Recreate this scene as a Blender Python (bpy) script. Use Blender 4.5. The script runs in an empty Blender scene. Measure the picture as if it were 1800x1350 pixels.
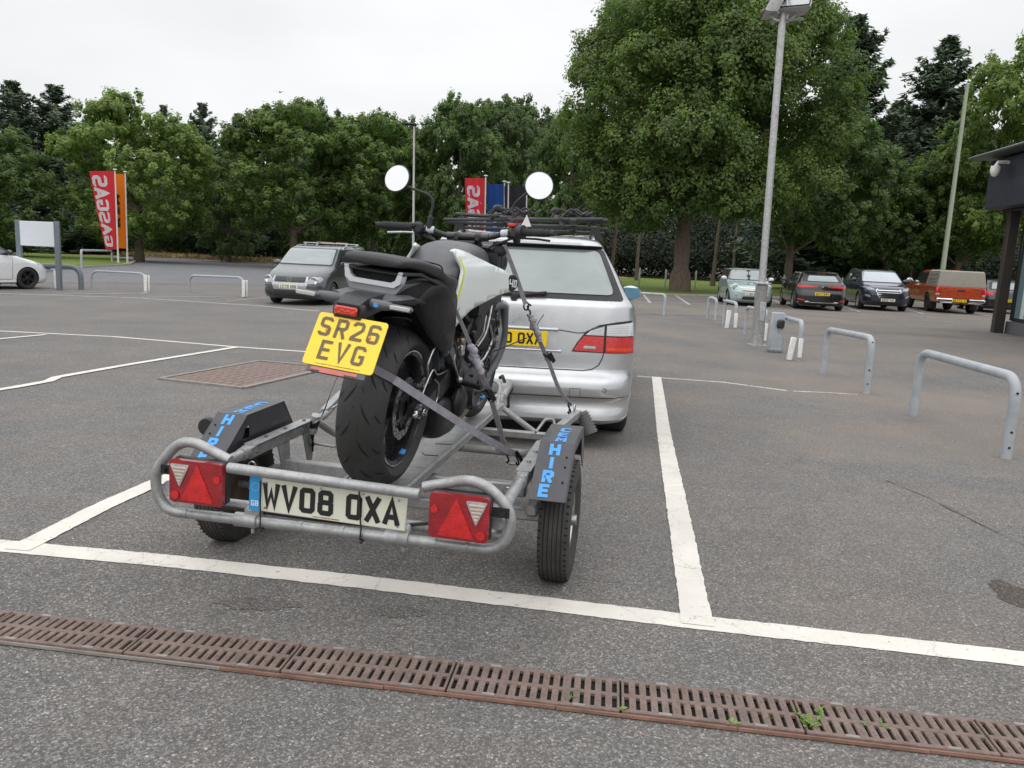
import bpy, bmesh, math, random
import numpy as np
from mathutils import Vector, Matrix
from mathutils.geometry import delaunay_2d_cdt
SC = bpy.context.scene; COL = SC.collection
PI = math.pi
# ---------------------------------------------------------------- camera
F = 1350.0; PIT = math.atan(220/1350); ROL = math.radians(2.7); HC = 1.25
cp, sp, cr, sr = math.cos(PIT), math.sin(PIT), math.cos(ROL), math.sin(ROL)
cd = bpy.data.cameras.new('camera'); cam = bpy.data.objects.new('camera', cd); COL.objects.link(cam)
cd.sensor_width = 36; cd.lens = F/1800*36; cd.clip_start = .05; cd.clip_end = 2000
_r = Vector((cr, sr*sp, sr*cp)); _f = Vector((0, cp, -sp)); _u = _r.cross(_f)
_m = Matrix((_r, _u, -_f)).transposed().to_4x4(); _m.translation = (0, 0, HC); cam.matrix_world = _m
SC.camera = cam
# ---------------------------------------------------------------- world, sun, exposure
W = bpy.data.worlds.new('World'); SC.world = W; W.use_nodes = True
nt = W.node_tree; nt.nodes.clear()
def wn(t): return nt.nodes.new(t)
sky = wn('ShaderNodeTexSky'); sky.sky_type = 'NISHITA'; sky.sun_disc = False
SUN_EL, SUN_AZ = math.radians(52), math.radians(205)      # azimuth clockwise from +Y: behind the camera, to its left
sky.sun_elevation = SUN_EL; sky.sun_rotation = SUN_AZ; sky.dust_density = 4; sky.air_density = 1.5
tc = wn('ShaderNodeTexCoord'); sep = wn('ShaderNodeSeparateXYZ'); nt.links.new(tc.outputs['Generated'], sep.inputs[0])
rmp = wn('ShaderNodeValToRGB'); nt.links.new(sep.outputs['Z'], rmp.inputs[0])
e = rmp.color_ramp.elements; e[0].position = 0.0; e[0].color = (9.2, 9.35, 9.5, 1); e[1].position = .9; e[1].color = (19.5, 19.8, 20.2, 1)
n_ = e.new(.30); n_.color = (10.1, 10.2, 10.3, 1)
n_ = e.new(.45); n_.color = (11.5, 11.7, 11.9, 1)
noi = wn('ShaderNodeTexNoise'); noi.inputs['Scale'].default_value = 2.2; noi.inputs['Detail'].default_value = 5
mp = wn('ShaderNodeMapping'); mp.inputs['Scale'].default_value = (1, 1, 3); nt.links.new(tc.outputs['Generated'], mp.inputs[0]); nt.links.new(mp.outputs[0], noi.inputs[0])
mr = wn('ShaderNodeMapRange'); mr.inputs[1].default_value = .3; mr.inputs[2].default_value = .7; mr.inputs[3].default_value = .90; mr.inputs[4].default_value = 1.08
nt.links.new(noi.outputs[0], mr.inputs[0])
mul = wn('ShaderNodeVectorMath'); mul.operation = 'SCALE'; nt.links.new(rmp.outputs[0], mul.inputs[0]); nt.links.new(mr.outputs[0], mul.inputs['Scale'])
mix = wn('ShaderNodeMixRGB'); mix.inputs[0].default_value = .93     # a closed cloud deck with a trace of the clear sky above it
nt.links.new(sky.outputs[0], mix.inputs[1]); nt.links.new(mul.outputs[0], mix.inputs[2])
bg = wn('ShaderNodeBackground'); bg.inputs['Strength'].default_value = .1; nt.links.new(mix.outputs[0], bg.inputs[0])
wo = wn('ShaderNodeOutputWorld'); nt.links.new(bg.outputs[0], wo.inputs[0])
sd = bpy.data.lights.new('sun', 'SUN'); sd.energy = .62; sd.angle = math.radians(95); sd.color = (1, .96, .9)
sun = bpy.data.objects.new('sun', sd); COL.objects.link(sun)
_d = Vector((math.sin(SUN_AZ)*math.cos(SUN_EL), math.cos(SUN_AZ)*math.cos(SUN_EL), math.sin(SUN_EL)))
sun.rotation_euler = (-_d).to_track_quat('-Z', 'Y').to_euler(); sun.location = (0, 0, 30)
SC.view_settings.view_transform = 'Standard'; SC.view_settings.look = 'None'; SC.view_settings.gamma = 1
SC.view_settings.exposure = 0.0
SC.render.engine = 'CYCLES'
SC.cycles.max_bounces = 6; SC.cycles.diffuse_bounces = 3; SC.cycles.glossy_bounces = 3; SC.cycles.transparent_max_bounces = 8
# ---------------------------------------------------------------- surveying helpers (a point of the picture onto the sloping ground)
def ray(x, y):
    u = (x-900)/F; v = (y-675)/F; a = u*cr+v*sr; b = -u*sr+v*cr
    return Vector((a, cp-b*sp, -(sp+b*cp)))
def sst(a, b, x):
    t = max(0., min(1., (x-a)/(b-a))); return t*t*(3-2*t)
def zg(x, y): return -.10*sst(3.4, 6.5, y)-.15*sst(2, -8, x)*sst(6, 18, y)
def gp(px, py):
    z = 0; d = ray(px, py)
    for i in range(25):
        t = (z-HC)/d.z; z = zg(d.x*t, d.y*t)
    return Vector((d.x*t, d.y*t, z))
def atY(px, py, Y):
    d = ray(px, py); t = Y/d.y; return Vector((d.x*t, Y, HC+d.z*t))
# ---------------------------------------------------------------- object helpers
def setp(o, label=None, cat=None, group=None, kind=None):
    if label: o['label'] = label
    if cat: o['category'] = cat
    if group: o['group'] = group
    if kind: o['kind'] = kind
    return o
def thing(name, label, cat, loc=(0, 0, 0), rz=0, group=None, M=None):
    o = bpy.data.objects.new(name, None); COL.objects.link(o); o.empty_display_size = .2
    if M is not None: o.matrix_world = M
    else: o.location = loc; o.rotation_euler = (0, 0, rz)
    return setp(o, label, cat, group)
def copy_tree(o, parent=None):
    c = o.copy(); COL.objects.link(c); c.parent = parent
    for ch in o.children: copy_tree(ch, c)
    return c
class MB:
    """collects geometry, then links it as one mesh object"""
    def __init__(s): s.v = []; s.f = []; s.m = []; s.sm = []
    def add(s, vs, fs, mi=0, smooth=True):
        k = len(s.v); s.v += [tuple(p) for p in vs]
        for f in fs: s.f.append(tuple(i+k for i in f)); s.m.append(mi); s.sm.append(smooth)
        return s
    def box(s, c, d, R=None, mi=0, taper=1.0, bev=0.0):
        hx, hy, hz = d[0]/2, d[1]/2, d[2]/2
        if bev > 0:
            b = min(bev, .45*min(d)); pts = []
            for sx in (-1, 1):
                for sy in (-1, 1):
                    for sz in (-1, 1):
                        pts += [(sx*hx, sy*(hy-b), sz*(hz-b)), (sx*(hx-b), sy*hy, sz*(hz-b)), (sx*(hx-b), sy*(hy-b), sz*hz)]
            bm = bmesh.new()
            for p in pts: bm.verts.new(p)
            bmesh.ops.convex_hull(bm, input=bm.verts); bm.normal_update()
            bmesh.ops.dissolve_limit(bm, angle_limit=.02, verts=bm.verts, edges=bm.edges)
            bm.verts.ensure_lookup_table(); bm.verts.index_update()
            vs = [v.co.copy() for v in bm.verts]; fs = [[v.index for v in f.verts] for f in bm.faces]; bm.free()
        else:
            vs = [Vector((sx*hx*(taper if sz > 0 else 1), sy*hy*(taper if sz > 0 else 1), sz*hz)) for sz in (-1, 1) for sy in (-1, 1) for sx in (-1, 1)]
            fs = [(0, 2, 3, 1), (4, 5, 7, 6), (0, 1, 5, 4), (2, 6, 7, 3), (0, 4, 6, 2), (1, 3, 7, 5)]
        if R is not None: vs = [R @ v for v in vs]
        C = Vector(c); return s.add([v+C for v in vs], fs, mi, False)
    def tube(s, pts, r, seg=10, caps=True, closed=False, mi=0, flat=None, smooth=True):
        pts = [Vector(p) for p in pts]; n = len(pts); rs = r if isinstance(r, (list, tuple)) else [r]*n
        T = []
        for i in range(n):
            a = pts[(i-1) % n] if (closed or i > 0) else pts[i]; b = pts[(i+1) % n] if (closed or i < n-1) else pts[i]
            t = b-a; T.append(t.normalized() if t.length > 1e-9 else Vector((0, 0, 1)))
        up = Vector((0, 0, 1)) if abs(T[0].z) < .9 else Vector((1, 0, 0))
        if flat is not None: up = Vector(flat[2])
        vs = []; N = None
        for i in range(n):
            if N is None: N = (up-T[i]*up.dot(T[i])).normalized()
            else: N = (N-T[i]*N.dot(T[i])).normalized()
            B = T[i].cross(N)
            for k in range(seg):
                a = 2*PI*k/seg
                if flat is None: vs.append(pts[i]+(N*math.cos(a)+B*math.sin(a))*rs[i])
                else:
                    q = 2*PI*(k+.5)/seg
                    vs.append(pts[i]+N*flat[0]*math.copysign(abs(math.cos(q))**.4, math.cos(q))+B*flat[1]*math.copysign(abs(math.sin(q))**.4, math.sin(q)))
        fs = []
        for i in range(n if closed else n-1):
            j = (i+1) % n
            for k in range(seg):
                l = (k+1) % seg; fs.append((i*seg+k, i*seg+l, j*seg+l, j*seg+k))
        s.add(vs, fs, mi, smooth)
        if caps and not closed:
            k0 = len(s.v)-len(vs)
            s.f.append(tuple(k0+k for k in reversed(range(seg)))); s.m.append(mi); s.sm.append(False)
            s.f.append(tuple(k0+(n-1)*seg+k for k in range(seg))); s.m.append(mi); s.sm.append(False)
        return s
    def cyl(s, a, b, r0, r1=None, seg=16, mi=0): return s.tube([a, b], [r0, r0 if r1 is None else r1], seg, mi=mi)
    def lathe(s, prof, C=(0, 0, 0), axis='x', seg=40, mi=0, close=False, R=None, smooth=True):
        vs = []; n = len(prof)
        for k in range(seg):
            a = 2*PI*k/seg; c_, s_ = math.cos(a), math.sin(a)
            for (h, r) in prof:
                p = Vector({'x': (h, r*c_, r*s_), 'y': (r*s_, h, r*c_), 'z': (r*c_, r*s_, h)}[axis])
                if R is not None: p = R @ p
                vs.append(p+Vector(C))
        fs = []
        for k in range(seg):
            l = (k+1) % seg
            for i in range(n if close else n-1):
                j = (i+1) % n; fs.append((k*n+i, k*n+j, l*n+j, l*n+i))
        return s.add(vs, fs, mi, smooth)
    def ell(s, c, d, seg=16, rings=10, R=None, mi=0):
        prof = [(math.cos(PI*i/rings)*-1, max(1e-4, math.sin(PI*i/rings))) for i in range(rings+1)]
        vs = []; n = len(prof)
        for k in range(seg):
            a = 2*PI*k/seg
            for h, r in prof:
                p = Vector((r*math.cos(a)*d[0], r*math.sin(a)*d[1], h*d[2])); p = R @ p if R is not None else p
                vs.append(p+Vector(c))
        fs = [(k*n+i, ((k+1) % seg)*n+i, ((k+1) % seg)*n+i+1, k*n+i+1) for k in range(seg) for i in range(n-1)]
        return s.add(vs, fs, mi, True)
    def loft(s, rings, closed=True, caps=True, mi=0, smooth=True):
        n = len(rings[0]); vs = [p for r in rings for p in r]; fs = []
        for i in range(len(rings)-1):
            for k in range(n if closed else n-1):
                l = (k+1) % n; fs.append((i*n+k, i*n+l, (i+1)*n+l, (i+1)*n+k))
        if caps: fs += [tuple(reversed(range(n))), tuple((len(rings)-1)*n+k for k in range(n))]
        return s.add(vs, fs, mi, smooth)
    def prism(s, poly, O, U, V, depth, mi=0):
        """flat polygon (u,v) in the plane O,U,V, extruded by the vector depth"""
        O, U, V, D = Vector(O), Vector(U), Vector(V), Vector(depth); n = len(poly)
        a = [O+U*p[0]+V*p[1] for p in poly]; b = [p+D for p in a]
        return s.add(a+b, [tuple(range(n)), tuple(reversed(range(n, 2*n)))]+[(i, n+i, n+(i+1) % n, (i+1) % n) for i in range(n)], mi, False)
    def mesh(s, name, mats):
        me = bpy.data.meshes.new(name); me.from_pydata(s.v, [], s.f)
        for m in (mats if isinstance(mats, (list, tuple)) else [mats]): me.materials.append(m)
        me.polygons.foreach_set('material_index', s.m); me.polygons.foreach_set('use_smooth', s.sm)
        me.update(); return me
    def build(s, name, mats, parent=None, fix=True, label=None):
        me = s.mesh(name, mats)
        if fix:
            bm = bmesh.new(); bm.from_mesh(me); bmesh.ops.recalc_face_normals(bm, faces=bm.faces); bm.to_mesh(me); bm.free()
        try: me.set_sharp_from_angle(angle=math.radians(42))
        except Exception: pass
        o = bpy.data.objects.new(name, me); COL.objects.link(o)
        if parent is not None: o.parent = parent
        if label: o['label'] = label
        return o
def fillet(pts, r, n=6, closed=False):
    pts = [Vector(p) for p in pts]; out = []; N = len(pts)
    for i in range(N):
        if not closed and (i == 0 or i == N-1): out.append(pts[i]); continue
        a, b, c = pts[(i-1) % N], pts[i], pts[(i+1) % N]; u = (a-b); w = (c-b)
        d = min(r, u.length*.48, w.length*.48); p0 = b+u.normalized()*d; p1 = b+w.normalized()*d
        for k in range(n+1):
            t = k/n; out.append(p0*(1-t)**2+b*2*t*(1-t)+p1*t*t)
    return out
def spline(pts, n=6):
    pts = [Vector(p) for p in pts]; out = []
    for i in range(len(pts)-1):
        p0 = pts[max(0, i-1)]; p1 = pts[i]; p2 = pts[i+1]; p3 = pts[min(len(pts)-1, i+2)]
        for k in range(n):
            t = k/n; out.append(.5*((2*p1)+(p2-p0)*t+(2*p0-5*p1+4*p2-p3)*t*t+(3*p1-p0-3*p2+p3)*t**3))
    return out+[pts[-1]]
def cat1(xs, ys, x):
    """monotone cubic through (xs, ys)"""
    n = len(xs)
    if x <= xs[0]: return ys[0]
    if x >= xs[-1]: return ys[-1]
    i = 0
    while x > xs[i+1]: i += 1
    def sl(k):
        if k <= 0: return (ys[1]-ys[0])/(xs[1]-xs[0])
        if k >= n-1: return (ys[-1]-ys[-2])/(xs[-1]-xs[-2])
        a = (ys[k]-ys[k-1])/(xs[k]-xs[k-1]); b = (ys[k+1]-ys[k])/(xs[k+1]-xs[k])
        return 0 if a*b <= 0 else 2*a*b/(a+b)
    h = xs[i+1]-xs[i]; t = (x-xs[i])/h; m0, m1 = sl(i)*h, sl(i+1)*h
    return (2*t**3-3*t*t+1)*ys[i]+(t**3-2*t*t+t)*m0+(-2*t**3+3*t*t)*ys[i+1]+(t**3-t*t)*m1
def RX(a): return Matrix.Rotation(a, 3, 'X')
def RY(a): return Matrix.Rotation(a, 3, 'Y')
def RZ(a): return Matrix.Rotation(a, 3, 'Z')
# ---------------------------------------------------------------- materials
MAT = {}
class NT:
    def __init__(s, name):
        s.m = bpy.data.materials.new(name); s.m.use_nodes = True; s.t = s.m.node_tree; s.b = s.t.nodes['Principled BSDF']; MAT[name] = s.m
        s.tc = s.t.nodes.new('ShaderNodeTexCoord')
    def n(s, t, **k):
        o = s.t.nodes.new(t)
        for a, v in k.items(): setattr(o, a, v)
        return o
    def l(s, a, b): s.t.links.new(a, b)
    def noise(s, sc, det=4, rough=.55, co='Object', scale=None, dist=0):
        o = s.n('ShaderNodeTexNoise'); o.inputs['Scale'].default_value = sc; o.inputs['Detail'].default_value = det; o.inputs['Roughness'].default_value = rough; o.inputs['Distortion'].default_value = dist
        if scale:
            m = s.n('ShaderNodeMapping'); m.inputs['Scale'].default_value = scale; s.l(s.tc.outputs[co], m.inputs[0]); s.l(m.outputs[0], o.inputs[0])
        else: s.l(s.tc.outputs[co], o.inputs[0])
        return o.outputs[0]
    def voro(s, sc, feature='F1', out='Color', co='Object'):
        o = s.n('ShaderNodeTexVoronoi', feature=feature); o.inputs['Scale'].default_value = sc; s.l(s.tc.outputs[co], o.inputs[0]); return o.outputs[out]
    def ramp(s, src, stops, interp='LINEAR'):
        o = s.n('ShaderNodeValToRGB'); o.color_ramp.interpolation = interp; e = o.color_ramp.elements
        while len(e) < len(stops): e.new(.5)
        for k, (p, c) in zip(e, stops): k.position = p; k.color = (c, c, c, 1) if isinstance(c, (int, float)) else (*c, 1)
        s.l(src, o.inputs[0]); return o.outputs[0]
    def mix(s, f, a, b, mode='MIX'):
        o = s.n('ShaderNodeMixRGB', blend_type=mode)
        for k, v in ((0, f), (1, a), (2, b)):
            if isinstance(v, (int, float)): o.inputs[k].default_value = v if k == 0 else (v, v, v, 1)
            elif isinstance(v, tuple): o.inputs[k].default_value = (*v, 1)
            else: s.l(v, o.inputs[k])
        return o.outputs[0]
    def math(s, op, a, b=0.):
        o = s.n('ShaderNodeMath', operation=op)
        for k, v in ((0, a), (1, b)):
            if isinstance(v, (int, float)): o.inputs[k].default_value = v
            else: s.l(v, o.inputs[k])
        return o.outputs[0]
    def set(s, **k):
        for a, v in k.items():
            i = s.b.inputs[{'col': 'Base Color', 'rough': 'Roughness', 'metal': 'Metallic', 'coat': 'Coat Weight', 'coatr': 'Coat Roughness', 'spec': 'Specular IOR Level', 'alpha': 'Alpha', 'em': 'Emission Color', 'es': 'Emission Strength', 'trans': 'Transmission Weight', 'sheen': 'Sheen Weight'}[a]]
            if isinstance(v, (int, float)) : i.default_value = v
            elif isinstance(v, tuple): i.default_value = (*v, 1)
            else: s.l(v, i)
        return s
    def bump(s, h, d=.01, st=.5):
        o = s.n('ShaderNodeBump'); o.inputs['Distance'].default_value = d; o.inputs['Strength'].default_value = st; s.l(h, o.inputs['Height']); s.l(o.outputs[0], s.b.inputs['Normal']); return s
def simple(name, col, rough=.5, metal=0., coat=0., var=.12, sc=12., bump=0, spec=.5):
    """plain material with a little dirt so that nothing is perfectly uniform"""
    m = NT(name); nz = m.noise(sc, 5, .6); dk = tuple(c*(1-var) for c in col); lt = tuple(min(1, c*(1+var)) for c in col)
    m.set(col=m.ramp(nz, [(.3, dk), (.7, lt)]), rough=m.ramp(m.noise(sc*2.3, 3), [(.3, max(0, rough-.07)), (.7, min(1, rough+.07))]), metal=metal, coat=coat, spec=spec)
    if coat: m.set(coatr=.04)
    if bump: m.bump(nz, bump, .4)
    return m.m
# asphalt: aggregate in a worn binder, with stains and dusty areas
def asphalt(name, tint, dust=.5, sc=165):
    m = NT(name)
    v = m.voro(sc); hsv = m.n('ShaderNodeSeparateColor'); m.l(v, hsv.inputs[0])
    stone = m.ramp(hsv.outputs[0], [(0, .058), (.45, .088), (.8, .130), (.95, .165), (1, .24)])
    edge = m.voro(sc, 'DISTANCE_TO_EDGE', 'Distance'); em = m.ramp(edge, [(0, .52), (.12, 1)])
    c = m.mix(1, stone, em, 'MULTIPLY')
    fine = m.noise(420, 2, .7); c = m.mix(1, c, m.ramp(fine, [(.3, .8), (.7, 1.25)]), 'MULTIPLY')
    big = m.noise(.55, 6, .6); c = m.mix(1, c, m.ramp(big, [(.3, .88), (.5, 1), (.72, 1.12)]), 'MULTIPLY')
    mid = m.noise(5, 6, .65); c = m.mix(1, c, m.ramp(mid, [(.3, .86), (.7, 1.12)]), 'MULTIPLY')
    dn = m.ramp(m.noise(.35, 5, .62, dist=.6), [(.40, 0), (.62, dust)])
    sx = m.n('ShaderNodeSeparateXYZ'); m.l(m.tc.outputs['Object'], sx.inputs[0]); zone = m.math('ADD', m.math('MULTIPLY', sx.outputs['X'], .30), m.math('MULTIPLY', m.noise(.5, 3), .5)); dn = m.math('MULTIPLY', dn, m.ramp(zone, [(.35, .18), (1, 1)]))
    c = m.mix(dn, c, (.142, .122, .105))
    st = m.ramp(m.noise(1.7, 3, .5), [(.64, 0), (.78, .30)]); c = m.mix(st, c, (.06, .053, .05))
    hue = m.ramp(m.noise(1.1, 5, .65), [(.36, (.97, .99, 1.0)), (.64, (1.05, 1.0, .95))]); c = m.mix(1, c, hue, 'MULTIPLY')
    c = m.mix(1, c, tint, 'MULTIPLY')
    m.set(col=c, rough=m.ramp(mid, [(.3, .78), (.7, .93)]), spec=.35)
    hh = m.math('ADD', edge, m.math('MULTIPLY', fine, .12)); m.bump(hh, .004, .45); return m.m
M_ASPH = asphalt('asphalt', (1.60, 1.53, 1.485), .52)
def paint(name, col, wear):
    m = NT(name); a = m.noise(38, 6, .7); b = m.noise(4, 4, .6); g_ = m.noise(260, 2, .7)
    c = m.mix(m.ramp(a, [(wear, 0), (wear+.1, 1)]), (.20, .185, .17), col)
    c = m.mix(1, c, m.ramp(b, [(.3, .86), (.7, 1.05)]), 'MULTIPLY'); c = m.mix(1, c, m.ramp(g_, [(.3, .9), (.6, 1.04)]), 'MULTIPLY')
    vo = m.n('ShaderNodeTexVoronoi', feature='DISTANCE_TO_EDGE'); vo.inputs['Scale'].default_value = 2.3; dn_ = m.n('ShaderNodeTexNoise'); dn_.inputs['Scale'].default_value = 9; dn_.inputs['Detail'].default_value = 5; m.l(m.tc.outputs['Object'], dn_.inputs[0]); m.l(m.mix(.10, m.tc.outputs['Object'], dn_.outputs['Color'], 'LINEAR_LIGHT'), vo.inputs[0]); cr_ = m.ramp(vo.outputs['Distance'], [(0, .62), (.006, 1)]); c = m.mix(1, c, cr_, 'MULTIPLY')
    m.set(col=c, rough=.7); m.bump(g_, .003, .5); return m.m
M_LINE = paint('line_paint', (.70, .66, .60), .29)
M_LINEW = paint('worn_line_paint', (.56, .54, .50), .42)
M_YLINE = paint('ochre_line_paint', (.52, .40, .26), .44)
def galv(name, base=.40):
    m = NT(name); v = m.voro(150); s_ = m.n('ShaderNodeSeparateColor'); m.l(v, s_.inputs[0])
    c = m.ramp(s_.outputs[0], [(0, (base*.90, base*.91, base*.93)), (1, (base*1.08, base*1.08, base*1.07))]); c = m.mix(1, c, m.ramp(m.noise(22, 5, .65), [(.3, .78), (.7, 1.16)]), 'MULTIPLY')
    d = m.noise(9, 6, .7); c = m.mix(m.ramp(d, [(.55, 0), (.75, .55)]), c, (.20, .185, .165)); c = m.mix(m.ramp(m.noise(3, 4), [(.6, 0), (.8, .5)]), c, (.5, .5, .49))
    m.set(col=c, metal=.55, rough=m.ramp(d, [(.3, .38), (.7, .62)])); m.bump(d, .002, .3); return m.m
M_GALV = galv('galvanised_steel', .38); M_GALVL = galv('galvanised_lamp', .46)
M_POST = simple('grey_painted_steel', (.36, .385, .41), .48, var=.16, sc=6, bump=.001)
M_POSTD = simple('slate_painted_steel', (.14, .17, .19), .5)
M_RUB = simple('rubber', (.022, .022, .024), .72, var=.25, sc=20, bump=.001)
M_RUBD = simple('dusty_rubber', (.040, .038, .036), .82, var=.3, sc=14, bump=.001)
M_GRV = simple('tread_groove', (.006, .006, .006), .9)
M_BLK = simple('black_plastic', (.018, .018, .020), .46, var=.25)
M_BLKS = simple('satin_black_paint', (.014, .014, .017), .28, coat=.3)
M_BLKM = simple('matt_black_metal', (.028, .029, .031), .42, metal=.4)
M_ENG = simple('dark_engine_metal', (.05, .05, .053), .4, metal=.6, var=.35, sc=25)
M_STEEL = simple('bare_steel', (.42, .42, .42), .3, metal=.9, var=.2, sc=30)
M_CHR = simple('chrome', (.75, .76, .78), .1, metal=1., var=.05)
M_WPL = simple('white_plastic', (.74, .74, .72), .4)
M_GLASS = NT('car_glass').set(col=(.035, .045, .045), rough=.03, spec=1.0, coat=1.0, coatr=.0).m
M_LENSR = simple('red_lens', (.58, .014, .016), .16, coat=.8, var=.25, sc=40)
M_LENSRD = simple('dark_red_lens', (.30, .010, .016), .18, coat=.8, var=.3, sc=18)
for _m in (M_LENSR, M_LENSRD):
    _t = _m.node_tree; _v = _t.nodes.new('ShaderNodeTexVoronoi'); _v.inputs['Scale'].default_value = 260; _c = _t.nodes.new('ShaderNodeTexCoord'); _b = _t.nodes.new('ShaderNodeBump'); _b.inputs['Distance'].default_value = .002; _b.inputs['Strength'].default_value = .5; _t.links.new(_c.outputs['Object'], _v.inputs[0]); _t.links.new(_v.outputs['Distance'], _b.inputs['Height']); _t.links.new(_b.outputs[0], _t.nodes['Principled BSDF'].inputs['Normal'])
M_LENSC = simple('clear_lens', (.40, .405, .41), .15, coat=.8, var=.3, sc=60)
M_AMB = simple('amber_lens', (.62, .17, .02), .3, coat=.5)
M_PLY = simple('yellow_plate', (.88, .60, .012), .3, coat=.3, var=.03)
M_PLW = simple('white_plate', (.70, .70, .58), .4, var=.08, sc=9)
M_CHAR = simple('plate_character', (.012, .012, .014), .5)
M_CHARB = simple('printed_character', (.13, .095, .05), .5)
def carpaint(name, col, metal=.7, rough=.32, coat=1.): return simple(name, col, rough, metal, coat, var=.035, sc=5)
# ---------------------------------------------------------------- stroke lettering on a 50 x 79 field
GL = {'S': [[(43, 62), (43, 66), (37, 72), (13, 72), (7, 66), (7, 47), (13, 41), (37, 38), (43, 32), (43, 13), (37, 7), (13, 7), (7, 13), (7, 17)]],
 'R': [[(7, 0), (7, 72), (35, 72), (43, 65), (43, 45), (35, 38), (7, 38)], [(24, 38), (43, 0)]],
 '2': [[(7, 60), (7, 65), (13, 72), (37, 72), (43, 65), (43, 48), (38, 42), (8, 14), (7, 7), (50, 7)]],
 '6': [[(43, 62), (43, 66), (37, 72), (13, 72), (7, 66), (7, 13), (13, 7), (37, 7), (43, 13), (43, 36), (37, 42), (8, 42)]],
 'E': [[(46, 72), (7, 72), (7, 7), (46, 7)], [(7, 40), (42, 40)]], 'V': [[(5, 79), (25, 4), (45, 79)]],
 'G': [[(43, 60), (43, 66), (37, 72), (13, 72), (7, 66), (7, 13), (13, 7), (37, 7), (43, 13), (43, 36), (26, 36)]],
 'W': [[(3, 79), (13, 6), (25, 52), (37, 6), (47, 79)]], '0': [[(13, 72), (37, 72), (43, 66), (43, 13), (37, 7), (13, 7), (7, 13), (7, 66), (13, 72), (20, 72)]],
 '8': [[(14, 72), (36, 72), (42, 66), (42, 47), (36, 41), (14, 41), (8, 47), (8, 66), (14, 72), (20, 72)], [(14, 41), (7, 35), (7, 13), (13, 7), (37, 7), (43, 13), (43, 35), (36, 41)]],
 'X': [[(5, 0), (45, 79)], [(5, 79), (45, 0)]], 'A': [[(4, 0), (25, 75), (46, 0)], [(13, 24), (37, 24)]],
 'H': [[(7, 0), (7, 79)], [(43, 0), (43, 79)], [(7, 40), (43, 40)]], 'I': [[(25, 0), (25, 79)]],
 'C': [[(43, 60), (43, 66), (37, 72), (13, 72), (7, 66), (7, 13), (13, 7), (37, 7), (43, 13), (43, 19)]],
 'M': [[(7, 0), (7, 74), (25, 30), (43, 74), (43, 0)]], 'L': [[(7, 79), (7, 7), (45, 7)]], '1': [[(25, 0), (25, 79)]],
 'D': [[(7, 7), (33, 7), (43, 17), (43, 62), (33, 72), (7, 72), (7, 0)]], 'K': [[(7, 0), (7, 79)], [(45, 79), (9, 38), (45, 0)]],
 'N': [[(7, 0), (7, 74), (43, 5), (43, 79)]], 'B': [[(7, 7), (35, 7), (43, 14), (43, 34), (36, 40), (7, 40)], [(36, 40), (42, 46), (42, 65), (35, 72), (7, 72), (7, 0)]],
 'T': [[(25, 0), (25, 72)], [(3, 72), (47, 72)]], 'Y': [[(25, 0), (25, 36), (5, 79)], [(25, 36), (45, 79)]], 'F': [[(46, 72), (7, 72), (7, 0)], [(7, 40), (40, 40)]],
 'U': [[(7, 79), (7, 13), (13, 7), (37, 7), (43, 13), (43, 79)]], '7': [[(4, 72), (45, 72), (20, 0)]], '5': [[(44, 72), (9, 72), (8, 43), (36, 43), (43, 36), (43, 13), (37, 7), (13, 7), (7, 13)]],
 'O': [[(13, 72), (37, 72), (43, 66), (43, 13), (37, 7), (13, 7), (7, 13), (7, 66), (13, 72), (20, 72)]], '9': [[(42, 38), (13, 38), (7, 44), (7, 66), (13, 72), (37, 72), (43, 66), (43, 13), (37, 7), (13, 7), (7, 13)]]}
def ribbon2(pts, w):
    """mitred flat stroke -> quads in 2D"""
    P = [Vector((p[0], p[1])) for p in pts]; L = []; R = []
    for i, p in enumerate(P):
        a = (P[i]-P[i-1]).normalized() if i > 0 else None; b = (P[i+1]-P[i]).normalized() if i < len(P)-1 else None
        if a is None: a = b
        if b is None: b = a
        na = Vector((-a.y, a.x)); nb = Vector((-b.y, b.x)); m = (na+nb)
        m = na if m.length < 1e-6 else m.normalized(); k = 1/max(.5, m.dot(na)); L.append(p+m*w/2*k); R.append(p-m*w/2*k)
    return [(L[i], L[i+1], R[i+1], R[i]) for i in range(len(P)-1)]
def text(mb, s, O, U, V, h, adv=None, wk=1., stroke=14., center=True, mi=0, N=None, thick=.0012, fn=None):
    """letters of height h: O origin (centre of the baseline), U along, V up; each letter a thin raised plate"""
    O, U, V = Vector(O), Vector(U).normalized(), Vector(V).normalized(); k = h/79; adv = (adv or 61)*k*wk
    N = Vector(N).normalized() if N is not None else U.cross(V)
    tot = sum((adv*.5 if c == ' ' else adv) for c in s)-(adv-50*k*wk); x = -tot/2 if center else 0; z = 0
    for c in s:
        if c == ' ': x += adv*.5; continue
        for st in GL.get(c, []):
            for q in ribbon2([(p[0]*wk, p[1]) for p in st], stroke):
                z += 1; lift = thick*(1+.04*(z % 5))
                P2 = [(x+p.x*k, p.y*k) for p in q]
                vs = [O+U*a+V*b+N*lift for a, b in P2] if fn is None else [fn(a, b, lift) for a, b in P2]
                mb.add(vs, [(0, 1, 2, 3)], mi, False)
        x += adv
    return mb
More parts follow.
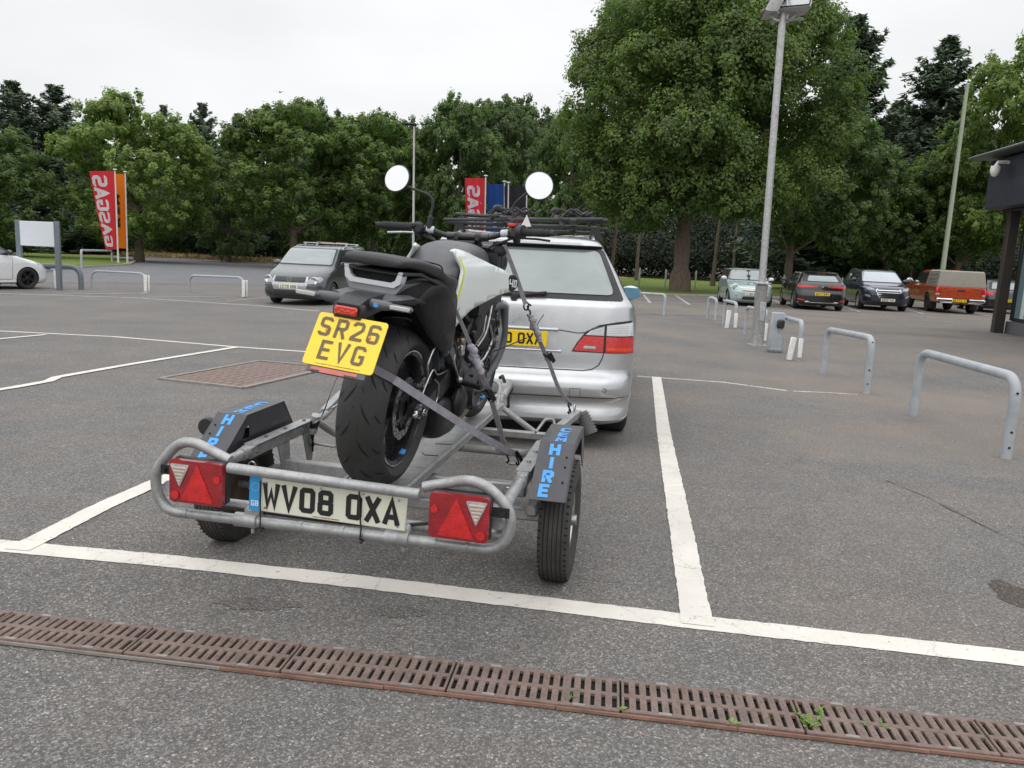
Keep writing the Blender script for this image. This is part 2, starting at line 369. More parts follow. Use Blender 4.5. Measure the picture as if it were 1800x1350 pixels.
# ================================================================ THE GROUND
def grid_sheet(xs, ys, dz, mat, name, label=None, cat='ground', kind='structure', fz=zg):
    vs = [(x, y, fz(x, y)+dz) for y in ys for x in xs]; n = len(xs)
    fs = [(j*n+i, j*n+i+1, (j+1)*n+i+1, (j+1)*n+i) for j in range(len(ys)-1) for i in range(n-1)]
    mb = MB().add(vs, fs); o = mb.build(name, mat, fix=False); return setp(o, label, cat, None, kind)
xs = [-900, -300, -120, -60]+[i*1.0 for i in range(-30, 31)]+[60, 120, 300, 900]
ys = [-300, -60, -10]+[i*.5 for i in range(0, 60)]+[i for i in range(30, 60, 3)]+[80, 150, 400, 1200]
grid_sheet(xs, ys, 0, M_ASPH, 'car_park_ground', 'grey worn asphalt of the car park', 'asphalt')
M_ROAD = asphalt('road_asphalt', (1.62, 1.66, 1.78), .12, 140)
def sheet(poly, dz, mat, name, label, cat, sub=1.2, kind='structure'):
    """polygon draped on the sloping ground"""
    xs_ = [p[0] for p in poly]; ys_ = [p[1] for p in poly]; ins = []
    x = min(xs_)
    def inside(x, y):
        c = False; n = len(poly)
        for i in range(n):
            a, b = poly[i], poly[(i+1) % n]
            if (a[1] > y) != (b[1] > y) and x < (b[0]-a[0])*(y-a[1])/(b[1]-a[1])+a[0]: c = not c
        return c
    while x < max(xs_):
        y = min(ys_)
        while y < max(ys_):
            if inside(x, y): ins.append((x, y))
            y += sub
        x += sub
    V = [Vector(p[:2]) for p in poly]; n = len(V)
    ov, oe, of, *_ = delaunay_2d_cdt(V+[Vector(p) for p in ins], [(i, (i+1) % n) for i in range(n)], [], 1, 1e-5)
    mb = MB().add([(v.x, v.y, zg(v.x, v.y)+dz) for v in ov], of, smooth=True)
    return setp(mb.build(name, mat, fix=False), label, cat, None, kind)
def G2(px, py): p = gp(px, py); return (p.x, p.y)
# road beyond the railings on the left, footways and grass
P = G2
M_GRASS = NT('mown_grass'); a = M_GRASS.noise(3, 6, .7); b = M_GRASS.noise(60, 3, .7)
M_GRASS.set(col=M_GRASS.mix(1, M_GRASS.ramp(a, [(.3, (.10, .16, .028)), (.7, (.18, .23, .05))]), M_GRASS.ramp(b, [(.3, .65), (.7, 1.3)]), 'MULTIPLY'), rough=.9, spec=.2); M_GRASS.bump(b, .03, .8); M_GRASS = M_GRASS.m
M_DRY = NT('dry_grass_ground'); a = M_DRY.noise(2, 6, .7); b = M_DRY.noise(40, 3, .7)
M_DRY.set(col=M_DRY.mix(1, M_DRY.ramp(a, [(.3, (.20, .15, .07)), (.7, (.36, .27, .14))]), M_DRY.ramp(b, [(.3, .6), (.7, 1.3)]), 'MULTIPLY'), rough=.95, spec=.1); M_DRY.bump(b, .04, .8); M_DRY = M_DRY.m
M_SOIL = simple('woodland_soil', (.035, .03, .018), .95, var=.4, sc=2)
M_KERB = simple('concrete_kerb', (.34, .31, .28), .8, var=.2, sc=4)
sheet([(-60, 26), P(40, 497), P(140, 497), P(470, 500), P(620, 494), (14, 60), (12, 90), (-30, 90), (-75, 90)], .004, M_ROAD, 'road', 'grey road behind the railings', 'road', 4)
sheet([(-90, 40), P(60, 480), P(140, 470), P(225, 466), P(237, 459), P(190, 452), P(100, 449), (-90, 80)], .10, M_GRASS, 'grass_verge', 'mown green grass verge behind the sign', 'grass', 4)
mbk = MB(); kp = [gp(*q) for q in ((60, 481), (140, 471), (225, 467), (239, 459.5), (200, 452))]
mbk.tube([p+Vector((0, 0, .03)) for p in fillet(kp, 3)], 1, 4, flat=(.09, .10, (0, 0, 1)), smooth=False)
setp(mbk.build('verge_kerb', M_KERB), 'low kerb round the grass verge', 'kerb', None, 'structure')
sheet([(-95, 84), P(60, 449.5), P(190, 452.5), P(240, 450), P(330, 455), P(455, 462), P(620, 467), P(820, 478), (10, 68), (14, 120), (-95, 140)], .09, M_DRY, 'dry_grass_bank', 'dry straw coloured grass bank under the trees', 'grass', 5)
mbk = MB(); kp = [gp(*q) for q in ((240, 451.5), (330, 456.5), (455, 463.5), (620, 469), (820, 480))]
mbk.tube([p+Vector((0, 0, .04)) for p in fillet(kp, 3)], 1, 4, flat=(.08, .10, (0, 0, 1)), smooth=False)
setp(mbk.build('road_kerb', M_KERB), 'kerb along the far side of the road', 'kerb', None, 'structure')
sheet([P(1085, 516), P(1260, 520), P(1420, 524), P(1560, 530), P(1900, 544), (100, 80), (100, 100), (2, 100), (4, 48)], .06, M_GRASS, 'grass_strip', 'mown grass strip behind the parked cars', 'grass', 4)
mbk = MB(); kp = [gp(*q) for q in ((1085, 517), (1260, 521), (1420, 525), (1560, 531), (1900, 545))]
mbk.tube([p+Vector((0, 0, .02)) for p in kp], 1, 4, flat=(.07, .09, (0, 0, 1)), smooth=False)
setp(mbk.build('bay_kerb', M_KERB), 'kerb at the head of the far parking bays', 'kerb', None, 'structure')
sheet([(-120, 118), (-10, 92), (3, 80), (60, 78), (120, 80), (140, 180), (-160, 180)], .12, M_SOIL, 'woodland_floor', 'dark earth floor of the wood', 'woodland floor', 12)
M_DUST = asphalt('dusty_asphalt', (1.78, 1.66, 1.56), .35, 110)
sheet([P(1120, 528), P(1240, 536), P(1500, 549), P(1740, 560), P(1740, 584), P(1560, 575), P(1400, 566), P(1250, 556), P(1120, 552)], .004, M_DUST, 'access_lane', 'pale dusty lane in front of the far bays', 'asphalt', 1.5)
# ---- painted lines
rl = random.Random(5)
def line(name, pts, w, mat=M_LINE, label=None, dz=.0025, jag=.003, world=False):
    """painted stripe with ragged edges following the ground"""
    Q = [Vector(p) if world else gp(*p) for p in pts]; mb = MB(); vs = []
    step = .03 if w > .06 else .12; acc = []
    for i in range(len(Q)-1):
        n = max(1, int((Q[i+1]-Q[i]).length/step)); n = min(n, 400)
        for k in range(n): acc.append(Q[i].lerp(Q[i+1], k/n))
    acc.append(Q[-1])
    for i, p in enumerate(acc):
        t = (acc[min(i+1, len(acc)-1)]-acc[max(i-1, 0)]); t.z = 0; t.normalize(); nn = Vector((-t.y, t.x, 0))
        for s_ in (1, -1):
            q = p+nn*s_*(w/2+rl.uniform(-jag, jag)); vs.append((q.x, q.y, zg(q.x, q.y)+dz))
    fs = [(2*i, 2*i+1, 2*i+3, 2*i+2) for i in range(len(acc)-1)]
    mb.add(vs, fs, 0, False); o = mb.build(name, mat, fix=False)
    return setp(o, label or 'white painted parking line', 'road marking', None, 'structure')
def ln(a, b, **k):
    A, B = gp(*a), gp(*b); return A, B
A, B = gp(-60, 954), gp(1840, 1163); line('front_line', [A+(A-B)*.5, A, gp(300, 987), gp(640, 1024), gp(1240, 1096), B, B+(B-A)*.6], .112, label='thick white line across the bays', world=True)
line('bay_line', [gp(1226, 1100), gp(1190, 890), gp(1154, 663)], .112, dz=.0045, label='white bay line to the right of the trailer', world=True)
line('bay_line', [gp(30, 968), gp(170, 896), gp(310, 834)], .105, dz=.0045, label='white bay line left of the trailer', world=True)
line('bay_line', [(1120, 661.5), (1270, 672), (1383, 687)], .075, M_LINEW, 'thin white line across behind the bay'); line('bay_line', [(1395, 688), (1450, 690), (1507, 694)], .06, M_LINEW, 'broken worn white line by the railing', jag=.014)
line('bay_line', [(-40, 580), (200, 592), (413, 610), (560, 620)], .085, label='white line across the left bays', dz=.004)
line('bay_line', [(-40, 600), (80, 589)], .085, dz=.008, label='white bay line at the left edge')
line('bay_line', [(-40, 692), (30, 681), (85, 671), (100, 664), (230, 641), (415, 611)], .095, dz=.008, label='kinked white bay line left of the access cover')
line('bay_line', [(-30, 515), (230, 523), (450, 537), (560, 547)], .10, M_LINEW, 'worn white line in front of the grey people carrier')
line('bay_line', [(90, 518), (250, 515.5), (262, 513.5)], .09, M_LINEW, 'worn line by the left railing', dz=.008); line('bay_line', [(250, 523), (420, 521), (436, 519.5)], .09, M_LINEW, 'worn line by the second railing', dz=.008)
line('bay_line', [(400, 530), (470, 523)], .09, M_YLINE, 'worn ochre line beside the people carrier', dz=.008)
for k, (a, b) in enumerate((((370, 468), (392, 468.4)), ((405, 469), (437, 469.6)), ((300, 465), (330, 466)))): line('road_dash', [a, b], .22, M_LINEW, 'white dash on the road behind', dz=.008)
line('bay_line', [(1118, 531), (1250, 534.5), (1400, 543), (1560, 550), (1760, 559)], .10, M_LINEW, 'white line along the open end of the far bays', dz=.01)
for a, b in (((1262, 520), (1283, 537)), ((1350, 524), (1394, 543)), ((1452, 529), (1512, 549)), ((1560, 534), (1625, 553)), ((1650, 537), (1742, 557)), ((1185, 518), (1212, 536)), ((1130, 517), (1143, 533))):
    line('bay_line', [a, b], .10, M_LINEW, 'white line between the far bays', dz=.012)
line('bay_line', [(1768, 593), (1830, 597)], .08, M_LINEW, 'white line at the foot of the glazed front')
# ---- drainage channel with cast iron gratings
M_IRON = NT('rusty_cast_iron'); a = M_IRON.noise(14, 6, .7); b = M_IRON.noise(90, 3, .7)
M_IRON.set(col=M_IRON.mix(1, M_IRON.ramp(a, [(.25, (.105, .078, .068)), (.55, (.185, .132, .112)), (.8, (.215, .172, .155))]), M_IRON.ramp(b, [(.3, .8), (.7, 1.2)]), 'MULTIPLY'), metal=.0, rough=.8); M_IRON.bump(b, .002, .6); M_IRON = M_IRON.m
M_RIM = simple('channel_rim', (.24, .215, .195), .75, var=.25, sc=9); M_HOLE = simple('slot_shade_sheet', (.012, .011, .010), .95)
M_RUST = simple('rust_edge', (.23, .125, .09), .85, var=.35, sc=12)
DA = gp(0, 1105); DB = gp(1800, 1312); DD = (DB-DA); DD.z = 0; DD.normalize(); DNv = Vector((-DD.y, DD.x, 0)); DW = .172
def dchan(t, s_, z): return DA+DD*t+DNv*s_+Vector((0, 0, z-DA.z))
dr = thing('drain_channel', 'long slotted drain channel across the foreground', 'drain', dchan(1.5, 0, 0)); dr.location = (0, 0, 0)
mb = MB(); mb.add([dchan(-2.2, -DW/2, .004), dchan(5.4, -DW/2, .004), dchan(5.4, DW/2, .004), dchan(-2.2, DW/2, .004)], [(0, 1, 2, 3)], 0, False); mb.build('slot_shade_sheet', M_HOLE, dr, False)  # near-black sheet just above the ground, painting the shaded depth below the slots
for s_, nm in ((1, 'rim'), (-1, 'rim')):
    mb = MB(); rr_ = random.Random(3)
    t = -2.2
    while t < 5.4:
        o_ = rr_.uniform(-.0015, .0015); w_ = .006
        a0, a1 = dchan(t, s_*(DW/2+w_/2)+o_, .008), dchan(t+.498, s_*(DW/2+w_/2)+o_, .008)
        mb.box((a0+a1)/2, (.498, w_, .009), RZ(math.atan2(DD.y, DD.x)), mi=(0 if (s_ > 0 or t < .35) else 1)); t += .5
    mb.build(nm, [M_RIM, M_RUST], dr)
def grate_mesh():
    mb = MB(); L = .494; w = DW/2-.002; H_ = .013; n = 16; pitch = L/n
    def bar(x0, x1, y0, y1, h=H_, z0=.0): mb.box(((x0+x1)/2, (y0+y1)/2, z0+h/2), (x1-x0, y1-y0, h), bev=.0018)
    bar(0, L, -w, -w+.014); bar(0, L, w-.014, w); bar(0, L, -.0085, .0085, H_-.0006)
    for k in range(n+1):
        x = k*pitch; hw = .0098 if 0 < k < n else .006; x0, x1 = max(0, x-hw), min(L, x+hw)
        if k in (0, 5, 11, n): x0, x1 = max(0, x-hw*1.25), min(L, x+hw*1.25)
        bar(x0, x1, -w+.012, -.007, H_-.0012); bar(x0, x1, .007, w-.012, H_-.0012)
        for y in (-.05, .05):
            if 0 < k < n: mb.ell((x, y, H_-.001), (.0035, .012, .0018), 6, 4)
    for y in (-w+.006, w-.006): mb.box((.12, y, H_), (.035, .011, .003), mi=1); mb.box((.38, y, H_), (.035, .011, .003), mi=1)
    return mb.mesh('drain_grate', [M_IRON, M_RIM])
gm = grate_mesh(); rg = random.Random(8)
GS = ['leftmost', 'second from the left', 'third from the left', 'fourth from the left', 'fifth from the left', 'sixth from the left', 'seventh from the left', 'rightmost']
# joints seen in the photo sit at x = 470 and x = 1090
tj = (gp(1090, 1228)-DA).dot(DD); gi = 0
for k in range(-5, 5):
    t = tj+k*.5
    if t+.5 < -.02 or t > 3.35: continue
    o = bpy.data.objects.new('drain_grate', gm); COL.objects.link(o)
    ang = math.atan2(DD.y, DD.x)+rg.uniform(-.002, .002); o.rotation_euler = (0, rg.uniform(-.002, .002), ang); o.location = dchan(t+.003, rg.uniform(-.001, .001), .006)
    setp(o, 'rusty cast iron grating, %s in the drain channel' % GS[min(gi, 7)], 'grating', 'gratings of the drain channel'); gi += 1
# weeds in the slots
M_WEED = NT('weed_leaf'); a = M_WEED.noise(30, 3); M_WEED.set(col=M_WEED.ramp(a, [(.3, (.10, .20, .03)), (.7, (.26, .38, .07))]), rough=.55); M_WEED = M_WEED.m
def weed(px, py, n, size, label, broad=False, seed=1):
    r = random.Random(seed); p = gp(px, py); mb = MB()
    for k in range(n):
        a = r.uniform(0, 2*PI); l = size*r.uniform(.5, 1); tip = Vector((math.cos(a)*l, math.sin(a)*l*.8, l*r.uniform(.25, .8))); w = l*(.32 if broad else .12); sd_ = Vector((-math.sin(a), math.cos(a), 0))*w
        o_ = Vector((r.uniform(-1, 1), r.uniform(-1, 1), 0))*size*.35
        pts = [o_, o_+tip*.5+sd_+Vector((0, 0, .2*l)), o_+tip, o_+tip*.5-sd_+Vector((0, 0, .2*l)), o_+tip*.5+Vector((0, 0, .14*l))]
        mb.add(pts, [(0, 1, 4), (1, 2, 4), (2, 3, 4), (3, 0, 4)], 0, True)
        if not broad:
            for j in range(4):
                q = o_+tip*(j+1)/5+Vector((0, 0, .16*l)); mb.ell(q, (w*.9, w*.9, w*.5), 5, 4)
    o = mb.build('weed', M_WEED, fix=False); o.location = p+Vector((0, 0, .014)); return setp(o, label, 'weed', 'weeds in the drain channel')
weed(1090, 1256, 5, .022, 'small broad-leaved weed in the joint of two gratings', True, 2)
weed(1000, 1238, 6, .018, 'tiny weed left of the broad-leaved one', False, 3)
weed(1287, 1281, 6, .020, 'flat pale weed at the near edge of the grating', True, 4)
weed(1350, 1272, 3, .018, 'withered weed between the flat weed and the tall tuft', False, 5)
weed(1398, 1262, 7, .024, 'green sprig at the far side just left of the tall tuft', False, 6)
weed(1422, 1284, 16, .040, 'tallest leafy green weed tuft in the drain', False, 7)
weed(1441, 1264, 9, .028, 'green sprig just right of the tall tuft', False, 8)
weed(1520, 1283, 5, .018, 'thin weed near the right end of the drain', False, 9)
weed(1556, 1288, 6, .022, 'rightmost yellowish weed in the drain', False, 10)
# ---- recessed access cover with block paving infill
M_PAV = NT('red_block_infill'); br = M_PAV.n('ShaderNodeTexBrick'); br.inputs['Scale'].default_value = 14; br.inputs['Color1'].default_value = (.25, .17, .145, 1); br.inputs['Color2'].default_value = (.17, .12, .105, 1); br.inputs['Mortar'].default_value = (.10, .085, .075, 1); br.inputs['Mortar Size'].default_value = .03
M_PAV.l(M_PAV.tc.outputs['Object'], br.inputs[0]); M_PAV.set(col=M_PAV.mix(.5, br.outputs[0], M_PAV.ramp(M_PAV.noise(20), [(.3, (.15, .12, .11)), (.7, (.28, .20, .175))])), rough=.85); M_PAV = M_PAV.m
q4 = [gp(296, 665), gp(441, 681), gp(592, 646), gp(425, 640)]
ac = thing('access_cover', 'rectangular access cover with red patterned infill in the asphalt', 'manhole cover')
c4 = sum(q4, Vector())/4; e1 = (q4[1]-q4[0]); e2 = (q4[2]-q4[1])
q4 = [c4-e1/2-e2/2, c4+e1/2-e2/2, c4+e1/2+e2/2, c4-e1/2+e2/2]; q4 = [Vector((p.x, p.y, zg(p.x, p.y)+.006)) for p in q4]
mb = MB(); inn = [c4+(p-c4)*.93 for p in q4]
for i in range(2):
    for p in inn: p.z = zg(p.x, p.y)+.006
mb.add(inn, [(0, 1, 2, 3)], 0, False)
for i in range(9):
    for j in range(9):
        a = inn[0].lerp(inn[1], (i+.5)/9); b = inn[3].lerp(inn[2], (i+.5)/9); p = a.lerp(b, (j+.5)/9)
        u = (inn[1]-inn[0])/9*.42; w_ = (inn[3]-inn[0])/9*.42; h = Vector((0, 0, .006))
        mb.add([p-u-w_, p+u-w_, p+u+w_, p-u+w_, p-u*.9-w_*.9+h, p+u*.9-w_*.9+h, p+u*.9+w_*.9+h, p-u*.9+w_*.9+h], [(4, 5, 6, 7), (0, 1, 5, 4), (1, 2, 6, 5), (2, 3, 7, 6), (3, 0, 4, 7)], 0, False)
mb.build('cover_infill', M_PAV, ac)
mb = MB()
for i in range(4): mb.tube([q4[i]+Vector((0, 0, .002)), q4[(i+1) % 4]+Vector((0, 0, .002))], 1, 4, flat=(.012, .03, (0, 0, 1)), smooth=False)
mb.build('cover_frame', M_RIM, ac)
# dark patch of spilt soil at the right edge
M_STAIN = asphalt('damp_asphalt', (.98, .80, .68), .0)
def blob(px, py, rx, ry, seed, name, label, mat):
    c = gp(px, py); r = random.Random(seed); pts = []
    for k in range(28):
        a = 2*PI*k/28; f = r.uniform(.75, 1.1); pts.append((c.x+math.cos(a)*rx*f, c.y+math.sin(a)*ry*f))
    return sheet(pts, .0016, mat, name, label, 'stain', .2)
blob(1790, 1047, .10, .15, 4, 'soil_stain', 'dark damp stain at the right edge of the asphalt', M_STAIN)
M_OLD = asphalt('old_oil_stain', (1.28, 1.20, 1.14), .1)
for px, py, rx, ry, sd_ in ((450, 1062, .16, .05, 5), (700, 1075, .10, .05, 6), (900, 890, .35, .12, 7)): blob(px, py, rx, ry, sd_, 'oil_stain', 'faint old oil stain on the asphalt', M_OLD)
M_SEAM = asphalt('tarmac_joint', (1.15, 1.04, .96), 0)
line('tarmac_joint', [(1560, 845), (1650, 884), (1720, 920), (1830, 975)], .013, M_SEAM, 'dark crack running across the asphalt at the right', jag=.012)
line('tarmac_joint', [(1120, 556), (1260, 570), (1420, 590), (1560, 585), (1800, 600)], .05, M_SEAM, 'dark joint in the asphalt before the far lane', jag=.02)
# small loose stones on the surface
rs = random.Random(21); mb = MB()
for k in range(900):
    x = rs.uniform(-6, 7); y = 1.2+rs.random()**1.6*14; s_ = rs.uniform(.0025, .0065)
    mb.ell((x, y, zg(x, y)+s_*.4), (s_, s_*rs.uniform(.6, 1), s_*.6), 5, 4)
setp(mb.build('loose_grit', simple('pale_grit', (.42, .39, .35), .8, var=.3, sc=60)), 'loose pale grit scattered on the asphalt', 'grit', None, 'stuff')
# ================================================================ TREES
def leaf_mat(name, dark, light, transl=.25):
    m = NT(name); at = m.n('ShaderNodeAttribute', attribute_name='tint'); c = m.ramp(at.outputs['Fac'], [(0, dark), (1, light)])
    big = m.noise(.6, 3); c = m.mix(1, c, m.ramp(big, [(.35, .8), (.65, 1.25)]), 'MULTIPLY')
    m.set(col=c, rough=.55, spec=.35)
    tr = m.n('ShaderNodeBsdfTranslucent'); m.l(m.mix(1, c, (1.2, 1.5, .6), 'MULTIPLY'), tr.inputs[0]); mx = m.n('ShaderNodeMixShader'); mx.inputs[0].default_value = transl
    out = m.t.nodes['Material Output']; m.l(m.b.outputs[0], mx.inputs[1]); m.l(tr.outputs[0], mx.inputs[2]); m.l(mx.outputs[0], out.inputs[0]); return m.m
LM_SYC = leaf_mat('sycamore_leaves', (.060, .108, .030), (.185, .25, .065), .36); LM_LIME = leaf_mat('pale_green_leaves', (.095, .155, .042), (.26, .33, .095), .38)
LM_DEEP = leaf_mat('deep_green_leaves', (.056, .100, .034), (.155, .22, .068), .34); LM_CON = leaf_mat('conifer_needles', (.042, .066, .042), (.098, .138, .086), .15); LM_SHADE = leaf_mat('shade_darkened_ivy_leaves', (.007, .013, .006), (.024, .038, .014), .05)  # LM_SHADE: the deep shade under the canopy is put into the leaf colour
LM_BACK = leaf_mat('background_leaves', (.056, .094, .038), (.14, .195, .072), .3)
M_BARK = NT('bark'); a = M_BARK.noise(6, 6, .7, scale=(3, 3, .6)); M_BARK.set(col=M_BARK.ramp(a, [(.3, (.075, .055, .042)), (.7, (.21, .165, .13))]), rough=.9); M_BARK.bump(a, .04, .8); M_BARK = M_BARK.m
def quads_mesh(name, C, Nn, S, tint, mat, asp=1.0, rng=None):
    """one bent leaf spray (two triangles) per centre"""
    n = len(C); rng = rng or np.random.default_rng(1)
    R = rng.normal(size=(n, 3)); U = np.cross(Nn, R); U /= np.linalg.norm(U, axis=1)[:, None]+1e-9; V = np.cross(Nn, U)
    s = S[:, None]; a = C-U*s; b = C+V*s*.62*asp-Nn*s*.22; c = C+U*s; d = C-V*s*.62*asp-Nn*s*.22
    vs = np.stack([a, b, c, d], 1).reshape(-1, 3)
    me = bpy.data.meshes.new(name); me.vertices.add(4*n); me.vertices.foreach_set('co', vs.astype(np.float32).ravel())
    i = np.arange(n)*4; tri = np.stack([i, i+1, i+2, i, i+2, i+3], 1).ravel(); me.loops.add(6*n); me.loops.foreach_set('vertex_index', tri.astype(np.int32))
    me.polygons.add(2*n); me.polygons.foreach_set('loop_start', (np.arange(2*n)*3).astype(np.int32)); me.polygons.foreach_set('loop_total', np.full(2*n, 3, np.int32))
    at = me.attributes.new('tint', 'FLOAT', 'FACE'); at.data.foreach_set('value', np.repeat(tint, 2).astype(np.float32))
    me.materials.append(mat); me.update(); me.validate(); return me
def crown_broad(name, w, h, seed, n, mat, leaf=.3, top=1.0, puffs=90, gaps=.12):
    """crown of leafy clumps hung on an outline: origin at the crown's base centre"""
    g = np.random.default_rng(seed); C = []; Nn = []; T = []; S = []
    P_ = []
    while len(P_) < puffs:
        a = g.uniform(0, 2*PI); t = g.uniform(.0, 1) if g.random() < .8 else g.uniform(.6, 1)
        prof = (math.sin(PI*min(1, (t*.92+.10)))**.55) if t < .5 else max(.05, (1-((t-.5)/.5)**2.2))**.5
        rad = prof*w/2*(g.uniform(.78, .95) if g.random() < .8 else g.uniform(.1, .7))
        rad *= 1+.05*math.sin(3*a+seed)+.03*math.sin(5*a+2*seed)
        P_.append((rad*math.cos(a), rad*math.sin(a), t*h*top*(1+.04*math.sin(2*a+seed)), g.uniform(.13, .20)*w*.62, g.random()))
    # every lobe carries leafy clumps (the ends of its boughs), and every clump its sprays of leaves
    sub_n = max(5, int(n/puffs/55)); Pa = np.array(P_); mr_ = Pa[:, 3].mean()
    for (x, y, z, r, tn) in P_:
        ns = max(4, int(sub_n*(r/mr_)**2)); v = g.normal(size=(ns, 3)); v /= np.linalg.norm(v, axis=1)[:, None]; v[:, 2] = np.where(v[:, 2] < -.35, -v[:, 2]*.5, v[:, 2])
        sc_ = np.stack([x+v[:, 0]*r, y+v[:, 1]*r, z+v[:, 2]*r*.85], 1); m = 55
        for k in range(ns):
            rs_ = w*g.uniform(.020, .040); q = g.normal(size=(m, 3)); q /= np.linalg.norm(q, axis=1)[:, None]; q = q*.8+v[k]*.55; q[:, 2] += .12
            rr = rs_*g.uniform(.55, 1.25, m)[:, None]; c = sc_[k]+q*rr; nn = q*.75+v[k]*.35+np.array([0, 0, .32])+g.normal(size=(m, 3))*.42; nn /= np.linalg.norm(nn, axis=1)[:, None]
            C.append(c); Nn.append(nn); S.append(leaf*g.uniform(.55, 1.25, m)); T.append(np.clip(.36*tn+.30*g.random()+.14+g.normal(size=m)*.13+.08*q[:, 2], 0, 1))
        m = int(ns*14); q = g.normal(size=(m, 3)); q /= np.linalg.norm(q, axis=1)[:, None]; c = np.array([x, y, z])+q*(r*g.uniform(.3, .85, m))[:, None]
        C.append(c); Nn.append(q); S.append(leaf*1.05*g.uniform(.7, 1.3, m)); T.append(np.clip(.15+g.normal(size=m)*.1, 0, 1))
    C = np.concatenate(C); Nn = np.concatenate(Nn); S = np.concatenate(S); T = np.concatenate(T)
    k = g.random(len(C)) > gaps; return quads_mesh(name, C[k], Nn[k], S[k], T[k], mat, rng=g)
def crown_conifer(name, w, h, seed, mat, tiers=26, leaf=.34, droop=.3, tuft=7):
    g = np.random.default_rng(seed); C = []; Nn = []; S = []; T = []
    for k in range(tiers):
        t = (k+g.uniform(0, .6))/tiers; R_ = w/2*(1-t)**.70*(g.uniform(.62, 1.25))+.10; nb = int(7+10*(1-t))
        for j in range(nb):
            a = 2*PI*(j+g.random()*.8)/nb; L = R_*g.uniform(.55, 1.12); m = max(5, int(L*tuft))
            tt = np.linspace(.12, 1, m); z = t*h-droop*L*tt+L*.55*tt**2.2
            for q in range(8):
                sdv = g.normal(size=m)*(.10+.16*(1-tt))*L*.8; x = np.cos(a)*L*tt-np.sin(a)*sdv; y = np.sin(a)*L*tt+np.cos(a)*sdv
                C.append(np.stack([x, y, z-np.abs(sdv)*.35+g.normal(size=m)*.07], 1)); nn = np.stack([np.full(m, np.cos(a)*.35), np.full(m, np.sin(a)*.35), np.full(m, .9)], 1)+g.normal(size=(m, 3))*.35
                Nn.append(nn/np.linalg.norm(nn, axis=1)[:, None]); S.append(leaf*g.uniform(.6, 1.2, m)); T.append(np.clip(.35+.4*tt+g.normal(size=m)*.2, 0, 1))
    return quads_mesh(name, np.concatenate(C), np.concatenate(Nn), np.concatenate(S), np.concatenate(T), mat, .55, g)
def trunk_mesh(name, h, r, seed, crown_h=6, crown_w=6, limbs=9, conifer=False):
    g = random.Random(seed); mb = MB(); pts = []; rs_ = []
    for k in range(9):
        t = k/8; pts.append((math.sin(t*5+seed)*r*.5*t, math.cos(t*4+seed)*r*.5*t, -.3+t*(h+.3+(crown_h*.75)))); rs_.append(r*(1.25 if k == 0 else 1)*(1-.72*t))
    mb.tube(spline(pts, 3), [rs_[min(8, int(i/3))]*(1+.05*math.sin(i*1.7)) for i in range(25)], 12)
    for k in range(0 if conifer else limbs):
        a = 2*PI*k/limbs+g.random(); z0 = h*.9+g.random()*crown_h*.25; L = crown_w*.34*g.uniform(.6, 1)
        p = [Vector((0, 0, z0)), Vector((math.cos(a)*L*.35, math.sin(a)*L*.35, z0+L*.3)), Vector((math.cos(a)*L*.75, math.sin(a)*L*.75, z0+L*.6)), Vector((math.cos(a)*L, math.sin(a)*L, z0+L*.8))]
        sp_ = spline(p, 4); mb.tube(sp_, [r*.42*(1-.85*i/(len(sp_)-1)) for i in range(len(sp_))], 7)
    return mb.mesh(name, M_BARK)
CR = {}
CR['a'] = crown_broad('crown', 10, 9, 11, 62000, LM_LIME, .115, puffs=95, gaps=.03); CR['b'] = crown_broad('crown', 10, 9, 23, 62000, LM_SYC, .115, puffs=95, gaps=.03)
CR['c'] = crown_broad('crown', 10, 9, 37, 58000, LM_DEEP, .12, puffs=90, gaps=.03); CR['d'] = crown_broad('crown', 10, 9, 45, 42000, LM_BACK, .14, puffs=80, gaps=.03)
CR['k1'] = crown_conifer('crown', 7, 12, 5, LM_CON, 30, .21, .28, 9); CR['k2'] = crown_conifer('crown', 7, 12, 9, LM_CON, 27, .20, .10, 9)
TK = {k: trunk_mesh('trunk', 2.4, .22, i+3, 9, 10, conifer=k.startswith('k')) for i, k in enumerate(CR)}
def tree(kind, pxl, pxr, top, crownb, Y, label, grp, base=None, name='broadleaf_tree', tw=1., seed=0, depth=1.):
    """crown between two picture columns at distance Y, the trunk down to the ground"""
    xc = (pxl+pxr)/2; L = atY(pxl, (top+crownb)/2, Y); R_ = atY(pxr, (top+crownb)/2, Y); w = (R_-L).length; X = (L.x+R_.x)/2
    zt = atY(xc, top, Y).z; zb = atY(xc, crownb, Y).z; z0 = zg(X, Y); h = zt-zb
    if base is not None: X0 = atY(base, (top+crownb)/2, Y).x
    else: X0 = X
    t = thing(name, label, 'tree', (X0, Y, z0), group=grp); ang = seed*1.3
    con = kind.startswith('k'); bw, bh = (7, 12) if con else (10, 9)
    hh = (h/1.0) if con else h/1.07
    c = bpy.data.objects.new('crown', CR[kind]); COL.objects.link(c); c.parent = t; c.location = (X-X0, 0, zb-z0); c.scale = (w/bw*.97, w/bw*depth, hh/bh); 
    c.rotation_euler = (0, 0, 0)
    tm = TK[kind]; k = bpy.data.objects.new('trunk', tm); COL.objects.link(k); k.parent = t; zz = (zt-z0)*.86/(2.4+6.75); k.scale = (tw, tw, zz)
    return t
GB = 'broadleaf trees beyond the road'; GC = 'conifers rising behind the wood'; GR_ = 'trees behind the right-hand parked cars'
tree('c', -150, 92, 228, 440, 52, 'dark broadleaf tree at the far left edge behind the blank sign', GB, seed=1)
tree('a', 112, 372, 182, 416, 58, 'round-headed pale green tree behind the red and orange banners', GB, 240, tw=1.4, seed=2)
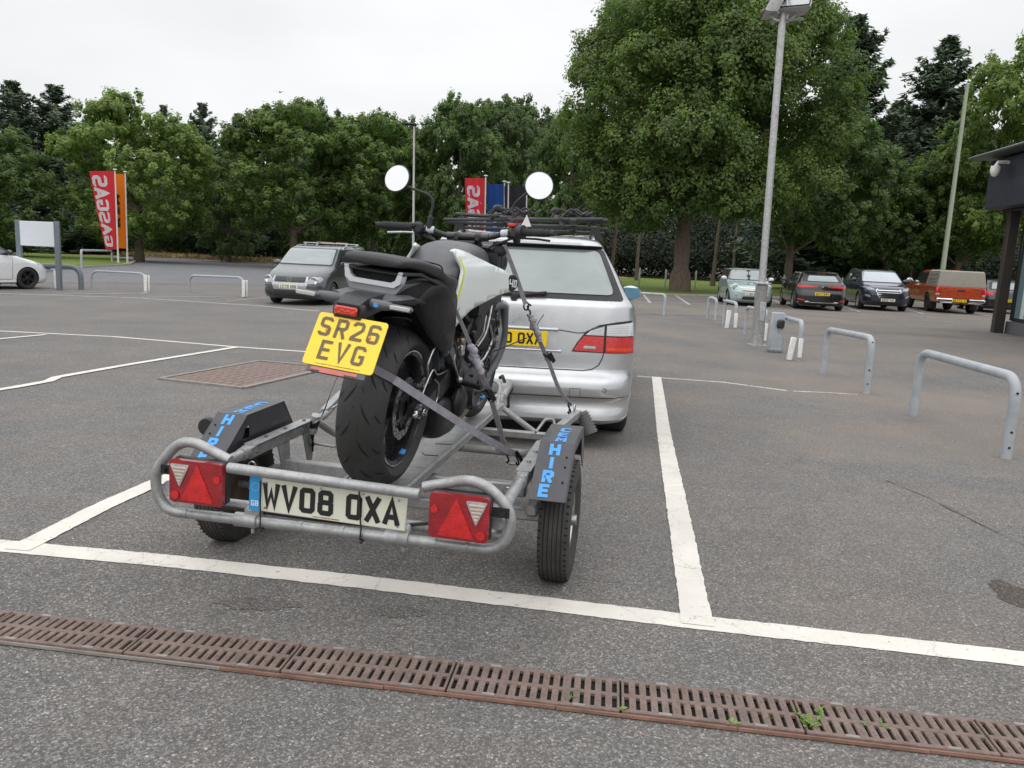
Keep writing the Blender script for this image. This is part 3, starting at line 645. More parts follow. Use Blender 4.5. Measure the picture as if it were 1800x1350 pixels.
tree('b', 392, 655, 190, 408, 60, 'bright green spreading tree above the grey people carrier', GB, 517, tw=1.4, seed=3)
tree('b', 545, 770, 208, 432, 66, 'green tree left of the slim lamp post', GB, seed=4)
tree('c', 715, 900, 182, 432, 66, 'leafy tree between the slim lamp post and the banners', GB, seed=5)
tree('d', 800, 960, 185, 434, 72, 'dark tree behind the group of three banners', GB, seed=6)
tree('c', 925, 1080, 200, 470, 56, 'dull green tree left of the giant sycamore', GB, seed=7)
tree('k1', -90, 150, 138, 460, 70, 'tall spiky conifer nearest the left edge', GC, name='conifer_tree'); tree('k2', -10, 215, 146, 460, 73, 'second tall dark conifer from the left', GC, name='conifer_tree')
tree('k1', 90, 230, 200, 460, 78, 'lower conifer left of the round-headed tree', GC, name='conifer_tree'); tree('k2', 235, 345, 182, 420, 84, 'thin wispy conifer top right of the round-headed tree', GC, name='conifer_tree')
tree('k2', 285, 430, 178, 440, 80, 'left of the paired conifers between two round trees', GC, name='conifer_tree'); tree('k1', 350, 490, 196, 440, 82, 'right of the paired conifers between two round trees', GC, name='conifer_tree')
tree('d', 470, 640, 184, 420, 84, 'thin-topped tree behind the bright green spreading tree', GB); tree('d', 820, 1010, 178, 440, 84, 'hazy tree behind the banners and the silver car', GB)
tree('d', 330, 470, 255, 446, 70, 'dark bushy tree behind the gap left of the people carrier', GB); tree('d', 640, 790, 215, 446, 76, 'tree behind the slim lamp post', GB)
# the giant sycamore: its own crown
big = crown_broad('crown', 17, 14.5, 77, 300000, LM_SYC, .115, puffs=170, gaps=.03)
Yb = 41.5; bt = gp(1187, 512)
tb = thing('sycamore_tree', 'giant sycamore with a pale brown trunk behind the silver car', 'tree', (bt.x, Yb, zg(bt.x, Yb)))
L = atY(975, 230, Yb); R_ = atY(1485, 230, Yb); wv = (R_-L).length; zt = atY(1240, -38, Yb).z; zb = atY(1240, 395, Yb).z
c = bpy.data.objects.new('crown', big); COL.objects.link(c); c.parent = tb; c.location = ((L.x+R_.x)/2-bt.x, 0, zb-tb.location.z); c.scale = (wv/17*.885, wv/17*.8, (zt-zb)/15.3)
o = bpy.data.objects.new('trunk', trunk_mesh('trunk', 3.9, .46, 4, 12, 15, 14)); COL.objects.link(o); o.parent = tb
mb = MB(); mb.lathe([(0, .02), (.03, .09), (.06, .10), (.07, .12)], (.05, -.44, 1.25), 'y', 12); mb.build('knot', M_BARK, o)
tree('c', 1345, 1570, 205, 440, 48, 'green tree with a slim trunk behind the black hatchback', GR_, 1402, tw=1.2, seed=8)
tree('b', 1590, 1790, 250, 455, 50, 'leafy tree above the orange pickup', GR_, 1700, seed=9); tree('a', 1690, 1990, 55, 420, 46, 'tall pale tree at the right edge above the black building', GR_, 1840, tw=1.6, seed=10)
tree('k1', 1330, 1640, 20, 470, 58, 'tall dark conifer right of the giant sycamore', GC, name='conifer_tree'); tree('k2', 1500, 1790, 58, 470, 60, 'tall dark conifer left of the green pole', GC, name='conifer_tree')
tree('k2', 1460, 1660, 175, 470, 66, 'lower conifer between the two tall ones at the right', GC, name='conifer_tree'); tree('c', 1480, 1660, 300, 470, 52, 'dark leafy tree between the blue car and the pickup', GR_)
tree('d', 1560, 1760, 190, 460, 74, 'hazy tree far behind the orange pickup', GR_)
# understorey and the dark depth of the wood
def wood(name, x0, x1, y0, y1, zt, n, seed, mat, leaf, label):
    g = np.random.default_rng(seed); cx = g.uniform(x0, x1, 260); cy = g.uniform(y0, y1, 260); ch = g.uniform(.3, 1, 260)*zt; cr_ = g.uniform(1.2, 3.2, 260)
    k = g.integers(0, 260, n); v = g.normal(size=(n, 3)); v /= np.linalg.norm(v, axis=1)[:, None]; f = g.uniform(.7, 1.05, n)
    C = np.stack([cx[k]+v[:, 0]*cr_[k]*f, cy[k]+v[:, 1]*cr_[k]*f, ch[k]*g.random(n)**.4+v[:, 2]*cr_[k]*.45*f], 1); C[:, 2] = np.maximum(C[:, 2], -.15)
    Nn = v+np.array([0, -.25, .5])+g.normal(size=(n, 3))*.4; Nn /= np.linalg.norm(Nn, axis=1)[:, None]
    me = quads_mesh(name, C, Nn, leaf*g.uniform(.6, 1.3, n), np.clip(.4+g.normal(size=n)*.25, 0, 1), mat, rng=g); o = bpy.data.objects.new(name, me); COL.objects.link(o)
    return setp(o, label, 'wood', None, 'stuff')
wood('undergrowth', -95, 8, 84, 92, 4.6, 100000, 3, LM_DEEP, .15, 'dark leafy undergrowth along the dry bank')
wood('background_wood', -110, 16, 92, 112, 12.5, 70000, 5, LM_BACK, .45, 'mass of dark trees far behind the road')
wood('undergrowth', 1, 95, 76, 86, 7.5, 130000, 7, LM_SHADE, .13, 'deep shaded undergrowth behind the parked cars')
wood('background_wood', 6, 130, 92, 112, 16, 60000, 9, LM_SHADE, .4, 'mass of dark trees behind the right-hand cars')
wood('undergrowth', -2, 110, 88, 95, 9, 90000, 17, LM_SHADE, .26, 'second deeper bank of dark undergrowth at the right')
# slim trunks standing in the shade
rt = random.Random(6); tks = trunk_mesh('trunk', 5, .16, 12, 4, 2, 0)
for i, (px, Y) in enumerate(((1075, 60), (1120, 64), (1255, 57), (1290, 63), (1466, 58), (1530, 60), (1600, 58))):
    p = atY(px, 470, Y); o = bpy.data.objects.new('tree_trunk', tks); COL.objects.link(o); o.location = (p.x, Y, -.1); o.rotation_euler = (0, rt.uniform(-.05, .05), i); o.scale = (1, 1, rt.uniform(.9, 1.2))
    setp(o, ['bare trunk just right of the silver car roof', 'bare trunk in the shade left of the sycamore trunk', 'slim trunk left of the mint car', 'slim trunk behind the mint car', 'slim trunk behind the black hatchback', 'slim trunk behind the dark blue car', 'slim trunk left of the pickup cab'][i], 'tree', 'slim trunks in the shade of the wood')
# tall dry grass
g = np.random.default_rng(4); n = 9000; bx_ = g.uniform(-62, 6, n); by_ = 71+g.uniform(0, 11, n)+np.maximum(0, -(bx_+25))*.13
C = np.stack([bx_, by_, g.uniform(0, .28, n)-.12], 1); Nn = np.stack([g.normal(size=n), g.normal(size=n)-1, g.normal(size=n)*.2], 1); Nn /= np.linalg.norm(Nn, axis=1)[:, None]
mdry = leaf_mat('dry_grass_stalk', (.20, .14, .06), (.42, .31, .16), .2); me = quads_mesh('dry_grass', C, Nn, g.uniform(.12, .3, n), g.random(n), mdry, .5, g); o = bpy.data.objects.new('dry_grass', me); COL.objects.link(o); setp(o, 'tall dry straw coloured grass under the trees', 'grass', None, 'stuff')
# ================================================================ STREET FURNITURE
def hoop(legs, tops, r, label, grp, mat=M_POST, rad=.16, seg=10, guards=None, name='hoop_barrier'):
    """tubular hoop: two foot points (picture), rail height from the picture"""
    a, b = gp(*legs[0]), gp(*legs[1]); t = thing(name, label, 'barrier', (a+b)/2, 0, grp); c = (a+b)/2
    za = atY(*tops[0], a.y).z; zb = atY(*tops[1], b.y).z
    A, B = a-c, b-c; pts = fillet([A-Vector((0, 0, .05)), Vector((A.x, A.y, za-c.z)), Vector((B.x, B.y, zb-c.z)), B-Vector((0, 0, .05))], rad, 6)
    mb = MB(); mb.tube(pts, r, seg); mb.build('rail', mat, t)
    return t, A, B, za-c.z, zb-c.z
def bolts(t, P, zs, r, off=(0, -1, 0)):
    mb = MB(); o = Vector(off).normalized()
    for z in zs: q = Vector((P.x, P.y, z))+o*r*.9; mb.cyl(q, q+o*.008, r*.22, seg=8)
    mb.build('bolt_hole', M_GRV, t)
GH = 'grey hoop barriers on the right of the car park'
t, A, B, za, zb = hoop(((1605, 731), (1768, 806)), ((1614, 618), (1778, 664)), .039, 'nearest and largest grey hoop barrier at the right', GH, rad=.17, seg=16); bolts(t, B, (.10, .22, .52), .042, (-.3, -1, 0))
t, A, B, za, zb = hoop(((1447, 656), (1522, 692)), ((1453, 579), (1528, 594)), .039, 'second nearest grey hoop barrier, behind the largest', GH, rad=.15, seg=14); bolts(t, B, (.12, .28, .6), .042, (-.3, -1, 0))
t, A, B, za, zb = hoop(((1366, 612), (1403, 634)), ((1372, 556), (1408, 566)), .038, 'hoop barrier attached to the grey pedestal', GH, rad=.13, seg=12)
mb = MB(); mb.box((B.x-.01, B.y-.06, .20), (.07, .02, .30), bev=.008); mb.box((B.x-.13, B.y-.02, .18), (.09, .03, .36), RY(.12), bev=.01); mb.build('reflector_plate', M_WPL, t)
for i, (legs, tops, lab) in enumerate(((((1309, 588), (1342, 600)), ((1312, 540), (1342, 546)), 'hoop barrier half hidden behind the thick lamp post'), (((1271, 572), (1291, 577)), ((1273, 528), (1294, 533)), 'hoop barrier with broken white reflector plates left of the lamp post'),
                        (((1243, 561), (1257, 563)), ((1243, 522), (1259, 526)), 'farthest hoop barrier in the row left of the lamp post'), (((1100, 545), (1167, 555)), ((1100, 514), (1168, 518)), 'low hoop barrier just right of the silver car'))):
    t, A, B, za, zb = hoop(legs, tops, .038, lab, GH, rad=.12)
    if i in (1, 0): mb = MB(); mb.box((B.x, B.y-.05, .18), (.08, .02, .34), bev=.01); mb.box((B.x-.17, B.y, .2), (.10, .03, .42), RY(.06), bev=.01); mb.build('reflector_plate', M_WPL, t)
GL_ = 'grey hoop barriers along the left edge of the car park'
for legs, tops, lab in ((((161, 507), (258, 513)), ((163, 476), (260, 481)), 'hoop barrier in front of the red banner'), (((333, 514), (430, 523)), ((333, 484), (432, 488)), 'hoop barrier left of the grey people carrier'), (((20, 500), (101, 508)), ((20, 464), (103, 474)), 'hoop barrier right behind the white hatchback')):
    t, A, B, za, zb = hoop(legs, tops, .032, lab, GL_, rad=.3)
    mb = MB(); mb.box((B.x-.01, B.y-.05, .26), (.10, .03, .50), bev=.01); mb.box((B.x+.07, B.y, .26), (.05, .03, .5), bev=.01); mb.build('reflector_plate', M_WPL, t)
hoop(((40, 505), (143, 509)), ((40, 466), (141, 469)), .075, 'thick slate-coloured pipe barrier below the blank sign', None, M_POSTD, .45, 12, name='pipe_barrier')
hoop(((144, 473), (197, 463)), ((145, 440), (197, 441)), .055, 'tall thin frame barrier left of the banner poles', None, M_POST, .2, name='height_barrier')
# pedestal
p = gp(1361, 619); t = thing('service_pedestal', 'grey metal pedestal with a dark socket box beside the lamp post', 'pedestal', p, math.radians(-8)); h = atY(1364, 549, p.y).z-p.z
mb = MB(); mb.box((0, 0, h/2), (.21, .15, h), bev=.012); mb.build('cabinet', M_POST, t)
mb = MB(); mb.box((0, 0, .025), (.23, .17, .05), bev=.01); mb.build('plinth', M_POSTD, t)
mb = MB(); mb.box((.04, -.10, h*.72), (.12, .07, .15), bev=.025); mb.build('socket_box', M_BLK, t)
mb = MB(); mb.box((0, -.078, h*.42), (.15, .004, h*.5)); mb.tube([(.03, -.12, h*.62), (.03, -.10, h*.55), (.01, -.08, h*.5)], .008, 6); mb.build('front_panel', M_POST, t)
# lamp posts and poles
def post(name, base, top, r0, r1, mat, label, grp=None, cat='lamp post', Y=None, split=None):
    b = gp(*base) if Y is None else None
    if Y is not None: q = atY(*base, Y); b = Vector((q.x, Y, zg(q.x, Y)))
    T = atY(*top, b.y); t = thing(name, label, cat, b, group=grp); T = T-b; mb = MB()
    if split: m = T*split; mb.tube([(0, 0, -.1), m*.97, m*.985, m, T], [r0, r0*.96, r0*1.06, r1*1.1, r1], 14)
    else: mb.tube([(0, 0, -.1), T*.5, T], [r0, (r0+r1)/2, r1], 12)
    mb.build('post', mat, t); return t, T
GLp = 'lamp posts'
t, T = post('lamp_post', (1331, 607), (1377, 12), .112, .058, M_GALVL, 'tall galvanised lamp post with floodlights in front of the sycamore', GLp, split=.19)
mb = MB(); mb.box(T*.19+Vector((0, 0, .02)), (.26, .24, .035), bev=.01); mb.box((0, 0, .0), (.30, .30, .03)); mb.build('collar', M_GALVL, t)
mb = MB(); mb.box((0, -.113, .62), (.10, .012, .34), bev=.006); mb.build('access_door', M_GALVL, t)
def flood(parent, c, rz, rx, s_=1.):
    f = bpy.data.objects.new('floodlight', None); COL.objects.link(f); f.parent = parent; f.location = c; f.rotation_euler = (rx, 0, rz)
    mb = MB(); w, d, h = .52*s_, .20*s_, .40*s_
    prof = [(-w/2, 0, -h/2), (w/2, 0, -h/2), (w/2, 0, h/2), (-w/2, 0, h/2)]; bk = [(-w*.36, d, -h*.30), (w*.36, d, -h*.30), (w*.36, d, h*.34), (-w*.36, d, h*.34)]
    mb.loft([[Vector(p) for p in prof], [Vector(p)+Vector((0, .05*s_, 0)) for p in prof], [Vector(p) for p in bk]], smooth=False)
    for k in range(5): mb.box((0, d+.015, (-.24+.12*k)*s_), (w*.6, .05, .01))
    b_ = mb.build('housing', M_GALVL, f)
    mb = MB()
    for a, b in (((-1, -1), (1, -1)), ((1, -1), (1, 1)), ((1, 1), (-1, 1)), ((-1, 1), (-1, -1))): mb.tube([(a[0]*w*.46, -.006, a[1]*h*.45), (b[0]*w*.46, -.006, b[1]*h*.45)], .012*s_, 6)
    mb.build('bezel', M_BLKM, f); mb = MB(); mb.box((0, -.002, 0), (w*.88, .004, h*.86)); mb.build('lens', M_LENSC, f)
    return f
flood(t, T+Vector((.16, -.12, .10)), math.radians(-25), math.radians(-35)); flood(t, T+Vector((-.24, .02, .06)), math.radians(-100), math.radians(-25))
mb = MB(); mb.tube([T+Vector((-.34, 0, -.06)), T+Vector((-.1, 0, -.22)), T+Vector((.1, 0, -.24)), T+Vector((.30, -.05, -.05))], .022, 6); mb.box(T+Vector((.07, 0, -.14)), (.05, .06, .16)); mb.build('bracket', M_GALVL, t)
t, T = post('lamp_post', (727, 452), (728, 222), .085, .055, simple('pale_lamp_paint', (.52, .52, .48), .5), 'slim pale lamp post rising behind the motorcycle mirrors', GLp, Y=50)
mb = MB(); mb.box(T+Vector((-.22, 0, .12)), (.80, .35, .16), RY(.05), bev=.07); mb.build('lamp_head', M_BLKM, t)
post('flag_pole', (1655, 490), (1701, 148), .14, .085, simple('pale_green_pole', (.33, .37, .28), .5), 'tall bare pale green pole behind the orange pickup', None, 'pole', Y=42)
# slim white marker posts in the grass
GM = 'white marker posts on the grass behind the parked cars'
mk = MB(); mk.tube([(0, 0, -.1), (0, 0, 1.0), (0, 0, 1.12)], [.055, .055, .03], 8); mkm = mk.mesh('marker_post', simple('weathered_white_post', (.48, .47, .42), .7, var=.2))
for px, pb, lab in ((1075, 486, 'white marker post beside the silver car roof'), (1124, 488, 'white marker post left of the sycamore trunk'), (1170, 490, 'white marker post close to the left of the sycamore trunk'), (1223, 491, 'white marker post right of the sycamore trunk'), (1275, 493, 'white marker post at the rear of the mint car'), (1378, 493, 'white marker post between the mint and black cars'), (1480, 497, 'white marker post left of the dark blue car'), (1738, 505, 'white marker post by the black building')):
    q = gp(px, pb); q = Vector((q.x/q.y*47, 47, zg(q.x, 47)+.05)); o = bpy.data.objects.new('marker_post', mkm); COL.objects.link(o); o.location = q; setp(o, lab, 'marker post', GM)
# blank sign on two posts
a, b = gp(40, 506), gp(105, 510); b = Vector((b.x, b.y, b.z)); a = Vector((atY(32, 400, b.y+.3).x, b.y+.3, b.z))
t = thing('blank_sign', 'blank white sign board on two slate posts behind the white hatchback', 'sign', (a+b)/2); c = (a+b)/2; zt = atY(98, 389, b.y).z-c.z; zb = atY(98, 436, b.y).z-c.z
for q in (a-c, b-c): mb = MB(); mb.box((q.x, q.y, zt/2), (.14, .10, zt), bev=.01); mb.build('post', M_POSTD, t)
mb = MB(); wv = (b-a).length-.14; mb.box((0, 0, (zt+zb)/2), (wv, .06, zt-zb-.05), RZ(math.atan2(b.y-a.y, b.x-a.x)), bev=.01); mb.build('panel', simple('blank_white_panel', (.62, .66, .70), .35, var=.03), t)
# banner flags
def flag_mat(name, col):
    m = NT(name); f = m.noise(3, 4, scale=(1, 1, .3)); m.set(col=m.ramp(f, [(.3, tuple(c*.88 for c in col)), (.7, tuple(min(1, c*1.1) for c in col))]), rough=.7, spec=.2)
    tr = m.n('ShaderNodeBsdfTranslucent'); tr.inputs[0].default_value = (*col, 1); mx = m.n('ShaderNodeMixShader'); mx.inputs[0].default_value = .35; o = m.t.nodes['Material Output']; m.l(m.b.outputs[0], mx.inputs[1]); m.l(tr.outputs[0], mx.inputs[2]); m.l(mx.outputs[0], o.inputs[0]); return m.m
M_FR, M_FO, M_FB, M_FK = flag_mat('red_banner_cloth', (.62, .035, .05)), flag_mat('orange_banner_cloth', (.80, .20, .012)), flag_mat('blue_banner_cloth', (.02, .07, .26)), flag_mat('black_banner_cloth', (.035, .032, .04))
M_FW = flag_mat('white_print', (.72, .72, .78)); M_FD = flag_mat('dark_print', (.03, .03, .04)); M_FRP = flag_mat('red_print', (.55, .03, .03)); M_POLEW = simple('white_flagpole', (.62, .61, .58), .4)
def banner(base, ptop, Y, fw, ftop, fbot, mat, label, grp, print_=None, taper=.0, curve=.25, angle=0, seed=0):
    """pole at base/top (picture), cloth fw metres wide hanging to its left (seen from behind), between two picture rows"""
    q = atY(*base, Y); b = Vector((q.x, Y, zg(q.x, Y))); T = atY(*ptop, Y)-b; t = thing('banner_flag', label, 'banner', b, group=grp)
    mb = MB(); mb.tube([(0, 0, -.1), T], [.05, .04], 10); mb.ell(T+Vector((0, 0, .03)), (.13, .13, .05), 10, 6); mb.tube([(0, 0, .0), (0, 0, .7)], .062, 8); mb.build('pole', M_POLEW, t)
    zt = atY(base[0], ftop, Y).z-b.z; zb = atY(base[0], fbot, Y).z-b.z; ax = T/T.z
    def S_(u, v, off=0.):            # u 0..1 from pole outwards, v 0..1 from top down
        z = zt+(zb-zt)*v; w = fw*(1-taper*v**1.15); X = ax.x*z-.06-u*w*math.cos(angle); Y_ = -u*w*math.sin(angle)+.07*math.sin(u*5+v*4+seed)*u+curve*.2*math.sin(v*7+seed)*u+.03*math.sin(u*16+v*2)
        return Vector((X, Y_-off, z-.06*u*(1-v)*fw))
    mb = MB(); n, m = 14, 30; mb.add([S_(i/n, j/m) for j in range(m+1) for i in range(n+1)], [(j*(n+1)+i, j*(n+1)+i+1, (j+1)*(n+1)+i+1, (j+1)*(n+1)+i) for j in range(m) for i in range(n)]); cl = mb.build('cloth', mat, t, False)
    if print_:
        s_, u0, uw, v0, v1, pm, st, wk = print_; mb = MB(); N_ = len(s_); z = 0
        for i, ch in enumerate(s_):      # letters lying on their side, seen from the back of the cloth
            va = v0+(v1-v0)*i/N_; dv = (v1-v0)/N_*.88
            for poly in GL[ch]:
                fine = []
                for a_, b_ in zip(poly[:-1], poly[1:]): fine += [(a_[0]+(b_[0]-a_[0])*k_/4, a_[1]+(b_[1]-a_[1])*k_/4) for k_ in range(4)]
                for q2 in ribbon2(fine+[poly[-1]], st):
                    z += 1
                    # letter x runs down the cloth, letter y runs away from the pole side
                    co = []
                    for p in q2:
                        lx = p.x/50; ly = p.y/79; co.append(S_(u0+uw*(1-ly), va+dv*(1-lx), .03+.002*(z % 5)))
                    mb.add(co, [(0, 1, 2, 3)], 0, False)
        mb.build('lettering', pm, cl, False)
    return t, cl, S_
GF = 'upright banner flags at the road side'; Yf = 48
banner((208, 462), (202, 299), Yf, 1.42, 301, 439, M_FR, 'red banner flag with white sideways lettering beside the orange one', GF, ('SAGSAG', .30, .62, .06, .98, M_FW, 17, 1), taper=.55, angle=.15, seed=1)
banner((224, 459), (220, 303), Yf+1.5, .78, 306, 437, M_FO, 'orange banner flag with dark lettering beside the red one', GF, ('MTK', .40, .42, .28, .72, M_FD, 22, 1), angle=.3, seed=2)
banner((852, 455), (854, 310), 46, 1.15, 313, 452, M_FR, 'red banner flag with white sideways lettering above the silver car', GF, ('SAGSAG', .25, .65, .10, 1.0, M_FW, 17, 1), taper=.25, angle=.12, seed=4)
banner((888, 458), (887, 320), 47, 1.0, 324, 452, M_FB, 'blue banner flag with small white lettering above the silver car', GF, ('ANB', .42, .22, .30, .62, M_FW, 14, 1), angle=.2, taper=.08, seed=5)
t, cl, S_ = banner((927, 460), (926, 321), 47, 1.30, 327, 452, M_FK, 'black banner flag with a red letter mark, partly behind the right mirror', GF, None, angle=.2, taper=.08, seed=7)
mb = MB()
for q in (((.30, .38), (.36, .36), (.62, .72), (.44, .70)), ((.30, .38), (.24, .42), (.20, .66), (.28, .70))): mb.add([S_(a, b, .014) for a, b in q], [(0, 1, 2, 3)], 0, False)
mb.add([S_(a, b, .016) for a, b in ((.24, .58), (.24, .63), (.5, .66), (.48, .60))], [(0, 1, 2, 3)], 0, False); mb.build('letter_mark', M_FRP, cl, False)
t, T = post('flag_pole', (893, 458), (894, 322), .045, .04, M_POLEW, 'white flag pole between the blue and black banners', None, 'pole', Y=46.6); mb = MB(); mb.ell(T+Vector((0, 0, .03)), (.13, .13, .05), 10, 6); mb.build('cap', M_POLEW, t)
# a distant bird against the cloud
o = MB(); o.ell((0, 0, 0), (.10, .3, .09), 8, 6); o.add([(0, .1, 0), (.45, .05, .12), (.85, -.1, .0), (.4, -.12, .1), (0, -.12, 0)], [(0, 1, 3, 4), (1, 2, 3)]); o.add([(0, .1, 0), (-.45, .05, .12), (-.85, -.1, .0), (-.4, -.12, .1), (0, -.12, 0)], [(0, 1, 3, 4), (1, 2, 3)]); b_ = o.build('bird', simple('bird_grey', (.25, .25, .27), .8)); b_.location = atY(492, 162, 95); setp(b_, 'tiny bird gliding in the white sky', 'bird')
# ================================================================ THE DARK BUILDING AT THE RIGHT EDGE
M_CLAD = NT('dark_cladding'); br = M_CLAD.n('ShaderNodeTexBrick'); br.inputs['Scale'].default_value = 5.5; br.inputs['Mortar Size'].default_value = .015; br.inputs['Row Height'].default_value = .28; br.inputs['Brick Width'].default_value = 1.4
br.inputs['Color1'].default_value = (.018, .021, .032, 1); br.inputs['Color2'].default_value = (.024, .028, .042, 1); br.inputs['Mortar'].default_value = (.012, .013, .018, 1)
mpn = M_CLAD.n('ShaderNodeMapping'); mpn.inputs['Rotation'].default_value = (math.radians(90), 0, math.radians(90)); M_CLAD.l(M_CLAD.tc.outputs['Object'], mpn.inputs[0]); M_CLAD.l(mpn.outputs[0], br.inputs[0])
M_CLAD.set(col=M_CLAD.mix(1, br.outputs[0], M_CLAD.ramp(M_CLAD.noise(4, 5), [(.3, .8), (.7, 1.25)]), 'MULTIPLY'), rough=.6); M_CLAD.bump(br.outputs['Fac'], .01, -.6); M_CLAD = M_CLAD.m
M_SHOP = NT('shop_glass').set(col=(.16, .24, .25), rough=.04, spec=1., coat=1., coatr=0.).m
M_MULL = simple('dark_window_frame', (.020, .020, .022), .4); M_ROOF = simple('grey_roof_edge', (.10, .12, .12), .45, metal=.3); M_WALLIN = simple('black_render', (.03, .03, .032), .7)
hb = math.radians(7); C0 = atY(1742, 583, 20.6); C0.z = -.1
bld = thing('shop_building', 'black clad shop building with glazed front at the right edge', 'building', C0, -hb)   # local y runs away from the camera, x to the right
def bpart(name, boxes, mat, parent=None, bev=.01):
    mb = MB()
    for c, d in boxes: mb.box(c, d, bev=bev)
    return mb.build(name, mat, parent or bld)
zt1 = atY(1725, 274, 20.3).z-C0.z; zb1 = atY(1728, 363, 20.3).z-C0.z
bpart('fascia', [((6.7, -4.6, (zt1+zb1)/2), (14.2, 10.2, zt1-zb1))], M_CLAD, bev=.02); 
bpart('roof', [((6.6, -4.6, zt1+.09), (14.9, 10.9, .07))], M_ROOF, bev=.03)
bpart('soffit', [((6.8, -4.6, zb1-.03), (13.6, 9.8, .05))], M_WALLIN)
bpart('corner_pillar', [((.14, 0, zb1/2), (.24, .20, zb1))], simple('brown_black_pillar', (.035, .026, .022), .5)); bpart('pillar', [((.33, .22, zb1/2), (.12, .12, zb1))], M_WALLIN)
bpart('base_wall', [((6.5, -4.6, .16), (12.3, 9.3, .32))], simple('dark_plinth', (.10, .10, .11), .7))
bpart('rear_wall', [((6.9, .10, zb1/2), (12.2, .10, zb1-.1))], M_WALLIN)
for k in range(4):
    y0 = -.15-2.3*k; w_ = bpart('window', [((.40, y0, zb1/2+.1), (.09, .10, zb1-.5)), ((.40, y0-1.1, .38), (.08, 2.1, .09)), ((.40, y0-1.1, zb1-.14), (.08, 2.1, .10))], M_MULL)
    bpart('pane', [((.43, y0-1.12, zb1/2+.12), (.02, 2.18, zb1-.55))], M_SHOP, w_, .002)
bpart('interior_column', [((.405, -.62, zb1/2+.1), (.02, .20, zb1-.55))], simple('pale_glazing_strip', (.50, .56, .55), .3))
cc = thing('security_camera', 'white dome security camera under the roof of the black building', 'camera', C0); cc.rotation_euler = (0, 0, -hb); pc = Vector((-.36, -.02, zt1-.28))
mb = MB(); mb.tube([pc+Vector((.02, -.5, .12)), pc+Vector((-.10, -.5, .14)), pc+Vector((-.30, -.5, .12)), pc+Vector((-.34, -.5, .02))], .05, 8); mb.box(pc+Vector((.03, -.5, .02)), (.05, .22, .28), bev=.02); mb.build('bracket', M_WPL, cc)
mb = MB(); mb.lathe([(.05, .01), (.05, .11), (-.05, .12), (-.13, .10), (-.20, .06), (-.22, .005)], pc+Vector((-.34, -.5, -.02)), 'z', 14); mb.build('dome', M_WPL, cc)
# ================================================================ CARS: horizontal slices, everything else fitted on the body surface
class Shape:
    def __init__(s, rows, L, barrel=.03, bowr=.06, bowf=.10):
        s.L = L; s.rows = rows; s.bar = barrel; s.bowr = bowr; s.bowf = bowf; s.cache = {}
        s.z = [r[0] for r in rows]; s.c = [[r[i] for r in rows] for i in range(1, 6)]
    def at(s, z): return [cat1(s.z, c, z) for c in s.c]
    def half(s, z, dense=True):
        k = round(z, 4)
        if k in s.cache: return s.cache[k]
        yr, yf, w, rr, rf = s.at(z); pts = []; yf = s.L-yf
        n1, n2, n3, n4, n5 = (10, 10, 26, 10, 10)
        rr_ = min(rr, w*.95); rf_ = min(rf, w*.95); kr, kf = 1.0, 1.15; d = max(.02, yf-yr); ryr = min(rr_*kr, d*.48); ryf = min(rf_*kf, d*.48)
        x1 = w-rr_; x2 = w-rf_
        for i in range(n1): x = x1*i/n1; pts.append((x, yr+s.bowr*(x/max(w, .01))**2))
        b1 = s.bowr*(x1/max(w, .01))**2; b2 = s.bowf*(x2/max(w, .01))**2
        for i in range(n2): a = PI/2*i/n2; pts.append((x1+rr_*math.sin(a)**.9 if a > 0 else x1, yr+b1+ryr*(1-math.cos(a))))
        ya, yb = yr+b1+ryr, yf-b2-ryf
        for i in range(n3): pts.append((w, ya+(yb-ya)*i/n3))
        for i in range(n4): a = PI/2*(1-i/n4); pts.append((x2+rf_*math.sin(a)**.9, yf-b2-ryf*(1-math.cos(a))))
        for i in range(n5+1): x = x2*(1-i/n5); pts.append((x, yf-s.bowf*(x/max(w, .01))**2))
        ym = s.L*.48; out = [(x*(1-s.bar*abs((y-ym)/(s.L*.5))**2.2), y) for x, y in pts]
        s.cache[k] = out; return out
    def rear(s, x, z):
        h = s.half(z); ax = abs(x)
        for i in range(22):
            if h[i+1][0] >= ax >= h[i][0]: t = (ax-h[i][0])/max(1e-6, h[i+1][0]-h[i][0]); return Vector((x, h[i][1]*(1-t)+h[i+1][1]*t, z))
        return Vector((math.copysign(h[20][0], x), h[20][1], z))
    def front(s, x, z):
        h = s.half(z)[::-1]; ax = abs(x)
        for i in range(22):
            if h[i+1][0] >= ax >= h[i][0]: t = (ax-h[i][0])/max(1e-6, h[i+1][0]-h[i][0]); return Vector((x, h[i][1]*(1-t)+h[i+1][1]*t, z))
        return Vector((math.copysign(h[20][0], x), h[20][1], z))
    def side(s, y, z, sg=1):
        h = s.half(z)
        for i in range(len(h)-1):
            if h[i][1] <= y <= h[i+1][1] and h[i+1][1] > h[i][1]: t = (y-h[i][1])/(h[i+1][1]-h[i][1]); return Vector((sg*(h[i][0]*(1-t)+h[i+1][0]*t), y, z))
        return Vector((sg*(h[0][0] if y < h[0][1] else h[-1][0]), y, z))
def inpoly(p, P_):
    c = False; n = len(P_)
    for i in range(n):
        a, b = P_[i], P_[(i+1) % n]
        if (a[1] > p[1]) != (b[1] > p[1]) and p[0] < (b[0]-a[0])*(p[1]-a[1])/(b[1]-a[1])+a[0]: c = not c
    return c
def round2(poly, r, n=4): return [(p.x, p.y) for p in fillet([(a, b, 0) for a, b in poly], r, n, True)]
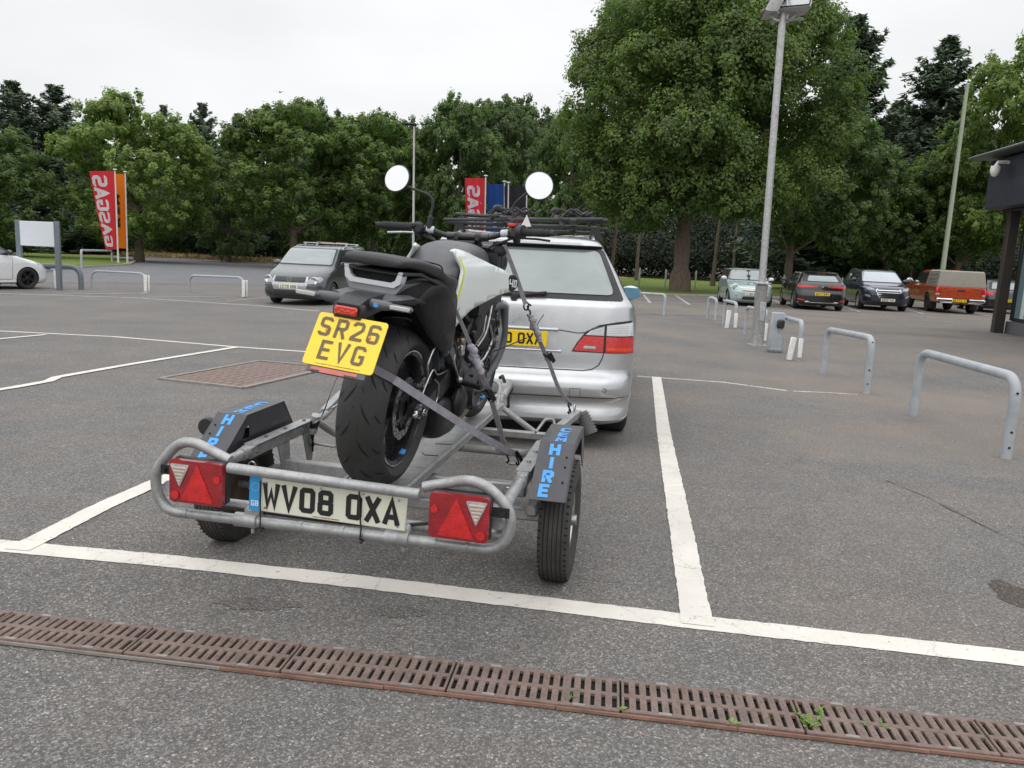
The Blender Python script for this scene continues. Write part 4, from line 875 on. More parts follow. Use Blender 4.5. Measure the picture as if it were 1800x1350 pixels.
def patch(mb, fn, poly, off=.003, grid=.05, mi=0, edge=.0):
    """a polygon in the body's own coordinates wrapped onto its surface, standing off by `off`"""
    P0 = []; n0 = len(poly)
    for i in range(n0):
        a, b = poly[i], poly[(i+1) % n0]; d = math.dist(a, b); m = max(1, int(d/grid))
        P0 += [(a[0]+(b[0]-a[0])*k/m, a[1]+(b[1]-a[1])*k/m) for k in range(m)]
    ins = []; x0, x1 = min(p[0] for p in P0), max(p[0] for p in P0); z0, z1 = min(p[1] for p in P0), max(p[1] for p in P0)
    x = x0+grid/2
    while x < x1:
        z = z0+grid/2
        while z < z1:
            if inpoly((x, z), P0): ins.append((x, z))
            z += grid
        x += grid
    n = len(P0); ov, oe, of, *_ = delaunay_2d_cdt([Vector(p) for p in P0]+[Vector(p) for p in ins], [(i, (i+1) % n) for i in range(n)], [], 1, 1e-6)
    e_ = .004; vs = []
    for v in ov:
        p = fn(v.x, v.y); du = fn(v.x+e_, v.y)-fn(v.x-e_, v.y); dv = fn(v.x, v.y+e_)-fn(v.x, v.y-e_); nn = du.cross(dv)
        nn = nn.normalized() if nn.length > 1e-9 else Vector((0, -1, 0)); vs.append((p, nn))
    cen = Vector((0, getattr(fn, 'cy', 0), .7)) if True else None
    s0 = sum(((p-Vector((0, fn.cy, .6))).dot(nn) for p, nn in vs)); sg = 1 if s0 > 0 else -1
    pts = [p+nn*sg*off for p, nn in vs]; mb.add(pts, of if sg > 0 else [tuple(reversed(f)) for f in of], mi, True)
    return mb
def seam(mb, fn, pts, w=.007, off=.002, mi=0, step=.04):
    acc = []
    for i in range(len(pts)-1):
        a, b = pts[i], pts[i+1]; m = max(1, int(math.dist(a, b)/step)); acc += [(a[0]+(b[0]-a[0])*k/m, a[1]+(b[1]-a[1])*k/m) for k in range(m)]
    acc.append(pts[-1]); vs = []
    for i, p in enumerate(acc):
        a, b = acc[max(0, i-1)], acc[min(len(acc)-1, i+1)]; t = Vector((b[0]-a[0], b[1]-a[1])).normalized(); nn = (-t.y*w/2, t.x*w/2)
        for s_ in (1, -1):
            q = (p[0]+nn[0]*s_, p[1]+nn[1]*s_); P_ = fn(*q); e_ = .004; du = fn(q[0]+e_, q[1])-fn(q[0]-e_, q[1]); dv = fn(q[0], q[1]+e_)-fn(q[0], q[1]-e_); N_ = du.cross(dv); N_ = N_.normalized() if N_.length > 1e-9 else Vector((0, 0, 1))
            if (P_-Vector((0, fn.cy, .6))).dot(N_) < 0: N_ = -N_
            vs.append(P_+N_*off)
    mb.add(vs, [(2*i, 2*i+1, 2*i+3, 2*i+2) for i in range(len(acc)-1)], mi, True); return mb
def mirror2(poly): return [(-x, z) for x, z in reversed(poly)]
M_ARCH = simple('wheel_arch_liner', (.008, .008, .009), .9)
def wheel_meshes(R, wd, rimR, spokes, rimmat, style=0, key=[0]):
    t = MB(); h = wd/2
    prof = [(-h*.78, rimR), (-h*.98, rimR+.02), (-h, (R+rimR)/2), (-h*.93, R-.03), (-h*.80, R-.008), (-h*.5, R), (0, R+.001), (h*.5, R), (h*.80, R-.008), (h*.93, R-.03), (h, (R+rimR)/2), (h*.98, rimR+.02), (h*.78, rimR)]
    t.lathe(prof, seg=48); tm = t.mesh('tyre', M_RUB)
    r = MB(); r.lathe([(h*.80, rimR+.002), (h*.86, rimR-.006), (h*.78, rimR-.022), (h*.1, rimR-.04), (-h*.7, rimR-.03), (-h*.8, rimR)], seg=40); r.lathe([(h*.05, .01), (h*.05, rimR-.03)], seg=30, mi=1)
    r.lathe([(h*.80, .004), (h*.80, .035), (h*.72, .06), (h*.3, .07)], seg=20)
    for k in range(spokes):
        a = 2*PI*k/spokes
        for da in ((-.13, .13) if style else (0,)):
            w0, w1 = (.018, .014) if style else (.034, .026); A = a; B = a+da*1.2
            p0 = Vector((h*.76, math.cos(A)*.045, math.sin(A)*.045)); p1 = Vector((h*.80, math.cos(B)*(rimR-.012), math.sin(B)*(rimR-.012)))
            tt = (p1-p0).normalized(); sd_ = Vector((1, 0, 0)).cross(tt).normalized(); dp = Vector((-.03, 0, 0))
            vs = [p0-sd_*w0, p0+sd_*w0, p1+sd_*w1, p1-sd_*w1]; r.add(vs+[v+dp for v in vs], [(0, 1, 2, 3), (4, 7, 6, 5), (0, 4, 5, 1), (1, 5, 6, 2), (3, 2, 6, 7), (0, 3, 7, 4)], 0, False)
    return tm, r.mesh('rim', [rimmat, M_ARCH])
def put_wheels(car, R, wd, rimR, track, ys, rimmat, spokes=5, style=0, steer=0):
    tm, rm = wheel_meshes(R, wd, rimR, spokes, rimmat, style)
    for y in ys:
        for sg in (1, -1):
            w = bpy.data.objects.new('wheel', None); COL.objects.link(w); w.parent = car; w.location = (sg*(track/2), y, R-.004); w.rotation_euler = (.3*y, 0, (0 if sg > 0 else PI)+(steer if y == ys[-1] else 0))
            for nm, me in (('tyre', tm), ('rim', rm)): o = bpy.data.objects.new(nm, me); COL.objects.link(o); o.parent = w
def car_body(car, sh, mat, zs, arches, Ra, label=None, lower=None):
    """lofted shell with the wheel openings cut out"""
    rings = []
    for z in zs:
        h = sh.half(z); full = [Vector((x, y, z)) for x, y in h]+[Vector((-x, y, z)) for x, y in reversed(h[1:-1])]; rings.append(full)
    mb = MB(); mb.loft(rings); ob = mb.build('body', [mat, M_ARCH], car)
    cut = MB()
    for y, z in arches: cut.lathe([(-2, .001), (-2, Ra), (2, Ra), (2, .001)], (0, y, z), 'x', 40, close=True)
    # keep the middle of the car solid: the cutter is two drums per axle
    cut = MB(); wmax = max(r[3] for r in sh.rows)
    for y, z in arches:
        for sg in (1, -1): cut.lathe([(sg*(wmax-.30), .001), (sg*(wmax-.30), Ra), (sg*(wmax+.3), Ra), (sg*(wmax+.3), .001)], (0, y, z), 'x', 40, close=True)
    co = cut.build('cutter', M_ARCH, car); md = ob.modifiers.new('cut', 'BOOLEAN'); md.object = co; md.operation = 'DIFFERENCE'; md.solver = 'EXACT'
    co.data.materials.clear(); dg = bpy.context.evaluated_depsgraph_get(); me = bpy.data.meshes.new_from_object(ob.evaluated_get(dg)); ob.modifiers.clear()
    def ok(me_):
        return all(sum(1 for v in me_.vertices if abs(math.hypot(v.co.y-y, v.co.z-z)-Ra) < .006) > 24 for y, z in arches)
    if not ok(me):
        co2 = cut.build('cutter', M_ARCH, car); bmx = bmesh.new(); bmx.from_mesh(ob.data); bmesh.ops.remove_doubles(bmx, verts=bmx.verts, dist=.0005); bmx.to_mesh(ob.data); bmx.free()
        for sv in ('FAST', 'EXACT'):
            md = ob.modifiers.new('cut', 'BOOLEAN'); md.object = co2; md.operation = 'DIFFERENCE'; md.solver = sv
            if sv == 'EXACT': md.use_self = True
            dg = bpy.context.evaluated_depsgraph_get(); me = bpy.data.meshes.new_from_object(ob.evaluated_get(dg)); ob.modifiers.clear(); print('retry', car.name, sv, ok(me))
            if ok(me): break
        bpy.data.objects.remove(co2)
    if len(me.polygons) > 50: ob.data = me
    bpy.data.objects.remove(co)
    for p in ob.data.polygons:
        c = p.center
        for y, z in arches:
            if math.hypot(c.y-y, c.z-z) < Ra+.004 and abs(c.x) > wmax-.32 and (abs(p.normal.y*(c.y-y)+p.normal.z*(c.z-z)) > .6*math.hypot(c.y-y, c.z-z)*.9 and abs(p.normal.x) < .35 or abs(c.x) < wmax-.29): p.material_index = 1; p.use_smooth = False
    return ob
def mk(fn, cy):
    def f(a, b): return fn(a, b)
    f.cy = cy; return f
def part(car, name, mat, fn, polys, off=.003, grid=.06, parent=None, fix=False, label=None):
    mb = MB()
    if name == 'pane': off += .005
    for p in polys: patch(mb, fn, p, off, min(grid, .033))
    return mb.build(name, mat, parent or car, fix, label)
def plate(car, name, fn, x, z, txt, yel, w=.52, h=.111, off=.012, tilt=0):
    O = fn(x, z); sgn = -1 if O.y < fn.cy else 1; N = Vector((0, sgn, 0)); U = Vector((1, 0, 0))*(1 if sgn < 0 else -1); V = Vector((0, math.sin(tilt)*-sgn, math.cos(tilt))); O = O+N*off
    mb = MB(); mb.box(O, (w, .008, h), RX(tilt*(sgn)) if tilt else None, bev=.003); o = mb.build(name, M_PLY if yel else M_PLW, car)
    mb = MB(); text(mb, txt, O-V*.0395*(h/.111)+N*.004, U, V, .079*(h/.111), N=N, thick=.0012); mb.build('characters', M_CHAR, o, False); return o
def door_mirror(car, x, y, z, mat, s_=1., glassback=True):
    for sg in (1, -1):
        mb = MB(); mb.ell((sg*(x+.10*s_), y, z), (.115*s_, .05*s_, .075*s_), 14, 10); mb.tube([(sg*(x-.04), y+.01, z-.05), (sg*(x+.06), y, z-.03)], .018, 8); o = mb.build('door_mirror', mat, car)
        mb = MB(); mb.lathe([(0, .001), (0, .06*s_)], (sg*(x+.10*s_), y-.046*s_, z), 'y', 16); mb.build('mirror_glass', M_GLASS, o)
def place_car(name, label, px, py, heading, cat='car', local=(0, 0), X=None, grp=None):
    """car root at rear centre on the ground; the picture point px,py is where the local point (x,y) meets the ground"""
    g_ = gp(px, py) if X is None else Vector(X); h = -math.radians(heading); o = RZ(h) @ Vector((local[0], local[1], 0)); p = g_-o; p.z = g_.z
    return thing(name, label, cat, p, h, grp)
M_SILV = carpaint('silver_car_paint', (.50, .51, .52), .7, .33); M_GREY = carpaint('grey_car_paint', (.085, .09, .096), .6, .34); M_WHT = carpaint('white_car_paint', (.72, .73, .74), .0, .3)
M_MINT = carpaint('mint_car_paint', (.36, .46, .46), .2, .3); M_BLCK = carpaint('black_car_paint', (.014, .017, .017), .3, .25); M_NAVY = carpaint('navy_car_paint', (.030, .034, .065), .5, .28); M_ORNG = carpaint('orange_car_paint', (.50, .075, .022), .3, .3)
M_LAMP = simple('headlamp_glass', (.30, .32, .34), .12, coat=1., var=.35, sc=14); M_ALLOY = simple('alloy_rim', (.45, .46, .47), .35, .8, var=.1); M_ALLOYD = simple('dark_alloy_rim', (.03, .03, .032), .35, .6)
M_TRIM = simple('black_trim', (.020, .020, .022), .5); M_BEIGE = simple('beige_canopy', (.30, .275, .235), .65, var=.06, sc=3)
M_TLC = simple('ribbed_clear_lens', (.66, .67, .69), .25, coat=.5, var=.06, sc=8); M_SCR = NT('windscreen_glass').set(col=(.17, .20, .205), rough=.04, spec=1., coat=1., coatr=0.).m
GC7 = 'cars parked in the far bays'
ZS = lambda a, b, n, extra=(): sorted(set([round(a+(b-a)*i/n, 4) for i in range(n+1)]+list(extra)))
# ---------------------------------------------------------------- the silver estate towing the trailer
rows = [(.20, .10, .15, .80, .20, .25), (.225, .03, .06, .865, .26, .3), (.25, .005, .04, .885, .28, .3), (.30, .012, .02, .893, .29, .32), (.335, .030, .01, .895, .29, .34), (.37, .034, .0, .897, .29, .36), (.40, .022, .0, .90, .30, .36), (.415, .006, 0, .903, .30, .36), (.47, .0, .0, .905, .30, .36), (.515, .010, .0, .907, .30, .36), (.54, .030, .01, .908, .30, .36), (.575, .078, .01, .909, .29, .36), (.60, .092, .02, .910, .28, .36),
        (.72, .10, .06, .915, .27, .38), (.86, .112, .35, .918, .26, .5), (.98, .126, 1.0, .905, .25, .45), (1.045, .138, 1.22, .888, .24, .4), (1.062, .150, 1.28, .880, .23, .35), (1.078, .185, 1.33, .868, .22, .3), (1.10, .205, 1.38, .850, .20, .25), (1.25, .300, 1.70, .775, .18, .22), (1.38, .400, 2.05, .705, .18, .22), (1.405, .415, 2.15, .690, .18, .22), (1.418, .360, 2.2, .684, .18, .22), (1.435, .365, 2.3, .670, .2, .25), (1.455, .44, 2.45, .64, .22, .3), (1.475, .62, 2.7, .57, .3, .35), (1.488, .95, 3.0, .44, .3, .3), (1.494, 1.4, 3.3, .22, .2, .2)]
UP = lambda z: 1.06+(z-1.06)*1.16 if z > 1.06 else z
rows = [(round(UP(z), 4), a_, b_, w_-(.055*min(1, (z-1.06)/.36) if z > 1.06 else 0), c_, d_) for z, a_, b_, w_, c_, d_ in rows]
UZ = lambda P_: [(x*(1-.075*max(0, z-1.08)/.34), UP(z)) for x, z in P_]
US = lambda P_: [(y_, UP(z)) for y_, z in P_]
bm_ = Shape(rows, 4.84, .030, .045, .10); car = place_car('estate_car', 'silver estate car towing the motorcycle trailer', 0, 0, 4.6, X=(-.028, 5.36, -.105))
zs = ZS(.20, 1.06, 34, [r[0] for r in rows])+ZS(1.065, rows[-1][0], 28); zs = sorted(set(zs)); zs = [z for i, z in enumerate(zs) if i == 0 or z-zs[i-1] > .004]
car_body(car, bm_, M_SILV, zs, [(.93, .32), (3.82, .32)], .355)
R_ = mk(bm_.rear, 2.4); S1 = mk(lambda y, z: bm_.side(y, z, 1), 2.4); S2 = mk(lambda y, z: bm_.side(y, z, -1), 2.4)
rw = part(car, 'rear_window', M_TRIM, R_, [round2(UZ([(-.79, 1.083), (.79, 1.083), (.668, 1.400), (-.668, 1.400)]), .03)], .003, .04)
M_RGL = NT('sky_toned_rear_glass'); M_RGL.set(col=M_RGL.ramp(M_RGL.noise(2.2, 4, .6, scale=(1, 1, 2.2)), [(.35, (.15, .185, .185)), (.62, (.20, .245, .24))]), rough=.05, spec=1., coat=1., coatr=0.); M_RGL = M_RGL.m  # the pale sky reflection is painted into the glass base colour
pane = part(car, 'pane', M_RGL, R_, [round2(UZ([(-.735, 1.115), (.72, 1.115), (.625, 1.385), (-.63, 1.385)]), .05)], .0045, .04, rw)
mb = MB(); q = [R_(.02+.03*i, 1.10+.004*i)+Vector((0, -.022, 0)) for i in range(8)]; mb.tube(q, .010, 6); mb.cyl(R_(.0, 1.085), R_(.0, 1.085)+Vector((0, -.045, .0)), .03, .022, 12); mb.tube([R_(-.36, 1.10)+Vector((0, -.022, 0)), R_(.22, 1.118)+Vector((0, -.022, 0))], .007, 6); mb.build('rear_wiper', M_TRIM, car)
mb = MB(); seam(mb, R_, UZ([(-.66, 1.407), (.66, 1.407)]), .02, .003); mb.build('spoiler_shadow_gap', M_TRIM, car, False)
for sg in (1, -1):
    def mm(poly): return poly if sg > 0 else mirror2(poly)
    tl = part(car, 'tail_light', M_TRIM, R_, [mm([(.432, .724), (.467, .790), (.526, .870), (.617, .919), (.74, .944), (.850, .956), (.876, .720)])], .0045, .04)
    part(car, 'red_lens', M_LENSR, R_, [mm([(.445, .733), (.475, .787), (.515, .838), (.655, .838), (.655, .728)]), mm([(.672, .728), (.672, .838), (.866, .838), (.865, .725)])], .010, .03, tl)
    part(car, 'clear_lens', M_TLC, R_, [mm([(.525, .846), (.56, .878), (.655, .912), (.655, .846)]), mm([(.672, .846), (.672, .917), (.852, .941), (.862, .846)])], .010, .03, tl)
    mb = MB()
    for k in range(6): seam(mb, R_, [(sg*(.548+.008*k), .853+.010*k), (sg*.655, .853+.010*k)], .0022, .0115); seam(mb, R_, [(sg*.672, .853+.012*k), (sg*.855, .853+.012*k)], .0022, .0115)
    mb.build('lens_rib', simple('lens_rib_shadow', (.30, .30, .32), .4), tl, False)
    mb = MB(); patch(mb, R_, mm(round2([(.51, .752), (.60, .749), (.60, .768), (.52, .770)], .008)), .0125, .03); mb.build('reflector', M_LENSC, tl, False)
    mb = MB(); patch(mb, R_, mm(round2([(.68, .74), (.86, .735), (.86, .76), (.68, .762)], .004)), .0125, .03); mb.build('brake_lens', simple('bright_red_lens', (.75, .06, .015), .2, coat=.6), tl, False)
mb = MB()
seam(mb, R_, [(-.66, .722), (-.655, .69), (-.63, .635), (-.585, .603), (-.52, .592), (0, .592), (.52, .592), (.585, .603), (.63, .635), (.655, .69), (.66, .722)], .008, .002); seam(mb, R_, [(-.435, .862), (-.33, .872), (.33, .872), (.47, .856), (.52, .862)], .007, .002)
seam(mb, R_, [(-.86, .412), (0, .412), (.86, .412)], .005, .002); seam(mb, R_, [(.435, .425), (.435, .475), (.51, .475), (.51, .425)], .004, .002)
mb.tube([R_(.68, .47)+Vector((.014*math.cos(a), -.002, .014*math.sin(a))) for a in [i*PI/6 for i in range(13)]], .002, 4); mb.build('panel_gap', M_TRIM, car, False)
# the pressed recess for the number plate: a sill, a hood and two cheeks
mb = MB(); patch(mb, R_, round2([(-.335, .735), (.335, .735), (.315, .868), (-.315, .868)], .02), .0025, .04); rc = mb.build('plate_recess', simple('recess_silver_paint', (.50, .51, .52), .35, .7, .5), car, False)  # same base silver as the body, with a weaker coat
mb = MB(); mb.tube([R_(-.33, .874)+Vector((0, -.012, 0)), R_(.33, .874)+Vector((0, -.012, 0))], .012, 8); mb.tube([R_(-.36, .722)+Vector((0, -.002, 0)), R_(.36, .722)+Vector((0, -.002, 0))], .010, 8); mb.build('boot_handle_strip', M_SILV, car)
plate(car, 'number_plate', R_, -.005, .802, 'MX10 OXA', True, off=.014)
# sides
for sg, Sd in ((1, S1), (-1, S2)):
    sw = part(car, 'side_window', M_TRIM, Sd, [round2(US([(.62, 1.10), (3.42, 1.06), (2.55, 1.395), (.95, 1.40)]), .04)], .003, .06)
    part(car, 'pane', M_GLASS, Sd, [round2(US([(.72, 1.125), (1.42, 1.12), (1.42, 1.38), (1.0, 1.375)]), .03), round2(US([(1.5, 1.12), (2.25, 1.10), (2.25, 1.38), (1.5, 1.38)]), .02), round2(US([(2.33, 1.10), (3.25, 1.08), (2.5, 1.38), (2.33, 1.38)]), .02)], .0045, .06, sw)
    mb = MB(); [seam(mb, Sd, s_, .008, .002) for s_ in (((1.45, .35), (1.42, .7), (1.45, 1.09)), ((2.30, .30), (2.30, 1.09)), ((3.25, .30), (3.3, .8), (3.30, 1.04)), ((1.45, .35), (3.25, .30)))]; mb.build('door_gap', M_TRIM, car, False)
    mb = MB(); pts = [Sd(.95, 1.50)+Vector((-sg*.05, 0, .0)), Sd(1.1, 1.50)+Vector((-sg*.06, 0, .06)), Sd(1.8, 1.50)+Vector((-sg*.06, 0, .085)), Sd(2.6, 1.49)+Vector((-sg*.06, 0, .07)), Sd(2.8, 1.47)+Vector((-sg*.04, 0, .0))]; mb.tube(spline(pts, 5), .016, 8); mb.build('roof_rail', M_SILV, car)
    mb = MB(); mb.ell((sg*1.005, 2.92, 1.055), (.115, .05, .078), 16, 10); mb.tube([(sg*.88, 2.95, 1.0), (sg*.97, 2.93, 1.01)], .02, 8); o = mb.build('door_mirror', M_SILV, car)
    mb = MB(); mb.add([Vector((sg*1.005, 2.868, 1.055))+Vector((a[0], 0, a[1])) for a in round2([(-.092, -.058), (.092, -.05), (.097, .055), (-.08, .06)], .03)], [tuple(range(20))], 0, False); mb.build('mirror_glass', simple('blue_mirror_glass', (.14, .36, .50), .08, .4, 1.), o, False)
put_wheels(car, .318, .225, .215, 1.58, (.93, 3.82), M_ALLOY, 5, 1)
mb = MB(); mb.box((0, .55, .24), (1.3, .5, .12), bev=.05); mb.tube([(-.5, .2, .24), (-.5, .05, .23)], .035, 10); mb.tube([(-.42, .2, .24), (-.42, .05, .23)], .035, 10); mb.tube([(0, .35, .30), (0, .05, .30), (0, -.04, .36), (0, -.07, .42)], .022, 8); mb.ell((0, -.07, .445), (.025, .025, .025)); mb.build('towbar_and_exhaust', M_BLKM, car)
# roof rack with two upright-bike carriers, resting on the rails
Mc = car.matrix_basis if False else (Matrix.Translation(car.location) @ Matrix.Rotation(car.rotation_euler.z, 4, 'Z'))
rk = thing('roof_rack', 'black roof rack with folded cycle carriers on the silver car', 'roof rack', M=Mc @ Matrix.Translation((0, 1.15, 1.585)))
for y in (.0, .95):
    mb = MB(); mb.box((0, y, .045), (1.34, .055, .028), bev=.008); mb.build('cross_bar', M_BLK, rk)
    for sg in (1, -1): mb = MB(); mb.loft([[Vector((sg*(.56+a), y+b, z)) for a, b in ((-.04*w_, -.04), (.05*w_, -.04), (.05*w_, .04), (-.04*w_, .04))] for z, w_ in ((-.05, 1.2), (.0, .9), (.045, .8))], smooth=False); mb.tube([(sg*.60, y, .06), (sg*.55, y, .10), (sg*.50, y, .05)], .009, 6); mb.build('foot', M_BLK, rk)
for k, x in enumerate((-.18, .38)):
    c = bpy.data.objects.new('cycle_carrier', None); COL.objects.link(c); c.parent = rk; c.location = (x, 0, .07)
    mb = MB(); mb.box((0, .45, .02), (.055, 1.45, .03), bev=.01); mb.box((-.10, .3, .03), (.03, 1.1, .03), bev=.008); mb.build('wheel_tray', M_BLK, c)
    r = random.Random(k+3); mb = MB()
    for j in range(11):
        p = Vector((r.uniform(-.16, .16), r.uniform(-.05, .25), r.uniform(.04, .11))); mb.box(p, (r.uniform(.04, .10), r.uniform(.04, .09), r.uniform(.02, .05)), RZ(r.uniform(0, 3)) @ RX(r.uniform(-.6, .6)), bev=.012)
    for j in range(5): a = Vector((r.uniform(-.2, .1), r.uniform(-.05, .2), .05)); mb.tube(spline([a, a+Vector((.08, .02, .07)), a+Vector((.16, 0, .03)), a+Vector((.22, .03, .06))], 4), .009, 6)
    mb.build('clamp', M_BLK, c)
for P_, r_ in (([(-.68, -.12, .06), (.62, -.16, .115)], .014), ([(-.62, .10, .12), (.1, .05, .10), (.66, .0, .115)], .017), ([(-.62, 1.0, .09), (.62, 1.02, .10)], .014)): mb = MB(); mb.tube(P_, r_, 8); mb.build('folded_arm', M_BLK, rk)
mb = MB(); mb.tube([(.36, -.10, .12), (.28, -.2, .02), (.26, -.25, -.02)], .004, 5); mb.build('strap', M_BLKM, rk)
# ---------------------------------------------------------------- grey people carrier
def generic(name, label, rows, L, paint, arches, Ra, at_, heading, wheel, lights, cat='car', grp=GC7, barrel=.05, bowr=.10, bowf=.16):
    sh = Shape(rows, L, barrel, bowr, bowf); c = place_car(name, label, at_[0], at_[1], heading, cat, at_[2], grp=grp)
    zs = ZS(rows[0][0], rows[-1][0], 34, [r[0] for r in rows]); zs = [z for i, z in enumerate(zs) if i == 0 or z-zs[i-1] > .006]
    car_body(c, sh, paint, zs, arches, Ra)
    cy = L*.5; return c, sh, mk(sh.rear, cy), mk(sh.front, cy), mk(lambda y, z: sh.side(y, z, 1), cy), mk(lambda y, z: sh.side(y, z, -1), cy)
rows = [(.17, .15, .20, .76, .2, .3), (.21, .05, .08, .85, .25, .35), (.32, 0, .01, .885, .28, .42), (.52, 0, .0, .895, .28, .46), (.66, .01, .04, .895, .25, .50), (.76, .02, .13, .893, .25, .52), (.86, .03, .30, .885, .22, .50), (.95, .04, .58, .87, .2, .42), (1.02, .05, .82, .85, .2, .30), (1.07, .06, .92, .835, .18, .24), (1.30, .12, 1.22, .775, .18, .22), (1.50, .22, 1.50, .715, .18, .22), (1.57, .32, 1.68, .67, .2, .24), (1.61, .6, 2.4, .55, .25, .3), (1.635, 1.1, 2.9, .32, .2, .2)]
c, sh, Rr, Fr, Sa, Sb = generic('people_carrier', 'grey people carrier with roof bars parked left of the motorcycle', rows, 4.39, M_GREY, [(.78, .31), (3.46, .31)], .345, (489, 532, (.70, 3.52)), 188, 5, None, grp='cars on the left of the car park')
ws = part(c, 'windscreen', M_TRIM, Fr, [round2([(-.775, 1.055), (.775, 1.055), (.69, 1.525), (-.69, 1.525)], .05)], .003, .06); part(c, 'pane', M_SCR, Fr, [round2([(-.74, 1.085), (.74, 1.085), (.66, 1.50), (-.66, 1.50)], .05)], .005, .06, ws)
for sg in (1, -1):
    f = (lambda p: p) if sg > 0 else mirror2
    hl = part(c, 'headlight', M_LAMP, Fr, [f(round2([(.44, .60), (.56, .585), (.76, .63), (.80, .72), (.72, .78), (.50, .70)], .03))], .006, .04)
    mb = MB(); o_ = Fr(sg*.64, .675); mb.lathe([(0, .001), (.03, .075), (.034, .09), (.02, .10)], o_-Vector((0, .0, 0)), 'y', 20); mb.build('lamp_bowl', M_CHR, hl)
    part(c, 'lower_vent', M_TRIM, Fr, [f([(.50, .27), (.80, .31), (.83, .42), (.50, .36)])], .004, .05)
    Sx = Sa if sg > 0 else Sb
    sw = part(c, 'side_window', M_TRIM, Sx, [round2([(.35, 1.10), (3.28, 1.02), (3.22, 1.08), (2.62, 1.49), (.62, 1.50)], .03)], .003, .07); part(c, 'pane', M_GLASS, Sx, [round2([(.5, 1.12), (1.2, 1.12), (1.2, 1.46), (.7, 1.46)], .03), round2([(1.28, 1.12), (2.1, 1.10), (2.1, 1.47), (1.28, 1.47)], .03), round2([(2.2, 1.10), (3.0, 1.07), (2.5, 1.46), (2.2, 1.46)], .03)], .005, .07, sw)
    mb = MB(); pts = [Sx(.5, 1.53), Sx(.7, 1.53)+Vector((0, 0, .07)), Sx(1.5, 1.54)+Vector((0, 0, .08)), Sx(2.2, 1.53)+Vector((0, 0, .06)), Sx(2.4, 1.5)]; mb.tube(spline(pts, 4), .018, 8); mb.build('roof_rail', M_ALLOY, c)
    mb = MB(); seam(mb, Sx, [(2.2, .3), (2.15, .7), (2.2, 1.08)], .01, .002); seam(mb, Sx, [(3.1, .3), (3.12, .95)], .01, .002); seam(mb, Fr, [(sg*.86, .50), (sg*.45, .53), (sg*.44, .60)], .008, .002); mb.build('panel_gap', M_TRIM, c, False)
gr = part(c, 'grille', M_TRIM, Fr, [round2([(-.40, .63), (.40, .63), (.42, .755), (-.42, .755)], .03)], .006, .05)
mb = MB(); [seam(mb, Fr, [(-.39, z), (.39, z)], .006, .012) for z in (.655, .68, .705, .73)]; mb.build('grille_bars', M_GREY, gr, False)
part(c, 'grille_surround', M_ALLOY, Fr, [[(-.50, .60), (-.44, .42), (.44, .42), (.50, .60), (.46, .775), (.425, .765), (.44, .63), (.40, .605), (-.40, .605), (-.44, .63), (-.425, .765), (-.46, .775)]], .004, .05)
part(c, 'lower_grille', M_TRIM, Fr, [round2([(-.45, .26), (.45, .26), (.45, .385), (-.45, .385)], .02)], .005, .05)
mb = MB(); [seam(mb, Fr, [(-.80, z+.01), (-.45, z), (.45, z), (.80, z+.01)], .012, .010) for z in (.30, .345)]; mb.build('grille_slat', M_GREY, c, False)
o_ = Fr(0, .695)+Vector((0, .03, 0)); mb = MB(); mb.lathe([(-.02, .072), (.008, .074), (.008, .060), (-.02, .060)], o_, 'y', 24, close=True)
for poly in (((-.024, .05), (-.006, .006), (0, .02), (.006, .006), (.024, .05)), ((-.046, .022), (-.020, -.048), (0, .0), (.020, -.048), (.046, .022))):
    for q2 in ribbon2(poly, .010): mb.add([o_+Vector((-p.x, .007, p.y)) for p in q2], [(0, 1, 2, 3)], 0, False)
mb.build('badge', M_CHR, c)
plate(c, 'number_plate', Fr, 0, .505, 'LC10 MDK', False, off=.02); put_wheels(c, .315, .21, .205, 1.54, (.78, 3.46), M_ALLOY, 5, 1, .05); door_mirror(c, .86, 2.98, 1.10, M_GREY)
mb = MB(); mb.box((0, 2.35, .30), (1.2, 2.6, .2), bev=.05); mb.build('underbody', M_ARCH, c)
rb_ = thing('roof_bars', 'pale roof bars with a ladder clamp on the grey people carrier', 'roof rack', M=Matrix.Translation(c.location) @ Matrix.Rotation(c.rotation_euler.z, 4, 'Z') @ Matrix.Translation((0, 1.0, 1.66)))
for y in (0, .85): mb = MB(); mb.box((0, y, .02), (1.38, .06, .035), bev=.01); [mb.box((sg*.62, y, -.02), (.07, .07, .07), bev=.01) for sg in (1, -1)]; mb.build('cross_bar', M_ALLOY, rb_)
mb = MB(); mb.box((.2, .4, .05), (.05, 1.2, .03), bev=.01); mb.box((-.32, .4, .05), (.05, .9, .03), bev=.01); mb.build('ladder_clamp', simple('rusty_clamp', (.30, .17, .13), .7), rb_)
# ---------------------------------------------------------------- white hatchback, side on at the left edge
rows = [(.15, .15, .20, .72, .2, .3), (.20, .05, .06, .80, .25, .38), (.32, 0, .0, .845, .28, .45), (.50, 0, .0, .855, .28, .48), (.62, .01, .05, .857, .25, .5), (.72, .02, .18, .855, .25, .5), (.81, .03, .45, .845, .22, .45), (.90, .04, .82, .83, .2, .35), (.96, .05, .98, .81, .2, .28), (1.15, .14, 1.30, .74, .18, .22), (1.35, .30, 1.68, .66, .18, .22), (1.43, .45, 1.9, .60, .2, .24), (1.47, .7, 2.2, .5, .25, .3), (1.485, 1.1, 2.6, .3, .2, .2)]
c, sh, Rr, Fr, Sa, Sb = generic('hatchback_car', 'white hatchback with black wheels cut by the left edge of the photo', rows, 4.0, M_WHT, [(.66, .30), (3.17, .30)], .335, (46, 508, (.72, 3.17)), 24, 5, None, grp='cars on the left of the car park')
